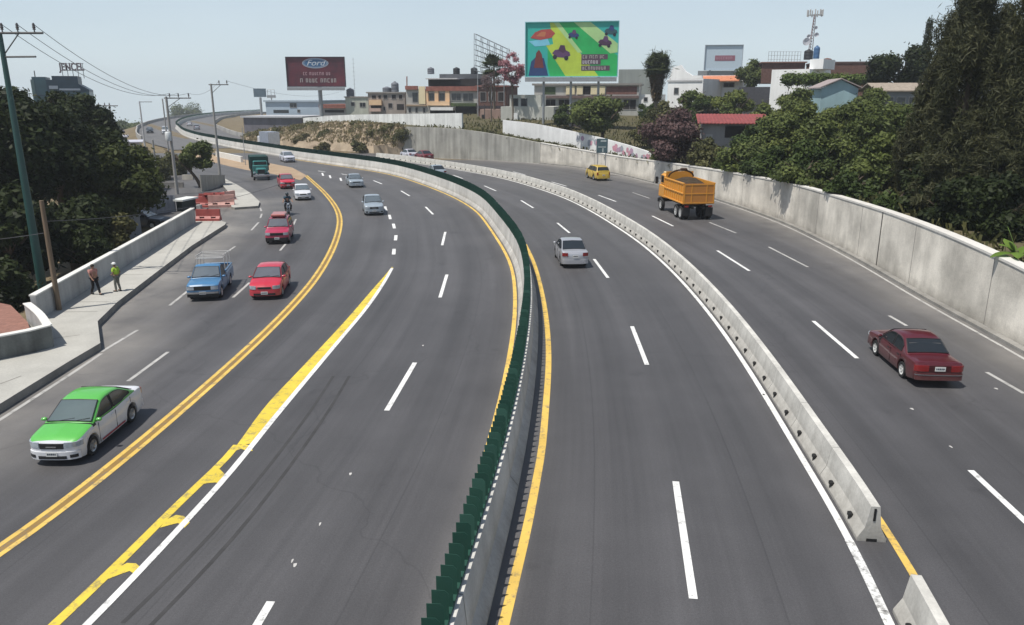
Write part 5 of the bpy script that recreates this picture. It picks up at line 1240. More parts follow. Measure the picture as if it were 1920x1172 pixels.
# --- left: teal tower and neighbours
M_teal = mat('teal_glass_cladding', (.045, .095, .115), rough=.35, var=.22, scale=.5, spec=.5); M_teal2 = mat('dark_blue_cladding', (.035, .06, .085), rough=.45, var=.2, scale=.5); M_pale = mat('pale_blue_trim', (.36, .40, .45), rough=.6)
h = House('office_building', 'dark teal office block with roof letters rising behind the left trees', 82, 174, 172, 262, 118, 9, M_teal, 'building', yaw=R(24))
for nm, x0, x1, y0, y1, m, d in (('tower', 84, 106, 145, 172, M_teal, 6), ('tower', 116, 158, 143, 172, M_teal2, 7), ('tower', 106, 116, 150, 172, M_teal2, 5)):
    a, zt = h.L(x0, y0); b, zb = h.L(x1, y1); q = MB(); q.box(((a + b) / 2, d / 2 + .2, (zt + zb) / 2), (b - a, d, zt - zb)); q.build(nm, m, h.root)
a, z = h.L(158, 165); b, z2 = h.L(174, 174); q = MB(); zz = h.h; q.add([(a, .3, zz), (b, .3, zz), (b, .3, zz + .3), (a, .3, zz + 1.1), (a, 9, zz), (b, 9, zz), (b, 9, zz + .3), (a, 9, zz + 1.1)], [(0, 1, 2, 3), (7, 6, 5, 4), (0, 4, 5, 1), (1, 5, 6, 2), (2, 6, 7, 3), (3, 7, 4, 0)]); q.build('sloping_roof', M_teal2, h.root)
for x0, x1, y0, y1, m in ((110, 124, 161, 167, M_pale), (126, 160, 166, 169.5, M_pale)): h.band('trim_band', x0, x1, y0, y1, .12, m)
h.band('corner_strip', 82, 87, 150, 176, .10, mat('pale_teal', (.13, .19, .19)))  # lighter strip down the left corner of the block
for k in range(5): h.band('floor_band', 83, 173, 178 + k * 14, 180 + k * 14, .06, M_teal2)
a, z = h.L(86, 146); q = MB(); q.tube((a, 3, z), (a, 3, z + 1.0), .07, n=6); q.build('mast', M_trim, h.root)
# roof letters on legs
txt = bpy.data.curves.new('sign', 'FONT'); txt.body = 'JENCEL'; txt.size = 1.9; txt.extrude = .06; txt.offset = .045; txt.space_character = 1.05
to = bpy.data.objects.new('sign', txt); COL.objects.link(to); dg = bpy.context.evaluated_depsgraph_get(); tm_ = bpy.data.meshes.new_from_object(to.evaluated_get(dg)); bpy.data.objects.remove(to)
xs_ = [v.co.x for v in tm_.vertices]; wT = max(xs_) - min(xs_); p0, p1 = P(112, 131, 119), P(159, 131, 119); kx = (p1.x - p0.x) / wT; hgt = P(112, 118.5, 119).z - P(112, 132.5, 119).z; ky = hgt / 1.35
sg = empty('roof_sign', P(112, 132, 119)); tag(sg, 'open lettering sign on thin legs above the teal office block', 'sign')
for v in tm_.vertices: v.co = Vector((v.co.x * kx, v.co.z, v.co.y * ky))
finish('lettering', tm_, mat('sign_letter_grey', (.13, .11, .12), rough=.6), sg)
q = MB(); zr = P(112, 143, 119).z - sg.location.z
for k in range(5): q.tube((.3 + k * (p1.x - p0.x - .6) / 4, .1, zr - .3), (.3 + k * (p1.x - p0.x - .6) / 4, .1, hgt), .045, n=5)
q.tube((.1, .1, 0), (p1.x - p0.x - .1, .1, 0), .05, n=5); q.tube((.1, .1, hgt * .9), (p1.x - p0.x - .1, .1, hgt * .9), .04, n=5); q.build('leg', M_gtank, sg)
h = House('low_house', 'low house with dark eaves and pinkish upper block beside the left trees', 166, 222, 250, 300, 104, 8, wcol('greyish_render', (.13, .115, .105)), yaw=R(28))
h.slab('roof', 1.0, .25, mat('dark_eaves', (.06, .055, .06))); a, z = h.L(183, 228); b, z0 = h.L(214, 249); q = MB(); q.box(((a + b) / 2, 4, (z + h.h + .26) / 2), (b - a, 5, z - h.h - .26)); q.build('upper_block', wcol('pinkish_render', (.30, .21, .17)), h.root)
for k, (x0, x1, y0, y1, c) in enumerate(((232, 266, 268, 300, (.42, .42, .47)), (222, 240, 258, 300, (.28, .28, .30)))):
    h = House('small_house', ['small house with pale lilac metal roof below the viaduct', 'small grey house left of the lilac roofed house'][k], x0, x1, y0, y1, 150 + 12 * k, 8, wcol('small_house_render_%d' % k, c), yaw=R(24)); h.slab('roof', .4, .2, mat('lilac_tin_%d' % k, (.50, .50, .56) if k == 0 else (.33, .32, .35), rough=.5)); h.win(x0 + 8, x0 + 16, y0 + 10, y0 + 18)
# --- grey sheet fence, yard walls
def flat_fence(name, label, x0, x1, yt, yb, D, m, cat='fence', th=.10, cor=.14, D2=None):
    D2 = D if D2 is None else D2
    a = P(x0, yb, D); b = P(x1, yb, D2); t = P(x0, yt, D); t2 = P(x1, yt, D2); n = max(4, int((b - a).length / .18)); q = MB(); v = []; f = []
    d = (b - a); d.z = 0; L_ = d.length; d.normalize(); nn_ = Vector((d.y, -d.x, 0)); zb = min(GZat(a.x, a.y), a.z) - .2
    for i in range(n + 1):
        u = i / n; z = t.z + (t2.z - t.z) * u; o_ = nn_ * (cor * .5 * (i % 2)); p = Vector((a.x, a.y, 0)) + d * (L_ * u)
        for off, zz in ((0, zb), (0, z), (-th, z), (-th, zb)): v.append(p + o_ + nn_ * off + Vector((0, 0, zz)))
    for i in range(n):
        for j in range(4): f.append((4 * i + j, 4 * i + (j + 1) % 4, 4 * i + 4 + (j + 1) % 4, 4 * i + 4 + j))
    f += [(0, 1, 2, 3), tuple(4 * n + j for j in (3, 2, 1, 0))]
    q.add(v, f); o = q.build(name, m); return tag(o, label, cat)
flat_fence('sheet_fence', 'plain grey corrugated sheet fence beyond the end of the parapet', 278, 334, 366, 425, 64, mat('grey_sheet', (.24, .25, .28), rough=.5, var=.15, scale=.8), D2=66)
flat_fence('yard_wall', 'rough grey yard wall standing behind the sheet fence', 290, 346, 342, 372, 84, wcol('rough_yard_wall', (.30, .29, .28), .3, .3, .8), 'wall', .2, 0)
flat_fence('yard_wall', 'beige block of yard wall behind the leaning tree trunk', 344, 364, 328, 356, 92, wcol('beige_yard_wall', (.46, .43, .37)), 'wall', .3, 0)
flat_fence('board_fence', 'pale vertical board fence behind the red plastic barriers', 380, 424, 328, 372, 80, mat('pale_boards', (.34, .32, .28), var=.3, scale=3, stretch=(4, 4, .2)), cor=.2, D2=86)
flat_fence('shop_wall', 'dark lilac grey shop front beneath the beige yard wall', 346, 372, 354, 384, 88, wcol('lilac_grey_shop', (.17, .16, .19)), 'wall', .3, 0)  # dark lilac grey render
sh = House('market_stall', 'dark stall with white awning at the end of the parapet', 332, 344, 377, 400, 66, 2.0, mat('dark_stall', (.03, .045, .045)), 'stall'); sh.slab('awning', .3, .14, mat('white_awning', (.66, .68, .66)))
bx = House('utility_hut', 'small pale metal cabinet between parapet and parked dark car', 206, 241, 410, 436, 57, 1.6, mat('pale_cabinet', (.30, .32, .35), rough=.5), 'cabinet'); bx.slab('lid', .08, .06, mat('pale_cabinet_lid', (.40, .42, .44)))
# --- centre-left: warehouse, Ford board surroundings
h = House('warehouse', 'long pale blue grey warehouse left of the maroon billboard', 497, 606, 191, 236, 205, 25, mat('blue_grey_sheet', (.40, .48, .55), rough=.5, var=.08, scale=.3), 'building'); h.slab('roof', .4, .4, mat('warehouse_roof', (.36, .42, .47)))
h.win(546, 560, 193, 202); h.win(512, 543, 206, 212, M_win, False); h.win(560, 566, 205, 211)
h = House('low_warehouse', 'dusky low shed in front of the blue grey warehouse', 455, 572, 221, 262, 186, 14, wcol('dusky_shed', (.19, .18, .20))); h.slab('roof', .5, .35, mat('pale_shed_roof', (.40, .41, .43)))
h = House('brown_shed', 'low house with rusty brown roof below the maroon billboard', 604, 652, 203, 240, 190, 12, wcol('pale_wall_a', (.42, .41, .40))); h.slab('roof', .5, .9, M_rust); h.win(610, 648, 206, 211, M_wdark, False)
# --- row of houses
M_gw = wcol('greenish_render', (.48, .49, .42)); M_bg = wcol('beige_render', (.50, .44, .34)); M_tan = wcol('brownish_render', (.36, .31, .275)); M_peach = wcol('peach_render', (.72, .50, .31), .06, .06); M_cream = wcol('cream_yellow_render', (.78, .67, .44), .05, .05); M_grey = wcol('house_grey', (.48, .47, .44)); M_wht = wcol('white_render', (.82, .82, .81), .05, .07)
h = House('house', 'small pale greenish house at the left end of the house row', 648, 694, 183, 224, 180, 9, M_gw); h.win(659, 667, 191, 199); h.win(676, 688, 192, 201); h.slab('roof', .2, .25, M_slab)
tank(h.top(652), 'grey tank on the pale greenish house', M_gtank, .9, 1.9)
h = House('house', 'tan flat roofed house with peach balconies and dark windows', 690, 762, 175, 226, 178, 10, M_tan); h.slab('roof', .3, .3, M_slab)
h.band('balcony', 694, 718, 187.5, 197, .7, M_peach); h.band('balcony', 694, 716, 203, 209, .7, mat('pinkish_balcony', (.50, .36, .30)))
for x0, x1, y0, y1 in ((697, 707, 178, 186), (710, 717, 178, 186), (720, 729, 177.5, 186), (736, 746, 177, 186), (750, 758, 177, 186), (729, 738, 193, 203), (746, 760, 195, 206), (719, 724, 199, 208), (695, 716, 198, 202.5)): h.win(x0, x1, y0, y1, M_wdark, x1 - x0 < 12)
tank(h.top(722), 'grey tank low on the tan flat roofed house', M_gtank, 1.0, 1.3); tank(h.top(738), 'tall grey tank standing upright on the tan flat roofed house', M_gtank, .42 * 2, 2.3)
h = House('house', 'house with cream panel, peach balcony and rusty roof edge', 760, 898, 167, 226, 172, 11, M_grey)
h.band('roof_edge', 760, 784, 161, 168, .5, M_rust); h.band('roof_edge', 800, 898, 162, 170.5, .5, M_rust)
h.band('panel', 785.5, 798, 162, 195, .3, M_cream); h.band('balcony', 802, 846, 190, 197.5, .9, M_peach); h.band('pier', 800, 804, 170.5, 190, .35, M_peach); h.band('pier', 816.5, 823.5, 170.5, 190, .35, M_peach); h.band('pier', 837, 845, 170.5, 190, .35, M_peach); h.band('floor_band', 760, 800, 196, 199, .35, mat('tan_band', (.34, .25, .17)))
for x0, x1, y0, y1 in ((772, 784, 173, 192), (804.5, 816, 174, 189.5), (824, 836, 174, 189.5), (848, 867, 174.5, 189), (870, 890, 174.5, 190)): h.win(x0, x1, y0, y1)
for x0 in (764, 777, 792): h.win(x0, x0 + 5.5, 201, 212)
h.band('canopy', 812, 855, 201, 206.5, 2.0, M_wht); h.win(806, 854, 207, 214, M_wdark, False); h.win(856, 896, 198, 216, M_wdark, False)
h.band('planter_hedge', 848, 896, 193, 199, .6, mat('balcony_plants', (.06, .085, .03), var=.5, scale=3))
q = MB(); a, z = h.L(800, 150); b, z0 = h.L(893, 166); q.box(((a + b) / 2, 6, (h.h + .3 + z0 + 2.3) / 2), (b - a, 9, 1.5)); q.build('roof_room', M_wdark, h.root)
a, z = h.L(800, 147); b, _ = h.L(861, 147); q = MB(); q.box(((a + b) / 2, 3, z - .1), (b - a, 7, .22)); q.build('roof_canopy', mat('pale_canopy', (.55, .54, .54)), h.root)
a, z = h.L(812, 138); b, z0 = h.L(893, 147); q = MB(); q.box(((a + b) / 2, 8, (z + z0) / 2), (b - a, 5, z - z0)); q.build('tin_roof', M_tin, h.root)
for px, lb in ((808, 'leftmost dark tank on the rusty edged roof'), (856, 'middle black tank on the rusty edged roof'), (889, 'rightmost black tank on the rusty edged roof')):
    p = P(px, 139, 178); tank(p, lb, M_blk if px > 820 else M_gtank, .75, 1.3)
q = MB(); p = P(760, 165, 172); q.tube(p, P(760, 143, 172), .14, n=6); o = q.build('chimney', M_rust, h.root); o.matrix_parent_inverse = Matrix.Translation(-h.o)
h = House('house', 'brownish ruined looking house half hidden by palm and pink tree', 895, 952, 163, 246, 160, 11, M_brk); h.slab('roof', .3, .3, M_rust)
for x0, x1 in ((900, 912), (916, 930), (934, 946)): h.win(x0, x1, 172, 190, M_wdark, True)
h.band('awning', 896, 952, 198, 203, 1.6, mat('dark_awning', (.045, .035, .04)))
q = House('shed', 'pinkish garage wall with pale shutter below the brown house', 900, 944, 205, 252, 150, 4, wcol('pinkish_garage', (.36, .25, .21))); q.win(912, 926, 226, 240, mat('pale_shutter', (.55, .50, .44)), False); q.win(903, 909, 215, 244, M_wdark, False)
h = House('house', 'pale grey house with two dark windows above the white fence', 938, 1038, 200, 252, 142, 9, wcol('pale_grey_green', (.58, .58, .53)))
a, z = h.L(953, 178); b, z0 = h.L(1012, 200); q = MB(); q.box(((a + b) / 2, 4, (z + z0) / 2), (b - a, 6, z - z0)); up = q.build('upper_storey', wcol('pale_grey_green', (.58, .58, .53)), h.root)
def hwin_at(h, x0, x1, y0, y1, y_off): 
    a, zt = h.L(x0, y0); b, zb = h.L(x1, y1); q = MB(); q.box(((a + b) / 2, y_off, (zt + zb) / 2), (b - a, .06, zt - zb)); o = q.build('window', M_frame, h.root); g = MB(); g.box(((a + b) / 2, y_off - .035, (zt + zb) / 2), (b - a - .2, .02, zt - zb - .2)); g.build('pane', M_win, o)
hwin_at(h, 956, 970, 184, 203 - 3, .97); hwin_at(h, 974, 987, 184, 200, .97)
h.win(976, 985.5, 221, 230); h.win(998, 1006, 222, 231); q = MB(); a, z = h.L(964, 212); b, z0 = h.L(971, 236); q.box(((a + b) / 2, -.3, (z + z0) / 2), (b - a, .6, z - z0)); q.build('porch', M_wht, h.root)
h = House('house', 'long two storey house with open dark bays below the green billboard', 1000, 1194, 160, 246, 152, 12, M_grey); h.slab('roof', .4, .35, M_slab)
for x0, x1 in ((1000, 1016), (1020, 1041), (1046, 1068), (1130, 1160), (1166, 1190)): h.win(x0, x1, 186, 205, M_wdark, True)
for x0, x1 in ((1060, 1076), (1080, 1091), (1106, 1132)): h.band('panel', x0, x1, 161.5, 177, .25, M_cream)
h.band('floor_band', 1000, 1194, 179, 184, .5, mat('brown_band', (.16, .11, .10), var=.3)); h.win(1020, 1040, 163, 177, mat('green_plants', (.06, .09, .04), var=.5, scale=3), False); h.win(1092, 1105, 162, 177, M_wdark, False); h.win(1134, 1190, 162, 177, mat('brick_infill', (.18, .09, .075), var=.3, scale=2), False)
flat_fence('dark_wall', 'dark brown wall behind the graffiti fence', 1040, 1120, 206, 262, 136, mat('dark_brown_wall', (.055, .045, .05), var=.3), 'wall', .3, 0, D2=128)
h = House('building', 'plain grey green gable wall right of the green billboard', 1158, 1218, 130, 200, 175, 10, wcol('grey_green_wall', (.30, .32, .30), .1, .1), 'building'); h.win(1193, 1201, 164, 172, M_wdark, False)
h = House('house', 'little white house stub beneath the fan palm', 1192, 1232, 177, 200, 150, 6, M_wht, yaw=R(-25)); h.win(1206, 1214, 182, 191)
h = House('house', 'white house with stepped parapet and small dark window beside the palm', 1248, 1318, 148, 190, 150, 9, M_wht, yaw=R(-36)); 
q = MB(); pts = [h.L(x, y) for x, y in ((1250, 149), (1256, 126), (1272, 122), (1282, 134), (1296, 142), (1314, 142), (1316, 149))]; v = [(x, 0.0, z) for x, z in pts] + [(x, .5, z) for x, z in pts]; n_ = len(pts); q.add(v, [tuple(range(n_)), tuple(range(2 * n_ - 1, n_ - 1, -1))] + [(i, (i + 1) % n_, n_ + (i + 1) % n_, n_ + i) for i in range(n_)]); q.build('parapet', M_wht, h.root)
h.win(1261, 1271, 164, 177); h.band('cornice', 1246, 1316, 150, 153, .15, mat('grey_cornice', (.45, .45, .46)))
h = House('house', 'house with white band and orange tiled eaves behind the shrubs', 1305, 1388, 152, 190, 156, 10, M_wht, yaw=R(-22)); h.slab('roof', .3, 1.0, M_wht)
a, z = h.L(1316, 143); b, z0 = h.L(1384, 153); q = MB(); q.add([(a, -.1, z), (b, -.1, z), (b, -1.9, z0), (a, -1.9, z0), (a, -.1, z + .15), (b, -.1, z + .15), (b, -1.9, z0 + .15), (a, -1.9, z0 + .15)], [(0, 1, 2, 3), (7, 6, 5, 4), (0, 4, 5, 1), (1, 5, 6, 2), (2, 6, 7, 3), (3, 7, 4, 0)]); q.build('eaves', mat('orange_tiles', (.50, .19, .10), var=.2, scale=4), h.root)
h.win(1322, 1340, 155, 164, M_wdark); h.win(1354, 1374, 155, 164, M_wdark)
flat_fence('dark_wall', 'dark slate wall left of the tall white block', 1384, 1442, 163, 190, 140, mat('slate_wall', (.085, .085, .095), var=.2), 'wall', .3, 0)
h = House('building', 'bright white windowless block with small upper opening', 1440, 1512, 130, 200, 132, 9, M_wht, 'building', yaw=R(-42)); h.win(1476, 1484, 137, 144, M_wdark, False)
a, z = h.L(1504, 112); b, z0 = h.L(1529, 130); q = MB(); q.box(((a + b) / 2, 4, (z + z0) / 2), (b - a, 5, z - z0)); q.build('stair_head', M_wht, h.root)
h2 = House('house', 'brown roofed house peeping over the bright white block', 1430, 1506, 118, 140, 146, 8, M_brk); h2.slab('roof', .3, .2, mat('brown_tiles', (.22, .12, .095), var=.3))
tank(P(1515, 112, 136), 'black tank under the telecom mast', M_blk, .72, 1.5); tank(P(1530, 110, 137), 'tall blue tank beside the telecom mast', M_btank, .5, 1.9)
h = House('building', 'long dark brick building beyond the hedge terrace', 1528, 1648, 119, 175, 138, 10, M_brk, 'building'); h.slab('parapet', .1, .3, mat('brick_parapet', (.10, .065, .06)))
q = MB(); q.ball(P(1546, 117, 141), 1.1, 10, sc=(1, 1, .7)); o = q.build('dome', M_brk, h.root, 60); o.matrix_parent_inverse = Matrix.Translation(-h.o)
h = House('house', 'small house with pale blue gable among the trees', 1538, 1602, 166, 214, 100, 8, wcol('pale_blue_render', (.33, .47, .50), .08, .1)); roof_pitch(h, 'roof', mat('grey_brown_sheet', (.30, .25, .24)), .4, 1.1, 'y')
h = House('house', 'grey house with tiled eave and barred windows beside the conifers', 1645, 1742, 172, 230, 92, 8, wcol('grey_blue_render', (.26, .27, .29))); 
roof_pitch(h, 'roof', mat('weathered_tiles', (.30, .25, .20), var=.3, scale=3), .5, .9, 'x'); 
for x0 in (1655, 1676, 1697): h.win(x0, x0 + 17, 181, 194)
h = House('shed', 'open shed with bright red metal roof between the shrubs', 1316, 1430, 232, 300, 86, 7, wcol('shed_render', (.34, .33, .33)), 'shed'); h.win(1356, 1398, 236, 258, M_wdark, False); h.win(1322, 1334, 252, 280, mat('shed_door', (.42, .42, .42)), False)
q = MB(); v = []; f = []; n_ = 40
for i in range(n_ + 1):
    x = -h.w / 2 - .6 + (h.w + 1.2) * i / n_; dz = .05 * (i % 2)
    v += [(x, -.8, h.h + .05 + dz), (x, h.depth + .4, h.h + .85 + dz), (x, h.depth + .4, h.h + .77 + dz), (x, -.8, h.h - .03 + dz)]
for i in range(n_):
    for j in range(4): f.append((4 * i + j, 4 * i + (j + 1) % 4, 4 * i + 4 + (j + 1) % 4, 4 * i + 4 + j))
q.add(v, f); q.build('roof', mat('red_sheet_roof', (.235, .05, .045), rough=.65, var=.25, scale=1), h.root)
h = House('shed', 'bit of terracotta roof showing above the wall under the conifers', 1742, 1798, 436, 470, 41, 3, wcol('hidden_hut', (.3, .2, .15)), 'shed'); roof_pitch(h, 'roof', M_terr, .2, .5, 'x')
# white boundary fences on top of the bank
M_wf = wcol('white_fence_wall', (.76, .77, .75), .12, .2, .6)
def long_wall(name, label, pix, m, h_, th=.25):
    """pix: (x, y_top, D)"""
    tops = [P(*p) for p in pix]; l = resample(catmull(tops, 1.0), 1.0)
    o = wall_run(name, [Vector((p.x, p.y, 0)) for p in l], [p.z for p in l], th, m, side=1, base=min(p.z for p in l) - h_); return tag(o, label, 'wall')
long_wall('boundary_wall', 'long whitish boundary wall along the top of the dry bank', [(570, 221, 172), (640, 216, 161), (720, 214, 149), (800, 213, 134), (868, 212, 127)], M_wf, 4.5)
M_graf = concrete('graffiti_white', (.76, .76, .75), .08, .12, .6)
def px_of(p): return CX + F * p.x / (p.y * cp_ - (p.z - CAMH) * sp_)
lgw = []
for i in range(len(WALL)):
    q_ = WALL[i] + nw[i] * 2.4; u_ = px_of(Vector((q_.x, q_.y, WTOP[i])))
    if 930 < u_ < 1240: lgw.append(Vector((q_.x, q_.y, max(WTOP[i] + .35, P(u_, float(np.interp(u_, [936, 1000, 1060, 1120, 1180, 1236], [224, 231, 243, 256, 272, 290])), q_.y).z))))
lgw = lgw[::-1]; lgw = smooth_line(lgw, 2)
gw_ = wall_run('boundary_wall', [Vector((p.x, p.y, 0)) for p in lgw], [p.z for p in lgw], .25, M_graf, side=1, base=1.0); tag(gw_, 'white fence wall with pink graffiti running down to the right', 'wall')
# painted patches: pale pink and mauve letters on the wall face
lg = [p for p in resample(lgw, .5) if px_of(p) > 1055]; ng = normals(lg)
M_pk = mat('pink_spray_paint', (.52, .26, .32), var=.25, scale=3); M_mv = mat('mauve_spray_paint', (.40, .27, .36), var=.25, scale=3); M_gt = mat('grey_spray_paint', (.30, .32, .36), var=.25, scale=3)
rg = random.Random(11)
for i in range(6, len(lg) - 2):
    px_ = lg[i].x / lg[i].y
    if rg.random() < .62 and not (.40 < i / len(lg) < .5):
        m_ = rg.choice([M_pk, M_mv, M_pk, M_gt]); q = MB(); p = lg[i] + ng[i] * .262
        d = Vector((-ng[i].y, ng[i].x, 0)); z0 = p.z - rg.uniform(.6, 1.1); h_ = rg.uniform(.5, .9); w_ = rg.uniform(.3, .55)
        k_ = 9; pts = [p + d * (w_ * math.cos(t) * (1 + .3 * math.sin(2 * t + i))) + Vector((0, 0, z0 - p.z + h_ * math.sin(t) * .6)) for t in [2 * math.pi * k / k_ for k in range(k_)]]
        q.add(pts + [a + ng[i] * .01 for a in pts], [tuple(range(k_)), tuple(range(2 * k_ - 1, k_ - 1, -1))]); q.build('graffiti', m_, gw_)
# ================================================================ vegetation
NR = np.random.default_rng(5)
_q = sorted((p.y, z) for p, z in zip(WALL, WTOP)); WY_ = [a for a, b in _q]; WZ_ = [b for a, b in _q]
def quads_mesh(name, V, tone, material, parent):
    n = len(V) // 4; me = bpy.data.meshes.new(name)
    me.vertices.add(4 * n); me.vertices.foreach_set('co', V.astype(np.float32).ravel())
    me.loops.add(4 * n); me.loops.foreach_set('vertex_index', np.arange(4 * n, dtype=np.int32))
    me.polygons.add(n); me.polygons.foreach_set('loop_start', np.arange(0, 4 * n, 4, dtype=np.int32))
    a = me.attributes.new('tone', 'FLOAT', 'FACE'); a.data.foreach_set('value', tone.astype(np.float32))
    me.update(calc_edges=True); return finish(name, me, material, parent)
def unit(v): return v / (np.linalg.norm(v, axis=-1, keepdims=True) + 1e-9)
def leaves(lobes, n, size, aspect=.5, up=.35, shell=.55, droop=0.0, axis=None, flat=.0):
    """lobes: rows (x,y,z,rx,ry,rz); diamond leaves scattered through the outer part of each lobe"""
    n = int(n * 2.0); size = size * .70
    lobes = np.array(lobes, float); w = (lobes[:, 3] * lobes[:, 4] * lobes[:, 5]) ** (2 / 3); k = NR.choice(len(lobes), n, p=w / w.sum())
    d = unit(NR.normal(size=(n, 3))); r = shell + (1 - shell) * NR.random(n) ** .7; r *= NR.normal(1, .14, n) * np.where(NR.random(n) < .14, NR.uniform(1.0, 1.5, n), 1)
    pos = lobes[k, :3] + d * lobes[k, 3:6] * r[:, None]
    nrm = unit(d * .75 + NR.normal(size=(n, 3)) * .5 + np.array([0, 0, up]))
    t = NR.normal(size=(n, 3)) if axis is None else np.array(axis)[None] + NR.normal(size=(n, 3)) * .35 + d * .5
    t[:, 2] -= droop
    t = unit(t - nrm * (t * nrm).sum(1, keepdims=True)); b = np.cross(nrm, t)
    s = size * NR.uniform(.6, 1.35, n)[:, None]
    V = np.stack([pos + t * s, pos + b * s * aspect, pos - t * s, pos - b * s * aspect], 1).reshape(-1, 3)
    lt = NR.random(len(lobes)); tone = np.clip(lt[k] * .55 + NR.random(n) * .45, 0, 1)
    return V, tone
def crown_lobes(c, r, n, sub=(.34, .52), fill=.72, seed=None):
    out = []; c = np.array(c); r = np.array(r)
    for i in range(n):
        d = unit(NR.normal(size=3)); d[2] = d[2] * .9 + .08; q = NR.uniform(.35, 1) ** .6 * fill
        s = NR.uniform(*sub); m = min(r[0], r[2]); out.append(list(c + d * r * q) + [m * s * NR.uniform(.9, 1.3), m * s * NR.uniform(.9, 1.3), m * s * NR.uniform(.7, 1.0)])
    return out
M_bark = mat('bark', (.10, .075, .055), rough=.95, var=.35, scale=4, bump=.5, bscale=12)
M_bark2 = mat('dusty_bark', (.16, .13, .10), rough=.95, var=.3, scale=4)
F_dark = foliage('dark_leaf', (.008, .013, .005), (.040, .054, .017)); F_mid = foliage('mid_leaf', (.032, .048, .014), (.15, .18, .052)); F_light = foliage('light_leaf', (.05, .072, .02), (.19, .215, .06))
F_oliv = foliage('olive_leaf', (.05, .055, .022), (.14, .135, .055)); F_con = foliage('conifer_needle', (.020, .025, .011), (.095, .095, .046), trans=.15); F_pur = foliage('purple_leaf', (.062, .038, .038), (.165, .105, .10)); F_pink = foliage('pink_blossom', (.30, .11, .14), (.50, .26, .28))
F_dry = foliage('dry_grass', (.22, .185, .105), (.34, .285, .17)); F_hed = foliage('hedge_leaf', (.04, .07, .015), (.13, .17, .04)); F_palm = foliage('palm_leaf', (.028, .040, .018), (.075, .090, .035)); F_skirt = foliage('dry_palm_skirt', (.07, .05, .03), (.15, .11, .065)); F_ban = foliage('banana_leaf', (.07, .13, .02), (.20, .30, .06), trans=.35)
def trunk_mesh(root, base, top, r0, spread, m=M_bark, n=6, lean=(0, 0), limbs=True, nm='trunk'):
    q = MB(); b = Vector((0, 0, -.3)); h = top; k = 6; pts = []
    for i in range(k + 1):
        t = i / k; pts.append(Vector((lean[0] * t * t + .12 * math.sin(3 * t + r0 * 9), lean[1] * t * t + .12 * math.cos(2.3 * t), -.3 + (h + .3) * t)))
    q.path(pts, [r0 * (1.25 if i == 0 else 1 - .55 * i / k) for i in range(k + 1)], 9)
    if limbs:
        for i in range(n):
            a = 2 * math.pi * i / n + r0 * 7; s = pts[3 + i % 3]; e = pts[-1] + Vector((spread * math.cos(a), spread * math.sin(a), spread * (.25 + .35 * (i % 3))))
            m1 = s.lerp(e, .5) + Vector((0, 0, spread * .18)); q.path([s, m1, e], [r0 * .45, r0 * .3, r0 * .10], 6)
            for j in (-1, 1): q.path([m1, m1.lerp(e, .6) + Vector((spread * .25 * math.cos(a + j), spread * .25 * math.sin(a + j), spread * .2))], [r0 * .2, r0 * .07], 5)
    return q.build(nm, m, root, 60)
def tree(label, box, D, fol, n=5000, size=.34, lobes=14, cat='tree', group=None, name='tree', trunk=None, gz=None, depth=1.0, aspect=.5, up=.35, bark=M_bark, shell=.55, sub=(.34, .52), fill=.72, droop=0, lean=(0, 0), limbs=True):
    x0, x1, y0, y1 = box
    if (x0 + x1) / 2 > 1180: D = max(D, wallD((x0 + x1) / 2) + 3.4)
    c = P((x0 + x1) / 2, (y0 + y1) / 2, D); rx = (P(x1, y0, D) - P(x0, y0, D)).length / 2; rz = abs(P(x0, y0, D).z - P(x0, y1, D).z) / 2
    if gz is None:
        gz = TZ(c.x, D, None) if TB.ray_cast(Vector((c.x, D, 200)), Vector((0, 0, -1)))[0] is not None else GZat(c.x, D)
    root = empty(name, (c.x, c.y, gz)); tag(root, label, cat, group)
    lc = (0, 0, c.z - gz)
    L_ = crown_lobes(lc, (rx, rx * depth, rz), lobes, sub, fill)
    V, tone = leaves(L_, n, size, aspect, up, shell, droop); V[:, 2] = np.maximum(V[:, 2], .02)
    if c.x > -15 and D < 125:                     # nothing grows through the retaining wall
        Q = V.reshape(-1, 4, 3).mean(1); wx, wy, wz = Q[:, 0] + c.x, Q[:, 1] + D, Q[:, 2] + gz
        k_ = (dist_to(WALL[::4], wx, wy) > .5) | (wz > np.interp(wy, WY_, WZ_) + .25); V = V.reshape(-1, 4, 3)[k_].reshape(-1, 3); tone = tone[k_]
    quads_mesh('crown', V, tone, fol, root)
    tr = trunk if trunk else max(.08, rx * .07)
    trunk_mesh(root, None, max(.5, lc[2] - rz * .15), tr, rx * .6, bark, lean=lean, limbs=limbs)
    return root
G_L = 'big dark trees behind the left parapet'; G_R = 'leafy trees behind the right retaining wall'; G_C = 'feathery dark conifers at the right edge'
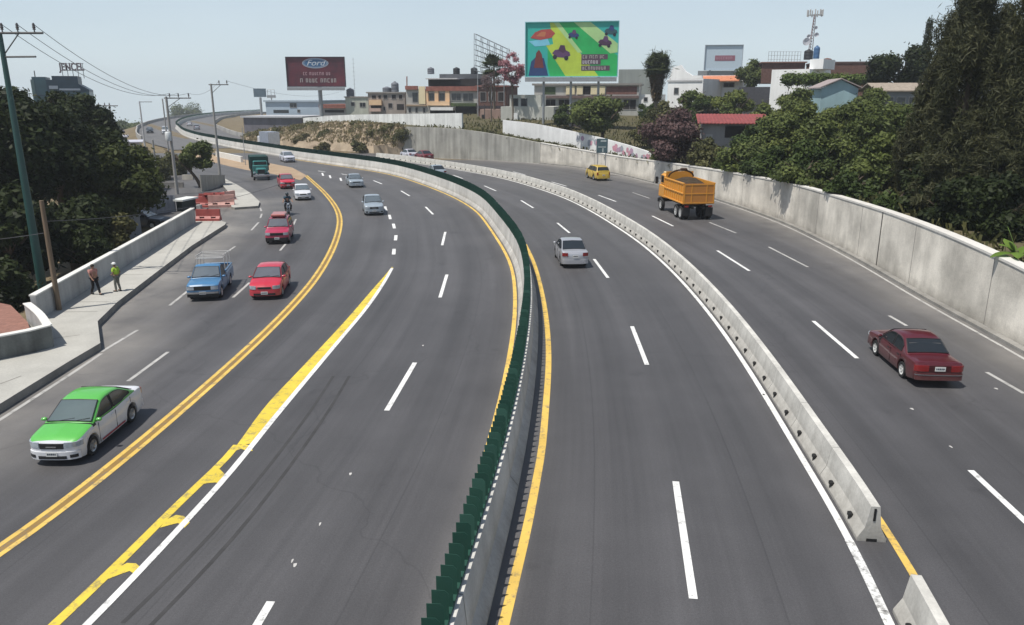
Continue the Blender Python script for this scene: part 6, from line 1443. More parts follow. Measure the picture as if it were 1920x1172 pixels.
# left mass
LT = [((-120, 110, 170, 420), 50, 'big dark tree at the far left edge behind the green pole', 9000), ((15, 190, 166, 400), 56, 'big dark tree directly in front of the teal office block', 10000),
      ((90, 235, 205, 430), 62, 'big dark tree in front of the low house with dark eaves', 8000), ((150, 292, 262, 425), 58, 'dark tree with olive fringe overhanging the grey sheet fence', 7500),
      ((-60, 90, 330, 560), 42, 'low dark tree filling the shade behind the wooden post', 7000), ((60, 200, 360, 500), 47, 'low dark tree behind the parapet where the two people walk', 6000)]
for k, (b, D, lb, n) in enumerate(LT):
    t = tree(lb, b, D, F_dark if k != 3 else foliage('dark_olive_leaf', (.016, .024, .008), (.07, .085, .022)), int(n * 1.25), .30, 18, group=G_L, sub=(.30, .48), fill=.78, trunk=.32)
for b, D, lb in [((70, 205, 172, 262), 72, 'dark tree top just below the teal office block'), ((150, 222, 205, 285), 78, 'dark tree hiding the wall of the low house'), ((-40, 60, 160, 260), 60, 'dark tree crossed by the upper part of the green pole'), ((205, 262, 262, 330), 74, 'dark tree at the right end of the left tree mass')]:
    tree(lb, b, D, F_dark, 6500, .3, 22, group=G_L, sub=(.28, .46), fill=.86, trunk=.3)
# dark undergrowth / vines below, countable shrubs
for k, (b, D, lb) in enumerate([((95, 205, 420, 520), 44, 'tangled dark shrub right behind the middle of the parapet'), ((-80, 60, 480, 640), 36, 'tangled dark shrub behind the near end of the parapet'), ((160, 260, 400, 470), 52, 'tangled brownish shrub around the pale metal cabinet')]):
    tree(lb, b, D, F_dark if k < 2 else F_oliv, 3000, .22, 10, 'shrub', name='shrub', trunk=.05, group='tangled shrubs behind the parapet')
tree('small leaning tree with curved dark trunk beside the pale board fence', (334, 402, 262, 325), 84, F_mid, 4200, .26, 14, trunk=.22, lean=(-2.0, 0), gz=0.0, sub=(.26, .42), fill=.85)
for b, D, lb in [((250, 330, 290, 360), 92, 'dry olive shrub left of the small leaning tree'), ((235, 310, 282, 330), 112, 'dry olive shrub below the white viaduct side wall'), ((300, 352, 285, 345), 98, 'dry twiggy shrub between the utility poles')]:
    tree(lb, b, D, F_oliv, 2600, .26, 10, 'shrub', name='shrub', trunk=.06, group='dry shrubs below the viaduct', bark=M_bark2, shell=.3)
tree('olive fringed tree below the dark eaves of the low house', (168, 290, 262, 352), 80, F_oliv, 5200, .26, 22, trunk=.2, sub=(.24, .42), fill=.88)
for k, (b, D) in enumerate([((196, 250, 230, 262), 330), ((232, 272, 229, 256), 380), ((312, 384, 194, 226), 560)]):
    tree(['hazy far tree left of the thin grey pole', 'hazy far tree behind the thin grey pole', 'hazy far tree clump showing above the viaduct'][k], b, D, F_mid, 2200, .8, 22, group='hazy far trees', gz=P(b[0], b[3] - 2, D).z - 3, trunk=.3, fill=.9, sub=(.5, .75), limbs=False)
# right: trees behind the wall
RT = [((1352, 1445, 262, 372), 70, F_mid, 'round mid green tree behind the wall above the orange truck', 4200), ((1425, 1540, 190, 345), 74, F_light, 'tall yellowish green tree right of the red metal roof', 5600),
      ((1500, 1600, 200, 350), 68, F_mid, 'bushy green tree below the pale blue gable', 5600), ((1560, 1665, 178, 320), 71, F_mid, 'bushy green tree left of the tiled grey house', 5400),
      ((1590, 1700, 250, 392), 56, F_mid, 'dense green tree overhanging the middle of the retaining wall', 5600), ((1660, 1770, 205, 345), 58, foliage('deep_mid_leaf', (.020, .036, .010), (.075, .105, .028)), 'dense green tree in front of the tiled grey house', 5600),
      ((1440, 1560, 300, 402), 58, F_mid, 'low leafy tree leaning on the retaining wall behind the white dash', 5200), ((1690, 1790, 300, 440), 45, F_dark, 'low dark tree above the open wall joint', 5200), ((1545, 1640, 325, 420), 52, foliage('deep_mid_leaf', (.020, .036, .010), (.075, .105, .028)), 'low leafy tree just left of the open wall joint', 4600)]
for b, D, f, lb, n in RT: tree(lb, b, D, f, int(n * 1.7), .25, 30, group=G_R, sub=(.22, .40), fill=.9, trunk=.2, shell=.4)
F_deep = foliage('deep_mid_leaf', (.020, .036, .010), (.075, .105, .028))
RX_ = [((1330, 1400, 300, 372), 74, F_deep, 'leafy tree hard behind the wall above the cab of the orange truck'), ((1395, 1480, 270, 380), 68, F_deep, 'shaded leafy tree between the round tree and yellowish tree'), ((1470, 1560, 260, 390), 63, F_deep, 'shaded leafy tree under the tall yellowish tree'),
 ((1620, 1720, 190, 300), 72, F_mid, 'leafy tree just below the barred windows of the tiled house'), ((1700, 1790, 230, 360), 55, F_mid, 'leafy tree squeezed between tiled house and first conifer'), ((1640, 1720, 360, 440), 46, F_deep, 'low leafy tree over the wall right of the open joint'), ((1530, 1600, 200, 290), 82, F_light, 'light green tree under the pale blue gable'),
 ((1460, 1530, 165, 250), 96, F_light, 'light green tree against the bright white block'), ((1590, 1660, 165, 240), 90, F_mid, 'tree between the pale blue gable and tiled house')]
for b, D, f, lb in RX_: tree(lb, b, D, f, 7000, .26, 28, group=G_R, sub=(.24, .42), fill=.88, trunk=.18, shell=.4)
for b, D, f, lb in [((1180, 1250, 215, 275), 112, F_oliv, 'olive bush on the hillside left of the purple tree'), ((1030, 1085, 196, 238), 130, F_deep, 'dark bush left of the round dark crowned tree'), ((1190, 1240, 190, 230), 132, F_deep, 'dark bush at the foot of the fan palm'), ((1255, 1320, 195, 245), 106, F_deep, 'dark bush above the purple tree'), ((1300, 1360, 175, 215), 122, F_deep, 'dark bush under the orange eaves'), ((1340, 1400, 195, 226), 108, F_mid, 'bush right behind the red metal roof'), ((1415, 1470, 215, 300), 84, F_mid, 'bush at the right end of the red metal roof'), ((1285, 1330, 300, 352), 80, F_oliv, 'dusty bush at the foot of the red roofed shed'), ((1375, 1440, 236, 300), 80, F_deep, 'dark bush covering the right half of the red roofed shed'), ((1300, 1350, 255, 330), 81, F_oliv, 'olive bush covering the left corner of the red roofed shed')]:
    tree(lb, b, D, f, 2600, .26, 14, 'bush', name='bush', group='bushes among the hillside houses', sub=(.28, .46), fill=.85, trunk=.08, shell=.35)
tree('round dark crowned tree in front of the long house', (1064, 1200, 178, 262), 112, F_mid, 6500, .36, 18, sub=(.28, .44), fill=.78, trunk=.3)
tree('purple leaved tree behind the end of the graffiti fence', (1200, 1325, 206, 318), 86, F_pur, 6000, .26, 18, sub=(.26, .40), fill=.82, trunk=.2, shell=.4)
tree('dark green shrub growing into the purple tree', (1216, 1262, 262, 322), 82, F_mid, 1800, .24, 8, 'shrub', name='shrub', trunk=.06)
tree('dusty green shrub between purple tree and red roofed shed', (1290, 1352, 262, 350), 76, F_oliv, 2800, .24, 10, 'shrub', name='shrub', trunk=.06)
for b, D, f, lb in [((1205, 1290, 190, 250), 118, F_oliv, 'olive tree left below the fan palm'), ((1262, 1345, 165, 218), 124, F_mid, 'green tree in front of the white house'), ((1335, 1425, 168, 222), 116, F_light, 'light green tree behind the red metal roof'), ((1382, 1438, 113, 170), 150, F_mid, 'small tree between orange eaves and white block'), ((1400, 1460, 190, 260), 100, F_light, 'light green tree just right of the red metal roof')]:
    tree(lb, b, D, f, 3200, .34, 13, group='trees among the hillside houses', sub=(.28, .44), fill=.8)
tree('large dark rounded tree on the skyline left of the conifers', (1630, 1752, 82, 178), 104, F_dark, 8000, .36, 20, sub=(.26, .40), fill=.82, trunk=.35)
# slim cypress
b = (1732, 1748, 40, 92); c = P(1740, 66, 120); t = empty('cypress_tree', (c.x, 120, TZ(c.x, 120, 6))); tag(t, 'slim dark cypress top rising above the rounded skyline tree', 'tree')
hz0_ = P(1740, 96, 120).z - t.location.z; hz1_ = P(1740, 38, 120).z - t.location.z
V, tn = leaves([[0, 0, hz0_ + (hz1_ - hz0_) * u, .62 * (1.05 - .3 * u), .62 * (1.05 - .3 * u), .8] for u in np.linspace(-1.2, .93, 16)], 2600, .22, .4, .2, .5, axis=(0, 0, 1)); quads_mesh('crown', V, tn, F_dark, t); trunk_mesh(t, None, hz0_, .2, .5, limbs=False)
# conifers: ascending feathery plumes
def conifer(label, x, ytop, D, w_px, n=9000, gz=None, low=None):
    c = P(x, ytop, D); gz = TZ(c.x, D, 3) if gz is None else gz; root = empty('conifer_tree', (c.x, D, gz)); tag(root, label, 'tree', G_C)
    H_ = c.z - gz; rw = w_px / 2 * D / F; L_ = []; br = MB()
    for i in range(56):
        u = (i + NR.random()) / 56; z = H_ * (.06 + .84 * u); a = NR.random() * 6.283; rr = rw * (1 - u) ** .65 * NR.uniform(.25, 1.12) + .12
        hgt = H_ * NR.uniform(.05, .13) * (1.2 - .3 * u); x_, y_ = rr * math.cos(a), rr * math.sin(a)
        L_.append([x_, y_, z + hgt * .4, .24 * rw * NR.uniform(.5, 1), .24 * rw * NR.uniform(.5, 1), hgt])
        br.path([Vector((0, 0, max(.2, z - rr * .7))), Vector((x_ * .6, y_ * .6, z - rr * .15)), Vector((x_, y_, z + hgt * .5))], [.07 * (1.1 - u), .045 * (1.1 - u), .012], 5)
    L_.append([0, 0, H_ * .95, .22 * rw, .22 * rw, H_ * .07])
    V, tn = leaves(L_, n, .30, .13, .1, .25, droop=-.9); V2, tn2 = leaves(L_, n // 2, .34, .10, .0, .6, droop=.9)
    quads_mesh('crown', np.concatenate([V, V2]), np.concatenate([tn, tn2 * .7]), F_con, root)
    br.tube((0, 0, -.3), (0, 0, H_ * .9), .26, .04, 9); br.build('trunk', M_bark, root, 60)
CN = [(1782, 60, 50, 96, 'feathery conifer nearest the tiled house, shortest of the row'), (1812, -40, 52, 120, 'tall feathery conifer second from the tiled house'), (1850, -60, 45, 130, 'tall feathery conifer with two plumed tops in the middle'), (1893, 6, 48, 110, 'feathery conifer just left of the right image edge'), (1945, -30, 42, 150, 'feathery conifer cut by the right image edge'), (1812, 230, 43, 120, 'low shaded conifer right against the retaining wall'), (1885, 250, 41, 140, 'low shaded conifer above the banana plant')]
for x, yt, D, w, lb in CN: conifer(lb, x, yt, D, w * 1.25, 8200)
for b, D, lb in [((1760, 1860, 330, 450), 39, 'black green shrub in the shade under the conifers'), ((1830, 1940, 320, 470), 36, 'black green shrub behind the banana plant'), ((1720, 1800, 380, 450), 41, 'black green shrub beside the terracotta roof')]:
    tree(lb, b, D, F_dark, 4200, .22, 12, 'shrub', name='shrub', trunk=.06, group='shaded shrubs under the conifers')
F_do = foliage('dark_olive_soft_leaf', (.012, .016, .007), (.072, .078, .032))
for b, D, lb in [((1715, 1815, 205, 400), 47, 'soft dark olive tree below the shortest conifer'), ((1780, 1890, 190, 420), 45, 'soft dark olive tree below the tall middle conifers'), ((1850, 1960, 180, 430), 42, 'soft dark olive tree at the right edge below the conifers')]:
    tree(lb, b, D, F_do, 9000, .24, 34, group='soft olive trees in front of the conifers', sub=(.2, .38), fill=.92, trunk=.2, shell=.35)
for b, D, lb in [((-420, -180, 190, 560), 46, 'dark tree out beyond the left edge of the view'), ((-760, -460, 230, 620), 40, 'dark tree farthest left beyond the planter wall'), ((-330, -120, 330, 640), 36, 'low dark tree left of the terracotta paving')]:
    tree(lb, b, D, F_dark, 5000, .34, 22, group=G_L, sub=(.28, .46), fill=.86, trunk=.3)
# banana plant
c = P(1905, 480, 31.5); gz = TZ(c.x, 31.5, 2.6); t = empty('banana_plant', (c.x, 31.5, gz)); tag(t, 'bright green banana plant showing over the wall at the right edge', 'plant')
for i, (a, ln, el) in enumerate([(2.6, 1.5, 1.25), (3.3, 1.3, .4), (4.2, 1.2, .5), (1.8, 1.2, .9), (.3, 1.2, .7), (5.2, 1.1, .35), (3.0, 1.1, .85)]):
    q = MB(); v = []; f = []; n_ = 9; s0 = Vector((0, 0, .45))
    for k in range(n_ + 1):
        u = k / n_; r_ = ln * u; z = .45 + math.sin(el) * r_ - .55 * u * u * (1.3 - el * .6); w = .24 * math.sin(math.pi * min(1, .08 + u * .92)) ** .7
        c0 = Vector((math.cos(a) * r_ * math.cos(el), math.sin(a) * r_ * math.cos(el), z)); sd2 = Vector((-math.sin(a), math.cos(a), 0))
        v += [c0 - sd2 * w + Vector((0, 0, -.05)), c0, c0 + sd2 * w + Vector((0, 0, -.05))]
    for k in range(n_): f += [(3 * k, 3 * k + 1, 3 * k + 4, 3 * k + 3), (3 * k + 1, 3 * k + 2, 3 * k + 5, 3 * k + 4)]
    q.add(v, f); o = q.build('leaf', F_ban, t, 180); at_ = o.data.attributes.new('tone', 'FLOAT', 'FACE'); at_.data.foreach_set('value', [.3 + .6 * random.random()] * len(o.data.polygons))
q = MB(); q.tube((0, 0, -.5), (0, 0, .6), .11, .07, 9); q.build('stem', mat('banana_stem', (.14, .16, .06), var=.2, scale=5), t)
# fan palms
def palm(label, x, ytop, ybase, D, w_px, skirt=True, n=26, thin=False):
    c = P(x, ytop, D); b = P(x, ybase, D); root = empty('fan_palm', (c.x, D, b.z)); tag(root, label, 'palm tree'); H_ = c.z - b.z; rw = w_px / 2 * D / F; cz = H_ - rw * 1.0
    V = []; tn = []
    for i in range(n):
        a = NR.random() * 6.283; el = NR.uniform(-.75, 1.4); ln = rw * NR.uniform(.7, 1.0); dr_ = np.array([math.cos(a) * math.cos(el), math.sin(a) * math.cos(el), math.sin(el)]); ctr = np.array([0, 0, cz]) + dr_ * ln * .40
        sd3 = unit(np.cross(dr_, np.array([0, 0, 1.0]))); upv = np.cross(sd3, dr_); tt = NR.random()
        for k in np.linspace(-1.25, 1.25, 11):
            d2 = dr_ * math.cos(k) + sd3 * math.sin(k) - np.array([0, 0, .12]); e = ctr + d2 * ln * .60; wd = np.cross(d2, upv) * ln * (.13 if not thin else .075); m_ = ctr + d2 * ln * .3
            V += [ctr, m_ + wd, e, m_ - wd]; tn.append(tt * .6 + .4 * NR.random())
    quads_mesh('frond', np.array(V), np.array(tn), F_palm, root)
    V, t2 = leaves([[0, 0, cz, rw * .8, rw * .8, rw * .8]], 900 if not thin else 120, .75, .10, .1, .25, axis=(0, 0, .2)); quads_mesh('crown', V, t2, F_palm, root)
    if skirt:
        L_ = [[0, 0, cz - rw * .5 - H_ * .36 * u, rw * (.40 - .14 * u), rw * (.40 - .14 * u), H_ * .09] for u in np.linspace(0, 1, 6)]
        V, t2 = leaves(L_, 3200, .55, .16, 0, .6, droop=2.5); quads_mesh('skirt', V, t2, F_skirt, root)
    q = MB(); q.tube((0, 0, -.5), (0, 0, cz), .32 if not thin else .22, .22 if not thin else .16, 9); q.build('trunk', M_bark2, root, 60)
palm('fan palm with brown skirt standing left of the white house', 1235, 90, 205, 128, 60, True, 80)
palm('dark fan palm standing in front of the empty billboard frame', 926, 93, 200, 146, 62, False, 34, True)
tree('pink flowering tree between the empty frame and green billboard', (936, 986, 98, 166), 142, F_pink, 2200, .26, 26, shell=.1, bark=M_bark2, sub=(.16, .34), fill=.95, trunk=.18)
tree('bare purplish twiggy tree below the empty billboard frame', (893, 946, 132, 176), 138, foliage('bare_twig', (.10, .07, .07), (.20, .15, .15)), 1100, .34, 10, shell=.1, aspect=.14, bark=M_bark2, trunk=.12)
# hedge terrace and bank planting
def hedge(label, x0, x1, y0, y1, D, fol, n=3000, size=.3, dep=1.6, D2=None, cat='hedge'):
    D2 = D if D2 is None else D2; a = P(x0, y1, D); b = P(x1, y1, D2); t0 = P(x0, y0, D); root = empty(cat if cat != 'hedge' else 'hedge', a); tag(root, label, cat); h_ = t0.z - a.z; m_ = max(3, int((b - a).length / (h_ * .7)))
    L_ = [list(np.array((b - a) * (i / (m_ - 1))) + np.array([0, dep / 2, h_ * .45])) + [h_ * .75, dep * .6, h_ * NR.uniform(.45, .6)] for i in range(m_)]
    V, tn = leaves(L_, n, size, .5, .5, .5); quads_mesh('foliage', V, tn, fol, root); q = MB(); 
    for i in range(m_): p = (b - a) * (i / (m_ - 1)); q.tube(p + Vector((0, dep / 2, -1.0)), p + Vector((0, dep / 2, h_ * .35)), .06, n=5)
    q.tube(Vector((0, dep / 2, h_ * .25)), (b - a) + Vector((0, dep / 2, h_ * .25)), .05, n=5)
    q.build('stem', M_bark, root)
hedge('long clipped hedge along the terrace below the brick building', 1484, 1642, 137, 158, 120, F_hed, 5200, .3, 2.2)
wsr = [Vector((WALL[i].x, WALL[i].y, WTOP[i])) + nw[i] * 1.1 for i in range(len(WALL)) if 111 < WALL[i].y < 123.5]; t = empty('hedge', wsr[0]); tag(t, 'thin olive hedge strip along the top of the dark far wall end', 'hedge')
V, tn = leaves([list(p - wsr[0] + Vector((0, 0, -.1))) + [1.1, .7, NR.uniform(.25, .6)] for p in wsr], 2200, .24, .4, .5, .3); quads_mesh('foliage', V, tn, F_oliv, t)
q = MB(); q.path([p - wsr[0] + Vector((0, 0, -.25)) for p in wsr], .05, 5); q.build('stem', M_bark, t)
wsr = [p for p in edge if 84 < p.y < 112 and p.x > -14]; t = empty('weed_strip', wsr[0]); tag(t, 'olive weed strip along the wall top in front of the graffiti fence', 'weeds')
V, tn = leaves([list(p - wsr[0] + Vector((.3, .15, .1))) + [.8, .5, NR.uniform(.12, .35)] for p in wsr], 1800, .2, .4, .5, .3); quads_mesh('foliage', V, tn, F_oliv, t)
NB = 0
for k, (x0, x1, y0, y1) in enumerate([(506, 552, 236, 268), (548, 590, 246, 280), (592, 628, 240, 270), (628, 672, 226, 250), (700, 740, 230, 258), (726, 757, 236, 262), (655, 690, 262, 288), (586, 622, 268, 288)]):
    D = 150 + (12 if y0 < 240 else 0) - (14 if y0 > 255 else 0); c = P((x0 + x1) / 2, y1, D)
    tree(['dry olive bush at the left end of the embankment', 'dark weedy bush low on the left of the embankment', 'brownish bush left of centre on the embankment', 'olive bush at the crest of the embankment', 'greenish bush at the crest near the grey wall', 'dark bush hard against the grey wall end', 'low weedy bush near the embankment foot', 'low dry bush at the embankment foot'][k], (x0, x1, y0, y1), D, F_oliv if k % 2 == 0 else foliage('weedy_leaf', (.06, .055, .025), (.16, .14, .06)), 1300, .32, 9, 'shrub', name='shrub', gz=P(x0, y1, D).z - .4, trunk=.06, group='dry bushes on the embankment', bark=M_bark2)
ev_ = np.array([tuple(p) for p in ev]).reshape(nA, nn, 3); L_ = []
for _ in range(48):
    i, j = int(NR.integers(0, nA - 1)), int(NR.integers(3, nn)); r_ = NR.uniform(.35, 1.2); L_.append(list(ev_[i, j]) + [r_ * 1.5, r_ * 1.2, r_ * .7])
V, tn = leaves(L_, 4200, .30, .45, .4, .2); o = quads_mesh('scrub', V, tn, F_oliv, None); tag(o, 'olive scrub scattered over the dry embankment', 'scrub', kind='stuff')
# dry grass over the bank: countless, one object
ev_ = np.array([tuple(p) for p in ev]).reshape(nA, nn, 3); n = 9000; ii = NR.integers(0, nA - 1, n); jj = NR.integers(1, nn - 1, n); u = NR.random((n, 2))
pos = ev_[ii, jj] * (1 - u[:, :1]) + ev_[ii + 1, jj] * u[:, :1]; pos = pos * (1 - u[:, 1:] * .9) + ev_[ii, np.minimum(jj + 1, nn - 1)] * u[:, 1:] * .9
h_ = NR.uniform(.12, .45, n)[:, None]; a = NR.random(n) * 6.283; sd4 = np.stack([np.cos(a), np.sin(a), np.zeros(n)], 1); up_ = np.stack([NR.normal(0, .3, n), NR.normal(0, .3, n), np.ones(n)], 1)
V = np.stack([pos - sd4 * .05, pos + sd4 * .05, pos + sd4 * .10 + up_ * h_, pos - sd4 * .10 + up_ * h_], 1).reshape(-1, 3)
o = quads_mesh('dry_grass', V, NR.random(n), F_dry, None); tag(o, 'tawny dry grass covering the embankment', 'grass', kind='stuff')
# grass and weeds on the high ground behind the wall
n = 11000; k0 = NR.integers(0, len(edge) - 1, n); s = NR.random(n) ** 1.6 * 40 + .3; P0 = []
E_ = np.array([tuple(p) for p in edge]); pos = E_[k0] * .5 + E_[k0 + 1] * .5 + NR.normal(0, .8, (n, 3)) * [1, 1, 0]; pos[:, 0] += s * .85; pos[:, 1] += s * .45
pz = [TZ(x, y, -99) for x, y in pos[:, :2]]; pos[:, 2] = pz; pos = pos[pos[:, 2] > -50]; n = len(pos)
h_ = NR.uniform(.15, .6, n)[:, None]; a = NR.random(n) * 6.283; sd4 = np.stack([np.cos(a), np.sin(a), np.zeros(n)], 1); up_ = np.stack([NR.normal(0, .35, n), NR.normal(0, .35, n), np.ones(n)], 1)
V = np.stack([pos - sd4 * .05, pos + sd4 * .05, pos + sd4 * .09 + up_ * h_, pos - sd4 * .09 + up_ * h_], 1).reshape(-1, 3)
o = quads_mesh('weeds', V, NR.random(n), F_oliv, None); tag(o, 'scrubby weeds covering the raised ground behind the wall', 'weeds', kind='stuff')
# ================================================================ poles, wires, billboards, street furniture
M_gp = paint('green_steel', (.012, .060, .055), rough=.5, coat=.1); M_galv = mat('galvanised_steel', (.34, .35, .36), rough=.5, metal=.4, var=.12); M_cpole = concrete('pole_concrete', (.36, .35, .33), .1, .1, 1); M_wood = mat('weathered_wood', (.17, .125, .085), rough=.95, var=.3, scale=3, stretch=(5, 5, .3)); M_arm = mat('weathered_crossarm', (.11, .11, .11), rough=.7, var=.2, scale=3); M_ins = mat('insulator', (.10, .09, .09), rough=.3); M_wire = mat('wire', (.10, .10, .11), rough=.7)
def pole(name, label, xb, yb, xt, yt, D, r0, r1, m, gz=None, cat='utility pole', group=None):
    b = P(xb, yb, D); t = P(xt, yt, D); root = empty(name, b); tag(root, label, cat, group); z0 = (gz if gz is not None else b.z) - b.z
    q = MB(); q.tube((0, 0, z0 - .2), (0, 0, t.z - b.z), r0, r1, 12); q.build('shaft', m, root, 60); return root, t.z - b.z
def crossarm(root, z, x0, x1, m=None, ins=(), brace=True, yaw=0.0):
    m = M_arm; q = MB(); c, s = math.cos(yaw), math.sin(yaw); q.tube((x0 * c, x0 * s, z), (x1 * c, x1 * s, z), .055, n=6)
    if brace: q.tube((0, 0, z - .9), (x1 * .55 * c, x1 * .55 * s, z - .04), .03, n=5)
    o = q.build('crossarm', m, root)
    for x in ins:
        q = MB(); q.lathe([(0, .0), (.03, .0), (.03, .10), (.08, .12), (.05, .18), (.085, .22), (.05, .28), (.075, .32), (.03, .42), (0, .42)], c=(x * c, x * s, z + .04), n=10); q.build('insulator', M_ins, o, 60)
# green steel pole: base behind the parapet; leans with perspective only
gpx = G(84, 566, -1.0); D0 = gpx.y
gp, gh = pole('steel_pole', 'tall dark green tapered steel pole behind the parapet with a crossarm', 84, 566, 3, 64, D0, .24, .11, M_gp)
crossarm(gp, gh + .05, -1.6, 2.1, M_galv, (-1.0, .15, .9, 1.7), False); q = MB(); q.tube((0, 0, gh - 1.0), (.9, 0, gh), .03, n=5); q.tube((.0, 0, gh - 1.05), (1.75, -.3, gh - 1.05), .045, n=6); q.build('bracket', M_arm, gp)
wp_, wh = pole('wooden_post', 'bare weathered wooden post standing on the pavement against the parapet', 111, 581, 84, 376, G(111, 581, PZ).y, .12, .09, M_wood)
pB, hB = pole('concrete_pole', 'grey concrete utility pole with long crossarm in front of the viaduct', 335, 385, 321, 181, 78, .17, .11, M_cpole, gz=0)
crossarm(pB, hB - .15, -.2, 2.4, M_galv, (.35, 1.2, 2.2)); q = MB(); q.lathe([(0, 0), (.26, .02), (.28, .1), (.28, .8), (.2, .88), (0, .9)], c=(-.05, -.45, hB - 4.2), n=14); q.build('transformer', mat('transformer_pale', (.58, .60, .60), rough=.5), pB, 50)
pC, hC = pole('concrete_pole', 'slim grey utility pole with crossarm beside the traffic island', 415, 352, 399, 157, 88, .15, .10, M_cpole, gz=0)
crossarm(pC, hC - .1, -.25, 1.9, M_galv, (.9, 1.75))
pA, hA = pole('concrete_pole', 'thin pale pole with short arm left of the viaduct bend', 274, 292, 267, 190, 140, .17, .11, mat('pale_pole', (.50, .50, .50)), gz=None)
crossarm(pA, hA - .1, 0, 2.2, M_galv, (), False)
pE, hE = pole('concrete_pole', 'bare slim grey pole left of the long crossarm pole', 306, 425, 301, 262, 70, .10, .08, M_cpole, gz=0)
pF, hF = pole('concrete_pole', 'short grey pole standing close behind the long crossarm pole', 318, 300, 316, 185, 120, .12, .09, M_cpole, gz=0)
pH = empty('pole_frame', P(204, 262, 112)); tag(pH, 'H shaped pair of grey poles above the low house roof', 'utility pole'); z1 = P(204, 197, 112).z - pH.location.z
q = MB(); q.tube((-.75, 0, -3), (-.75, 0, z1), .10, n=8); q.tube((.75, 0, -3), (.75, 0, z1), .10, n=8); q.build('shaft', M_cpole, pH); q = MB(); q.tube((-1.9, 0, z1 - .1), (1.9, 0, z1 - .1), .07, n=6); q.tube((-.75, 0, z1 - 1.6), (.75, 0, z1 - 1.6), .05, n=6); q.build('crossarm', M_arm, pH)
for x in (-.75, .1, .75): q = MB(); q.lathe([(0, 0), (.05, 0), (.09, .15), (.05, .3), (0, .42)], c=(x, 0, z1 - .05), n=8); q.build('insulator', M_ins, pH)
lp, lh = pole('lamp_post', 'thin grey post on the soil strip left of the box truck', 460, 305, 459, 238, 112, .06, .04, M_galv, gz=0, cat='post')
rp, rh = pole('antenna_mast', 'very thin lattice antenna mast right of the maroon billboard', 667, 205, 664, 108, 186, .05, .03, M_galv, cat='mast')
q = MB()
for k in range(8): q.tube((-.35, 0, rh - .4 - k * .9), (.35, 0, rh - .4 - k * .9), .02, n=4)
q.build('cross_rod', M_galv, rp)
pG, hG = pole('utility_pole', 'dark thin pole on the pinkish garage at the fence end', 909, 244, 908, 196, 149, .09, .07, mat('dark_pole', (.05, .045, .045)))
def wire(label, a, b, sag, r=.012):
    pts = [a.lerp(b, t) - Vector((0, 0, sag * 4 * t * (1 - t))) for t in np.linspace(0, 1, 25)]; q = MB(); q.path([p - a for p in pts], r, 5); o = q.build('power_line', M_wire); o.location = a; tag(o, label, 'wire', 'power lines from the green pole')
gt = Vector(gp.location) + Vector((0, 0, gh)); bt_ = Vector(pB.location) + Vector((0, 0, hB))
for k, (x, xb_, lb) in enumerate(((.15, .35, 'inner power line from the green pole to the long crossarm pole'), (.9, 1.2, 'middle power line from the green pole to the long crossarm pole'), (1.7, 2.2, 'outer power line from the green pole to the long crossarm pole'))):
    wire(lb, gt + Vector((x, 0, .45)), bt_ + Vector((xb_, 0, .3)), 1.3, .016)
wpt = Vector(wp_.location)
wire('thin wire slung from the wooden post towards the left edge', wpt + Vector((0, 0, wh - 1.4)), wpt + Vector((-9, -2, 3.4)), .3, .012); wire('low slack wire running from the wooden post behind the parapet', wpt + Vector((0, 0, wh - .9)), wpt + Vector((6, 16, wh - .9)), .5, .012)
cT = Vector(pC.location) + Vector((0, 0, hC))
wire('thin power line between the long crossarm pole and the slim pole', bt_ + Vector((2.2, 0, .3)), cT + Vector((.9, 0, .3)), .6, .012); wire('thin power line from the slim pole towards the maroon billboard', cT + Vector((1.75, 0, .3)), P(648, 168, 178), 1.5, .014)
# ---------------------------------------------------------------- billboards
def text_mesh(body, size, m, name, parent, loc, shear=0.0, align='CENTER', sx_=1.0, ext=.01):
    c = bpy.data.curves.new('t', 'FONT'); c.body = body; c.size = size; c.extrude = ext; c.align_x = align; c.align_y = 'CENTER'; c.shear = shear
    o = bpy.data.objects.new('t', c); COL.objects.link(o); dg = bpy.context.evaluated_depsgraph_get(); me = bpy.data.meshes.new_from_object(o.evaluated_get(dg)); bpy.data.objects.remove(o)
    for v in me.vertices: v.co = Vector((v.co.x * sx_ + loc[0], -v.co.z + loc[1], v.co.y + loc[2]))
    me.materials.clear(); return finish(name, me, m, parent)
def board(name, label, x0, x1, yt, yb, D, m, cat='billboard', th=.35, catwalk=True, post=None, yaw=0.0, frame=None):
    a = P(x0, yb, D); b = P(x1, yb, D); t = P(x0, yt, D); w = b.x - a.x; h = t.z - a.z; root = empty(name, ((a.x + b.x) / 2, D, a.z), yaw); tag(root, label, cat)
    q = MB(); q.box((0, th / 2, h / 2), (w, th, h)); q.build('panel', m, root)
    if frame: 
        q = MB(); 
        for c, d in (((0, -.03, h + .06), (w + .24, th + .1, .12)), ((0, -.03, -.06), (w + .24, th + .1, .12)), ((-w / 2 - .06, -.03, h / 2), (.12, th + .1, h - .005)), ((w / 2 + .06, -.03, h / 2), (.12, th + .1, h - .005))): q.box(c, d)
        q.build('frame', frame, root)
    if catwalk:
        q = MB(); q.box((0, -.45, -.22), (w, .9, .08)); q.box((0, -.86, -.55), (w, .06, .62)); 
        for k in range(9): q.box((-w / 2 + w * (k + .5) / 9, -.3, -.75), (.10, 1.1, .12))
        q.build('catwalk', M_galv, root)
    if post:
        q = MB()
        for px in post: q.tube((px, th / 2 + .1, -.12), (px, th / 2 + .1, -14), .45 if len(post) == 1 else .2, n=14)
        q.build('post', M_galv, root, 60)
    return root, w, h
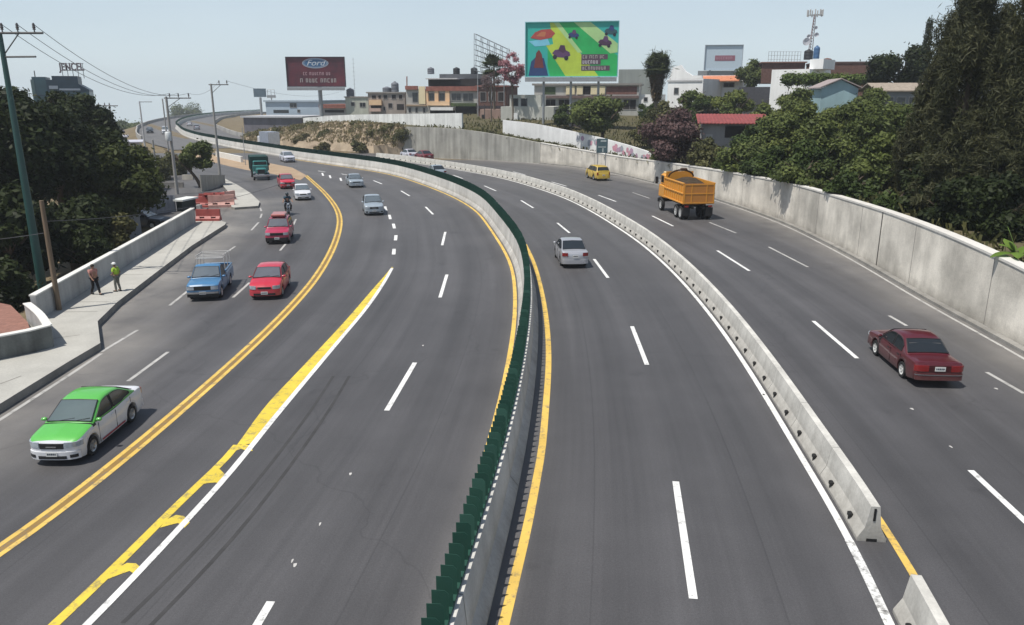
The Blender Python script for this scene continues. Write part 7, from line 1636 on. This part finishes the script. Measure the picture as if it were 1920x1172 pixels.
# maroon board: two tones in the print itself
M_mar = mat('maroon_print', (.040, .012, .022), rough=.5, scale=.35, col2=(.16, .018, .032))
fb_, w, h = board('billboard', 'maroon billboard with blue oval emblem and pale lines of text on one post', 540, 648, 107.5, 162, 180, M_mar, post=[.6], frame=mat('dark_board_frame', (.05, .05, .06)))
q = MB(); n_ = 40
def oval(rx, rz, cz, y): return [Vector((rx * math.cos(t), y, cz + rz * math.sin(t))) for t in [2 * math.pi * k / n_ for k in range(n_)]]
cz = h * .80; rx = w * .225; rz = h * .175
q.poly(oval(rx, rz, cz, -.02)); o = q.build('emblem_rim', mat('emblem_silver', (.50, .54, .60), rough=.4), fb_)
q = MB(); q.poly(oval(rx * .955, rz * .90, cz, -.03)); e1 = q.build('emblem_field', mat('emblem_blue', (.035, .12, .25), rough=.4), o)
q = MB(); 
v = oval(rx * .90, rz * .80, cz, -.04) + oval(rx * .87, rz * .74, cz, -.04); q.add(v, [(i, (i + 1) % n_, n_ + (i + 1) % n_, n_ + i) for i in range(n_)]); q.build('emblem_line', mat('emblem_silver', (.5, .5, .5)), o)
M_script = mat('pale_script', (.62, .66, .70), rough=.5)
text_mesh('Ford', rz * 1.55, M_script, 'emblem_script', fb_, (0, -.055, cz + .02), .35, sx_=1.25)
M_ptx = mat('pale_pink_print', (.46, .30, .32), rough=.5); M_ptx2 = mat('pale_grey_print', (.42, .38, .36), rough=.5)
rg = random.Random(4)
def scribble_line(parent, x0, x1, z, hh, m, y=-.04, nm='text_line'):
    q = MB(); x = x0
    while x < x1:
        lw = rg.uniform(.5, .8) * hh; 
        if x + lw > x1: break
        st = hh * .17; k = rg.randrange(4)
        q.box((x + st / 2, y, z), (st, .02, hh)); 
        if k in (0, 2): q.box((x + st + (lw - st) * .4, y, z + hh / 2 - st / 2), ((lw - st) * .7, .02, st))
        if k in (0, 1, 3): q.box((x + st + (lw - st) * .4, y, z - hh / 2 + st / 2), ((lw - st) * .7, .02, st))
        if k in (1, 2, 3): q.box((x + lw - st, y, z), (st, .02, hh * .94))
        x += lw + hh * .22 + (hh * .5 if rg.random() < .14 else 0)
    return q.build(nm, m, parent)
scribble_line(fb_, -w * .22, w * .26, h * .44, h * .105, M_ptx); scribble_line(fb_, -w * .28, w * .38, h * .205, h * .14, M_ptx2)
# green board: plain racing stripes, plain karts, three text lines
M_teal_b = mat('print_teal', (.03, .36, .37), rough=.5, scale=.25, col2=(.03, .46, .30)); gb, w, h = board('billboard', 'large green and yellow billboard with diagonal track stripes above the houses', 985, 1156, 41.5, 143, 132, M_teal_b, frame=mat('pale_board_frame', (.20, .48, .50)), post=[-4.5, 0, 4.5], yaw=R(-9))
def bpoly(pts, m, y, nm, parent=None): q = MB(); q.poly([Vector(((u - .5) * w, y, (1 - v_) * h)) for u, v_ in pts]); return q.build(nm, m, parent or gb)
M_bg_ = mat('print_green', (.02, .40, .10), rough=.5, var=.2, scale=.3); M_by = mat('print_yellow_green', (.46, .58, .06), rough=.5, var=.2, scale=.3); M_by2 = mat('print_pale_green', (.40, .62, .26), rough=.5, var=.15, scale=.3); M_bb = mat('print_light_blue', (.20, .55, .70), rough=.5, var=.15, scale=.3)
bpoly([(.36, .002), (.52, .002), (.998, .62), (.998, .998), (.80, .998)], M_bg_, -.012, 'stripe'); bpoly([(.24, .45), (.30, .42), (.62, .998), (.27, .998), (.24, .80)], M_bg_, -.012, 'stripe')
bpoly([(.26, .002), (.33, .002), (.80, .998), (.44, .998), (.22, .42), (.30, .40)], M_by, -.02, 'stripe'); bpoly([(.30, .002), (.36, .002), (.62, .56), (.57, .56)], M_by2, -.028, 'stripe'); bpoly([(.52, .002), (.70, .002), (.998, .40), (.998, .56), (.92, .58)], M_by2, -.02, 'stripe'); bpoly([(.03, .34), (.24, .30), (.27, .42), (.10, .44)], M_bb, -.02, 'stripe')
def kart(u, v_, s, c1, c2, nm='kart_print'):
    M1 = mat('kart_print_%s' % c1[0], c1[1]); M2 = mat('kart_print_%s' % c2[0], c2[1]); q = lambda pts: [(u + a * s, v_ + b * s * w / h) for a, b in pts]
    o = bpoly(q([(-1, .1), (-.7, -.25), (.2, -.35), (.9, .0), (1, .35), (.5, .6), (-.5, .5)]), M1, -.036, nm); bpoly(q([(-.35, -.2), (-.1, -.75), (.35, -.7), (.5, -.15), (.2, .1)]), M2, -.044, 'seat_print', o)
    for a, b in ((-.7, .5), (.55, .62)): bpoly(q([(a + .24 * math.cos(t), b + .24 * math.sin(t)) for t in np.linspace(0, 6.1, 10)]), mat('kart_print_tyre', (.02, .02, .03)), -.05, 'wheel_print', o)
NAVY, PURP, PLUM, DKT = ('navy', (.03, .05, .17)), ('purple', (.11, .05, .13)), ('plum', (.07, .03, .07)), ('dark_teal', (.03, .09, .11))
kart(.39, .55, .10, PURP, PLUM); kart(.52, .22, .06, NAVY, PURP); kart(.86, .36, .075, PLUM, PURP); kart(.92, .16, .07, DKT, NAVY)
bpoly([(.03, .99), (.06, .72), (.12, .62), (.20, .66), (.25, .99)], mat('print_navy', (.02, .05, .15)), -.036, 'kart_front_print'); bpoly([(.09, .84), (.115, .56), (.145, .50), (.175, .58), (.20, .84)], mat('print_brick', (.16, .035, .03)), -.044, 'kart_front_print')
bpoly([(.05, .28), (.10, .18), (.17, .13), (.27, .12), (.32, .20), (.28, .28), (.16, .32)], mat('print_red', (.40, .07, .06)), -.036, 'title_patch'); bpoly([(.11, .25), (.17, .17), (.22, .17), (.21, .26)], mat('print_orange', (.48, .17, .08)), -.044, 'title_patch')
for zz, x1, m_ in ((.36, .375, M_ptx2), (.265, .30, mat('print_white', (.62, .60, .62))), (.15, .40, M_ptx2)):
    bpoly([(.61, 1 - zz - .048), (.5 + x1 + .02, 1 - zz - .048), (.5 + x1 + .02, 1 - zz + .048), (.61, 1 - zz + .048)], mat('print_dark_band', (.10, .06, .09)), -.028, 'text_band'); scribble_line(gb, .125 * w, x1 * w, zz * h, h * .062, m_, -.055)
# grey-blue small board with red strip
sb, w, h = board('billboard', 'pale grey blue billboard with dull red lettered strip on the hill', 1321, 1389, 85, 131, 200, mat('pale_sky_print', (.50, .59, .66), rough=.6, var=.06), post=[-3, 3], catwalk=False, frame=mat('grey_board_frame', (.32, .36, .40)), yaw=R(-6))
q = MB(); q.box((w * .04, -.02, h * .48), (w * .54, .03, h * .22)); o = q.build('red_strip', mat('dull_red_print', (.30, .12, .16)), sb); scribble_line(sb, -w * .20, w * .28, h * .48, h * .12, mat('pinkish_print', (.44, .25, .30)), -.06)
q = MB(); q.box((-w * .1, 1.2, -.8), (w * 1.1, .3, 1.2)); 
q.build('lower_frame', M_galv, sb)
s1, w, h = board('billboard', 'small slate blue sign board far left of the maroon billboard', 476, 499, 166, 182, 300, mat('slate_print', (.10, .15, .19), var=.25, scale=.2), post=[0], catwalk=False)
s2 = empty('empty_billboard', P(509, 184, 280)); tag(s2, 'tiny far empty sign frame on a post beside the slate sign', 'frame'); z1 = P(509, 168, 280).z - s2.location.z
q = MB()
for x in (-1.2, 0, 1.2): q.tube((x, 0, .6), (x, 0, z1), .08, n=5)
q.box((0, 0, .55), (3.0, .4, .9)); q.tube((-1.2, 0, z1), (1.2, 0, z1), .07, n=5); q.build('lattice', M_galv, s2); q = MB(); q.tube((0, 0, -8), (0, 0, .3), .2, n=8); q.build('post', M_galv, s2)
# empty lattice frame
ef_ = empty('empty_billboard', P(889, 132, 152)); tag(ef_, 'empty lattice billboard frame turned sideways behind the fan palm', 'frame')
A0 = P(890, 132, 152); A1 = P(890, 63, 152); B0 = P(952, 150, 160); B1 = P(952, 92, 160); q = MB(); r_ = .05
for k in range(6):
    t = k / 5; a = A0.lerp(B0, t) - A0; b = A1.lerp(B1, t) - A0; q.tube(a, b, r_, n=5); q.tube(a + Vector((.3, 1.0, 0)), b + Vector((.3, 1.0, 0)), r_, n=5)
    if k < 5:
        a2 = A0.lerp(B0, t + .2) - A0; b2 = A1.lerp(B1, t + .2) - A0; q.tube(a, b2, .03, n=4); q.tube(b, a2, .03, n=4)
for k in range(8):
    t = k / 7; a = A0.lerp(A1, t) - A0; b = B0.lerp(B1, t) - A0; q.tube(a, b, .045, n=5); q.tube(a + Vector((.3, 1.0, 0)), b + Vector((.3, 1.0, 0)), .04, n=4)
q.build('lattice', M_galv, ef_)
q = MB(); z0 = -A0.z + 4
for t in (.1, .5, .9): a = A0.lerp(B0, t) - A0; q.tube(Vector((a.x, a.y, z0)), a, .09, n=6)
q.build('leg', M_galv, ef_)
# ---------------------------------------------------------------- telecom mast
tm_o = empty('telecom_mast', P(1517, 112, 138)); tag(tm_o, 'lattice telecom mast with a ring of antennas on the skyline', 'mast'); Ht_ = P(1521, 12, 138).z - tm_o.location.z
q = MB(); rr = [.42, .16]
for i in range(3):
    a = 2.1 * i; q.tube((rr[0] * math.cos(a), rr[0] * math.sin(a), 0), (rr[1] * math.cos(a) + .25, rr[1] * math.sin(a), Ht_ * .86), .05, n=5)
for k in range(16):
    u = k / 16; v_ = (k + 1) / 16
    for i in range(3):
        a = 2.1 * i; b = 2.1 * (i + 1); p = lambda ang, t: Vector(((rr[0] + (rr[1] - rr[0]) * t) * math.cos(ang) + .25 * t, (rr[0] + (rr[1] - rr[0]) * t) * math.sin(ang), Ht_ * .86 * t)); q.tube(p(a, u), p(b, v_), .025, n=4)
q.build('lattice', mat('mast_paint', (.22, .13, .12), rough=.6), tm_o)
q = MB(); zt = Ht_ * .84
for i in range(12):
    a = 2 * math.pi * i / 12; c, s = math.cos(a) * 1.15, math.sin(a) * 1.15; a2 = 2 * math.pi * (i + 1) / 12
    q.tube((.25 + c, s, zt), (.25 + math.cos(a2) * 1.15, math.sin(a2) * 1.15, zt), .04, n=4)
    if i % 2 == 0: q.tube((.25, 0, zt), (.25 + c, s, zt), .04, n=4)
q.build('ring_platform', M_galv, tm_o)
for i in range(9):
    a = 2 * math.pi * i / 9 + .2; q = MB(); q.bevbox((.25 + math.cos(a) * 1.22, math.sin(a) * 1.22, zt + .30), (.18, .18, 1.1), .05, a); q.build('panel_antenna', mat('antenna_grey', (.42, .41, .40), rough=.5), tm_o)
for z, x, r_ in ((Ht_ * .34, -.85, .62), (Ht_ * .44, -.6, .3), (Ht_ * .47, .7, .34), (Ht_ * .60, .5, .26)):
    q = MB(); q.lathe([(0, -.1), (r_ * .6, -.16), (r_, -.26), (r_, -.02), (r_ * .5, .1), (0, .14)], c=(x, -.25, z), axis='y', n=16); q.tube((.12, 0, z), (x, -.15, z), .04, n=5); q.build('dish_antenna', mat('dish_grey', (.44, .44, .47), rough=.5), tm_o, 50)
# roof railings near mast
rr_ = empty('roof_railing', P(1440, 117, 148)); tag(rr_, 'thin pale roof railing on the brown roofed house left of the mast', 'railing'); q = MB(); L_ = (P(1500, 117, 148) - P(1440, 117, 148)).x; 
for k in range(12): q.tube((L_ * k / 11, 0, -.3), (L_ * k / 11, 0, 1.9), .04, n=4)
for z in (.5, 1.2, 1.85): q.tube((0, 0, z), (L_, 0, z), .03, n=4)
q.build('rail', M_galv, rr_)
# blue sign on posts at the graffiti wall
ss = empty('road_sign', P(1128, 292, 96)); tag(ss, 'small slate blue rectangular road sign standing before the graffiti fence', 'sign'); a = P(1118, 287, 96) - ss.location; b = P(1140, 260, 96) - ss.location
q = MB(); q.bevbox(((a.x + b.x) / 2, 0, (a.z + b.z) / 2), (b.x - a.x, .06, b.z - a.z), .02); pn = q.build('panel', mat('sign_slate', (.07, .12, .14), rough=.5, var=.3, scale=1.5), ss)
q = MB(); wd_ = b.x - a.x; hh_ = b.z - a.z; q.box(((a.x + b.x) / 2 + .15, -.04, b.z - hh_ * .16), (wd_ * .5, .012, hh_ * .12)); q.box(((a.x + b.x) / 2, -.04, a.z + hh_ * .42), (wd_ * .7, .012, hh_ * .07)); q.box(((a.x + b.x) / 2 + .1, -.04, a.z + hh_ * .2), (wd_ * .12, .012, hh_ * .28)); q.build('sign_marking', mat('sign_pale', (.40, .46, .46)), pn)
q = MB(); 
for x in (a.x + .2, b.x - .2): q.tube((x, .08, -1.6), (x, .08, b.z), .05, n=6)
q.build('post', M_galv, ss)
# red plastic road barriers
def plastic_barrier(label, loc, yaw, m, sc=1.0, tilt=0.0, nm='plastic_barrier'):
    t = empty(nm, loc, yaw, sc); tag(t, label, 'road barrier', 'plastic barriers at the end of the pavement'); t.rotation_euler = (tilt, 0, yaw)
    q = MB(); pr = [(-.30, 0), (-.30, .18), (-.14, .38), (-.11, .92), (.11, .92), (.14, .38), (.30, .18), (.30, 0)]
    q.add([Vector((x, y, z)) for x in (-.95, .95) for y, z in pr], [tuple(range(7, -1, -1)), tuple(range(8, 16))] + [(i, (i + 1) % 8, 8 + (i + 1) % 8, 8 + i) for i in range(8)]); q.build('body', m, t, 30)
    for x in (-.45, .45):
        q = MB(); q.box((x, -.215, .28), (.34, .10, .11)); q.box((x, .215, .28), (.34, .10, .11)); q.build('fork_slot', mat('slot_shade', (.06, .012, .01)), t)  # dark red boxes paint the shade inside the fork slots
    q = MB(); q.lathe([(0, .97), (.06, .965), (.07, .90)], c=(0, 0, 0), n=10); q.build('cap', M_trim, t)
P_rb = mat('red_plastic', (.34, .075, .065), rough=.5, var=.15, scale=2); P_pb = mat('faded_pink_plastic', (.52, .29, .25), rough=.6, var=.2, scale=2)
plastic_barrier('red plastic road barrier standing alone at the end of the pavement', G(388, 415, PZ) + Vector((0, .4, 0)), R(2), P_rb, .95)
plastic_barrier('red plastic road barrier at the back of the pile by the board fence', G(395, 382), R(10), P_rb, 1.0)
plastic_barrier('red plastic road barrier at the left of the pile', G(383, 388), R(-12), P_rb, 1.0)
plastic_barrier('faded pink plastic road barrier leaning in front of the pile', G(416, 388), R(14), P_pb, 1.15)
plastic_barrier('faded pink plastic road barrier at the right of the pile beside the island', G(424, 380), R(62), P_pb, 1.1)
plastic_barrier('red plastic road barrier lying across the top of the pile', G(404, 386) + Vector((0, 0, .9)), R(20), P_rb, .9, R(70))
# grey end posts of the parapet
q = MB(); q.bevbox((0, 0, .55), (.35, .35, 1.15), .03); o = q.build('end_post', M_par); p = G(376, 411, PZ); o.location = p; tag(o, 'square grey concrete post ending the parapet beside the red barrier', 'post')
HAZE = .00042
if HAZE:
    q = MB(); q.box((0, 460, -9), (1900, 1100, 76)); hzo = q.build('haze', None); tag(hzo, kind='stuff')
    m = bpy.data.materials.new('air_haze'); m.use_nodes = True; N = m.node_tree.nodes; L = m.node_tree.links
    for n in list(N):
        if n.type == 'BSDF_PRINCIPLED': N.remove(n)
    v = N.new('ShaderNodeVolumePrincipled'); v.inputs['Color'].default_value = (.86, .91, .97, 1); v.inputs['Density'].default_value = HAZE; v.inputs['Anisotropy'].default_value = .2
    L.new(v.outputs[0], N['Material Output'].inputs['Volume']); hzo.data.materials.append(m)
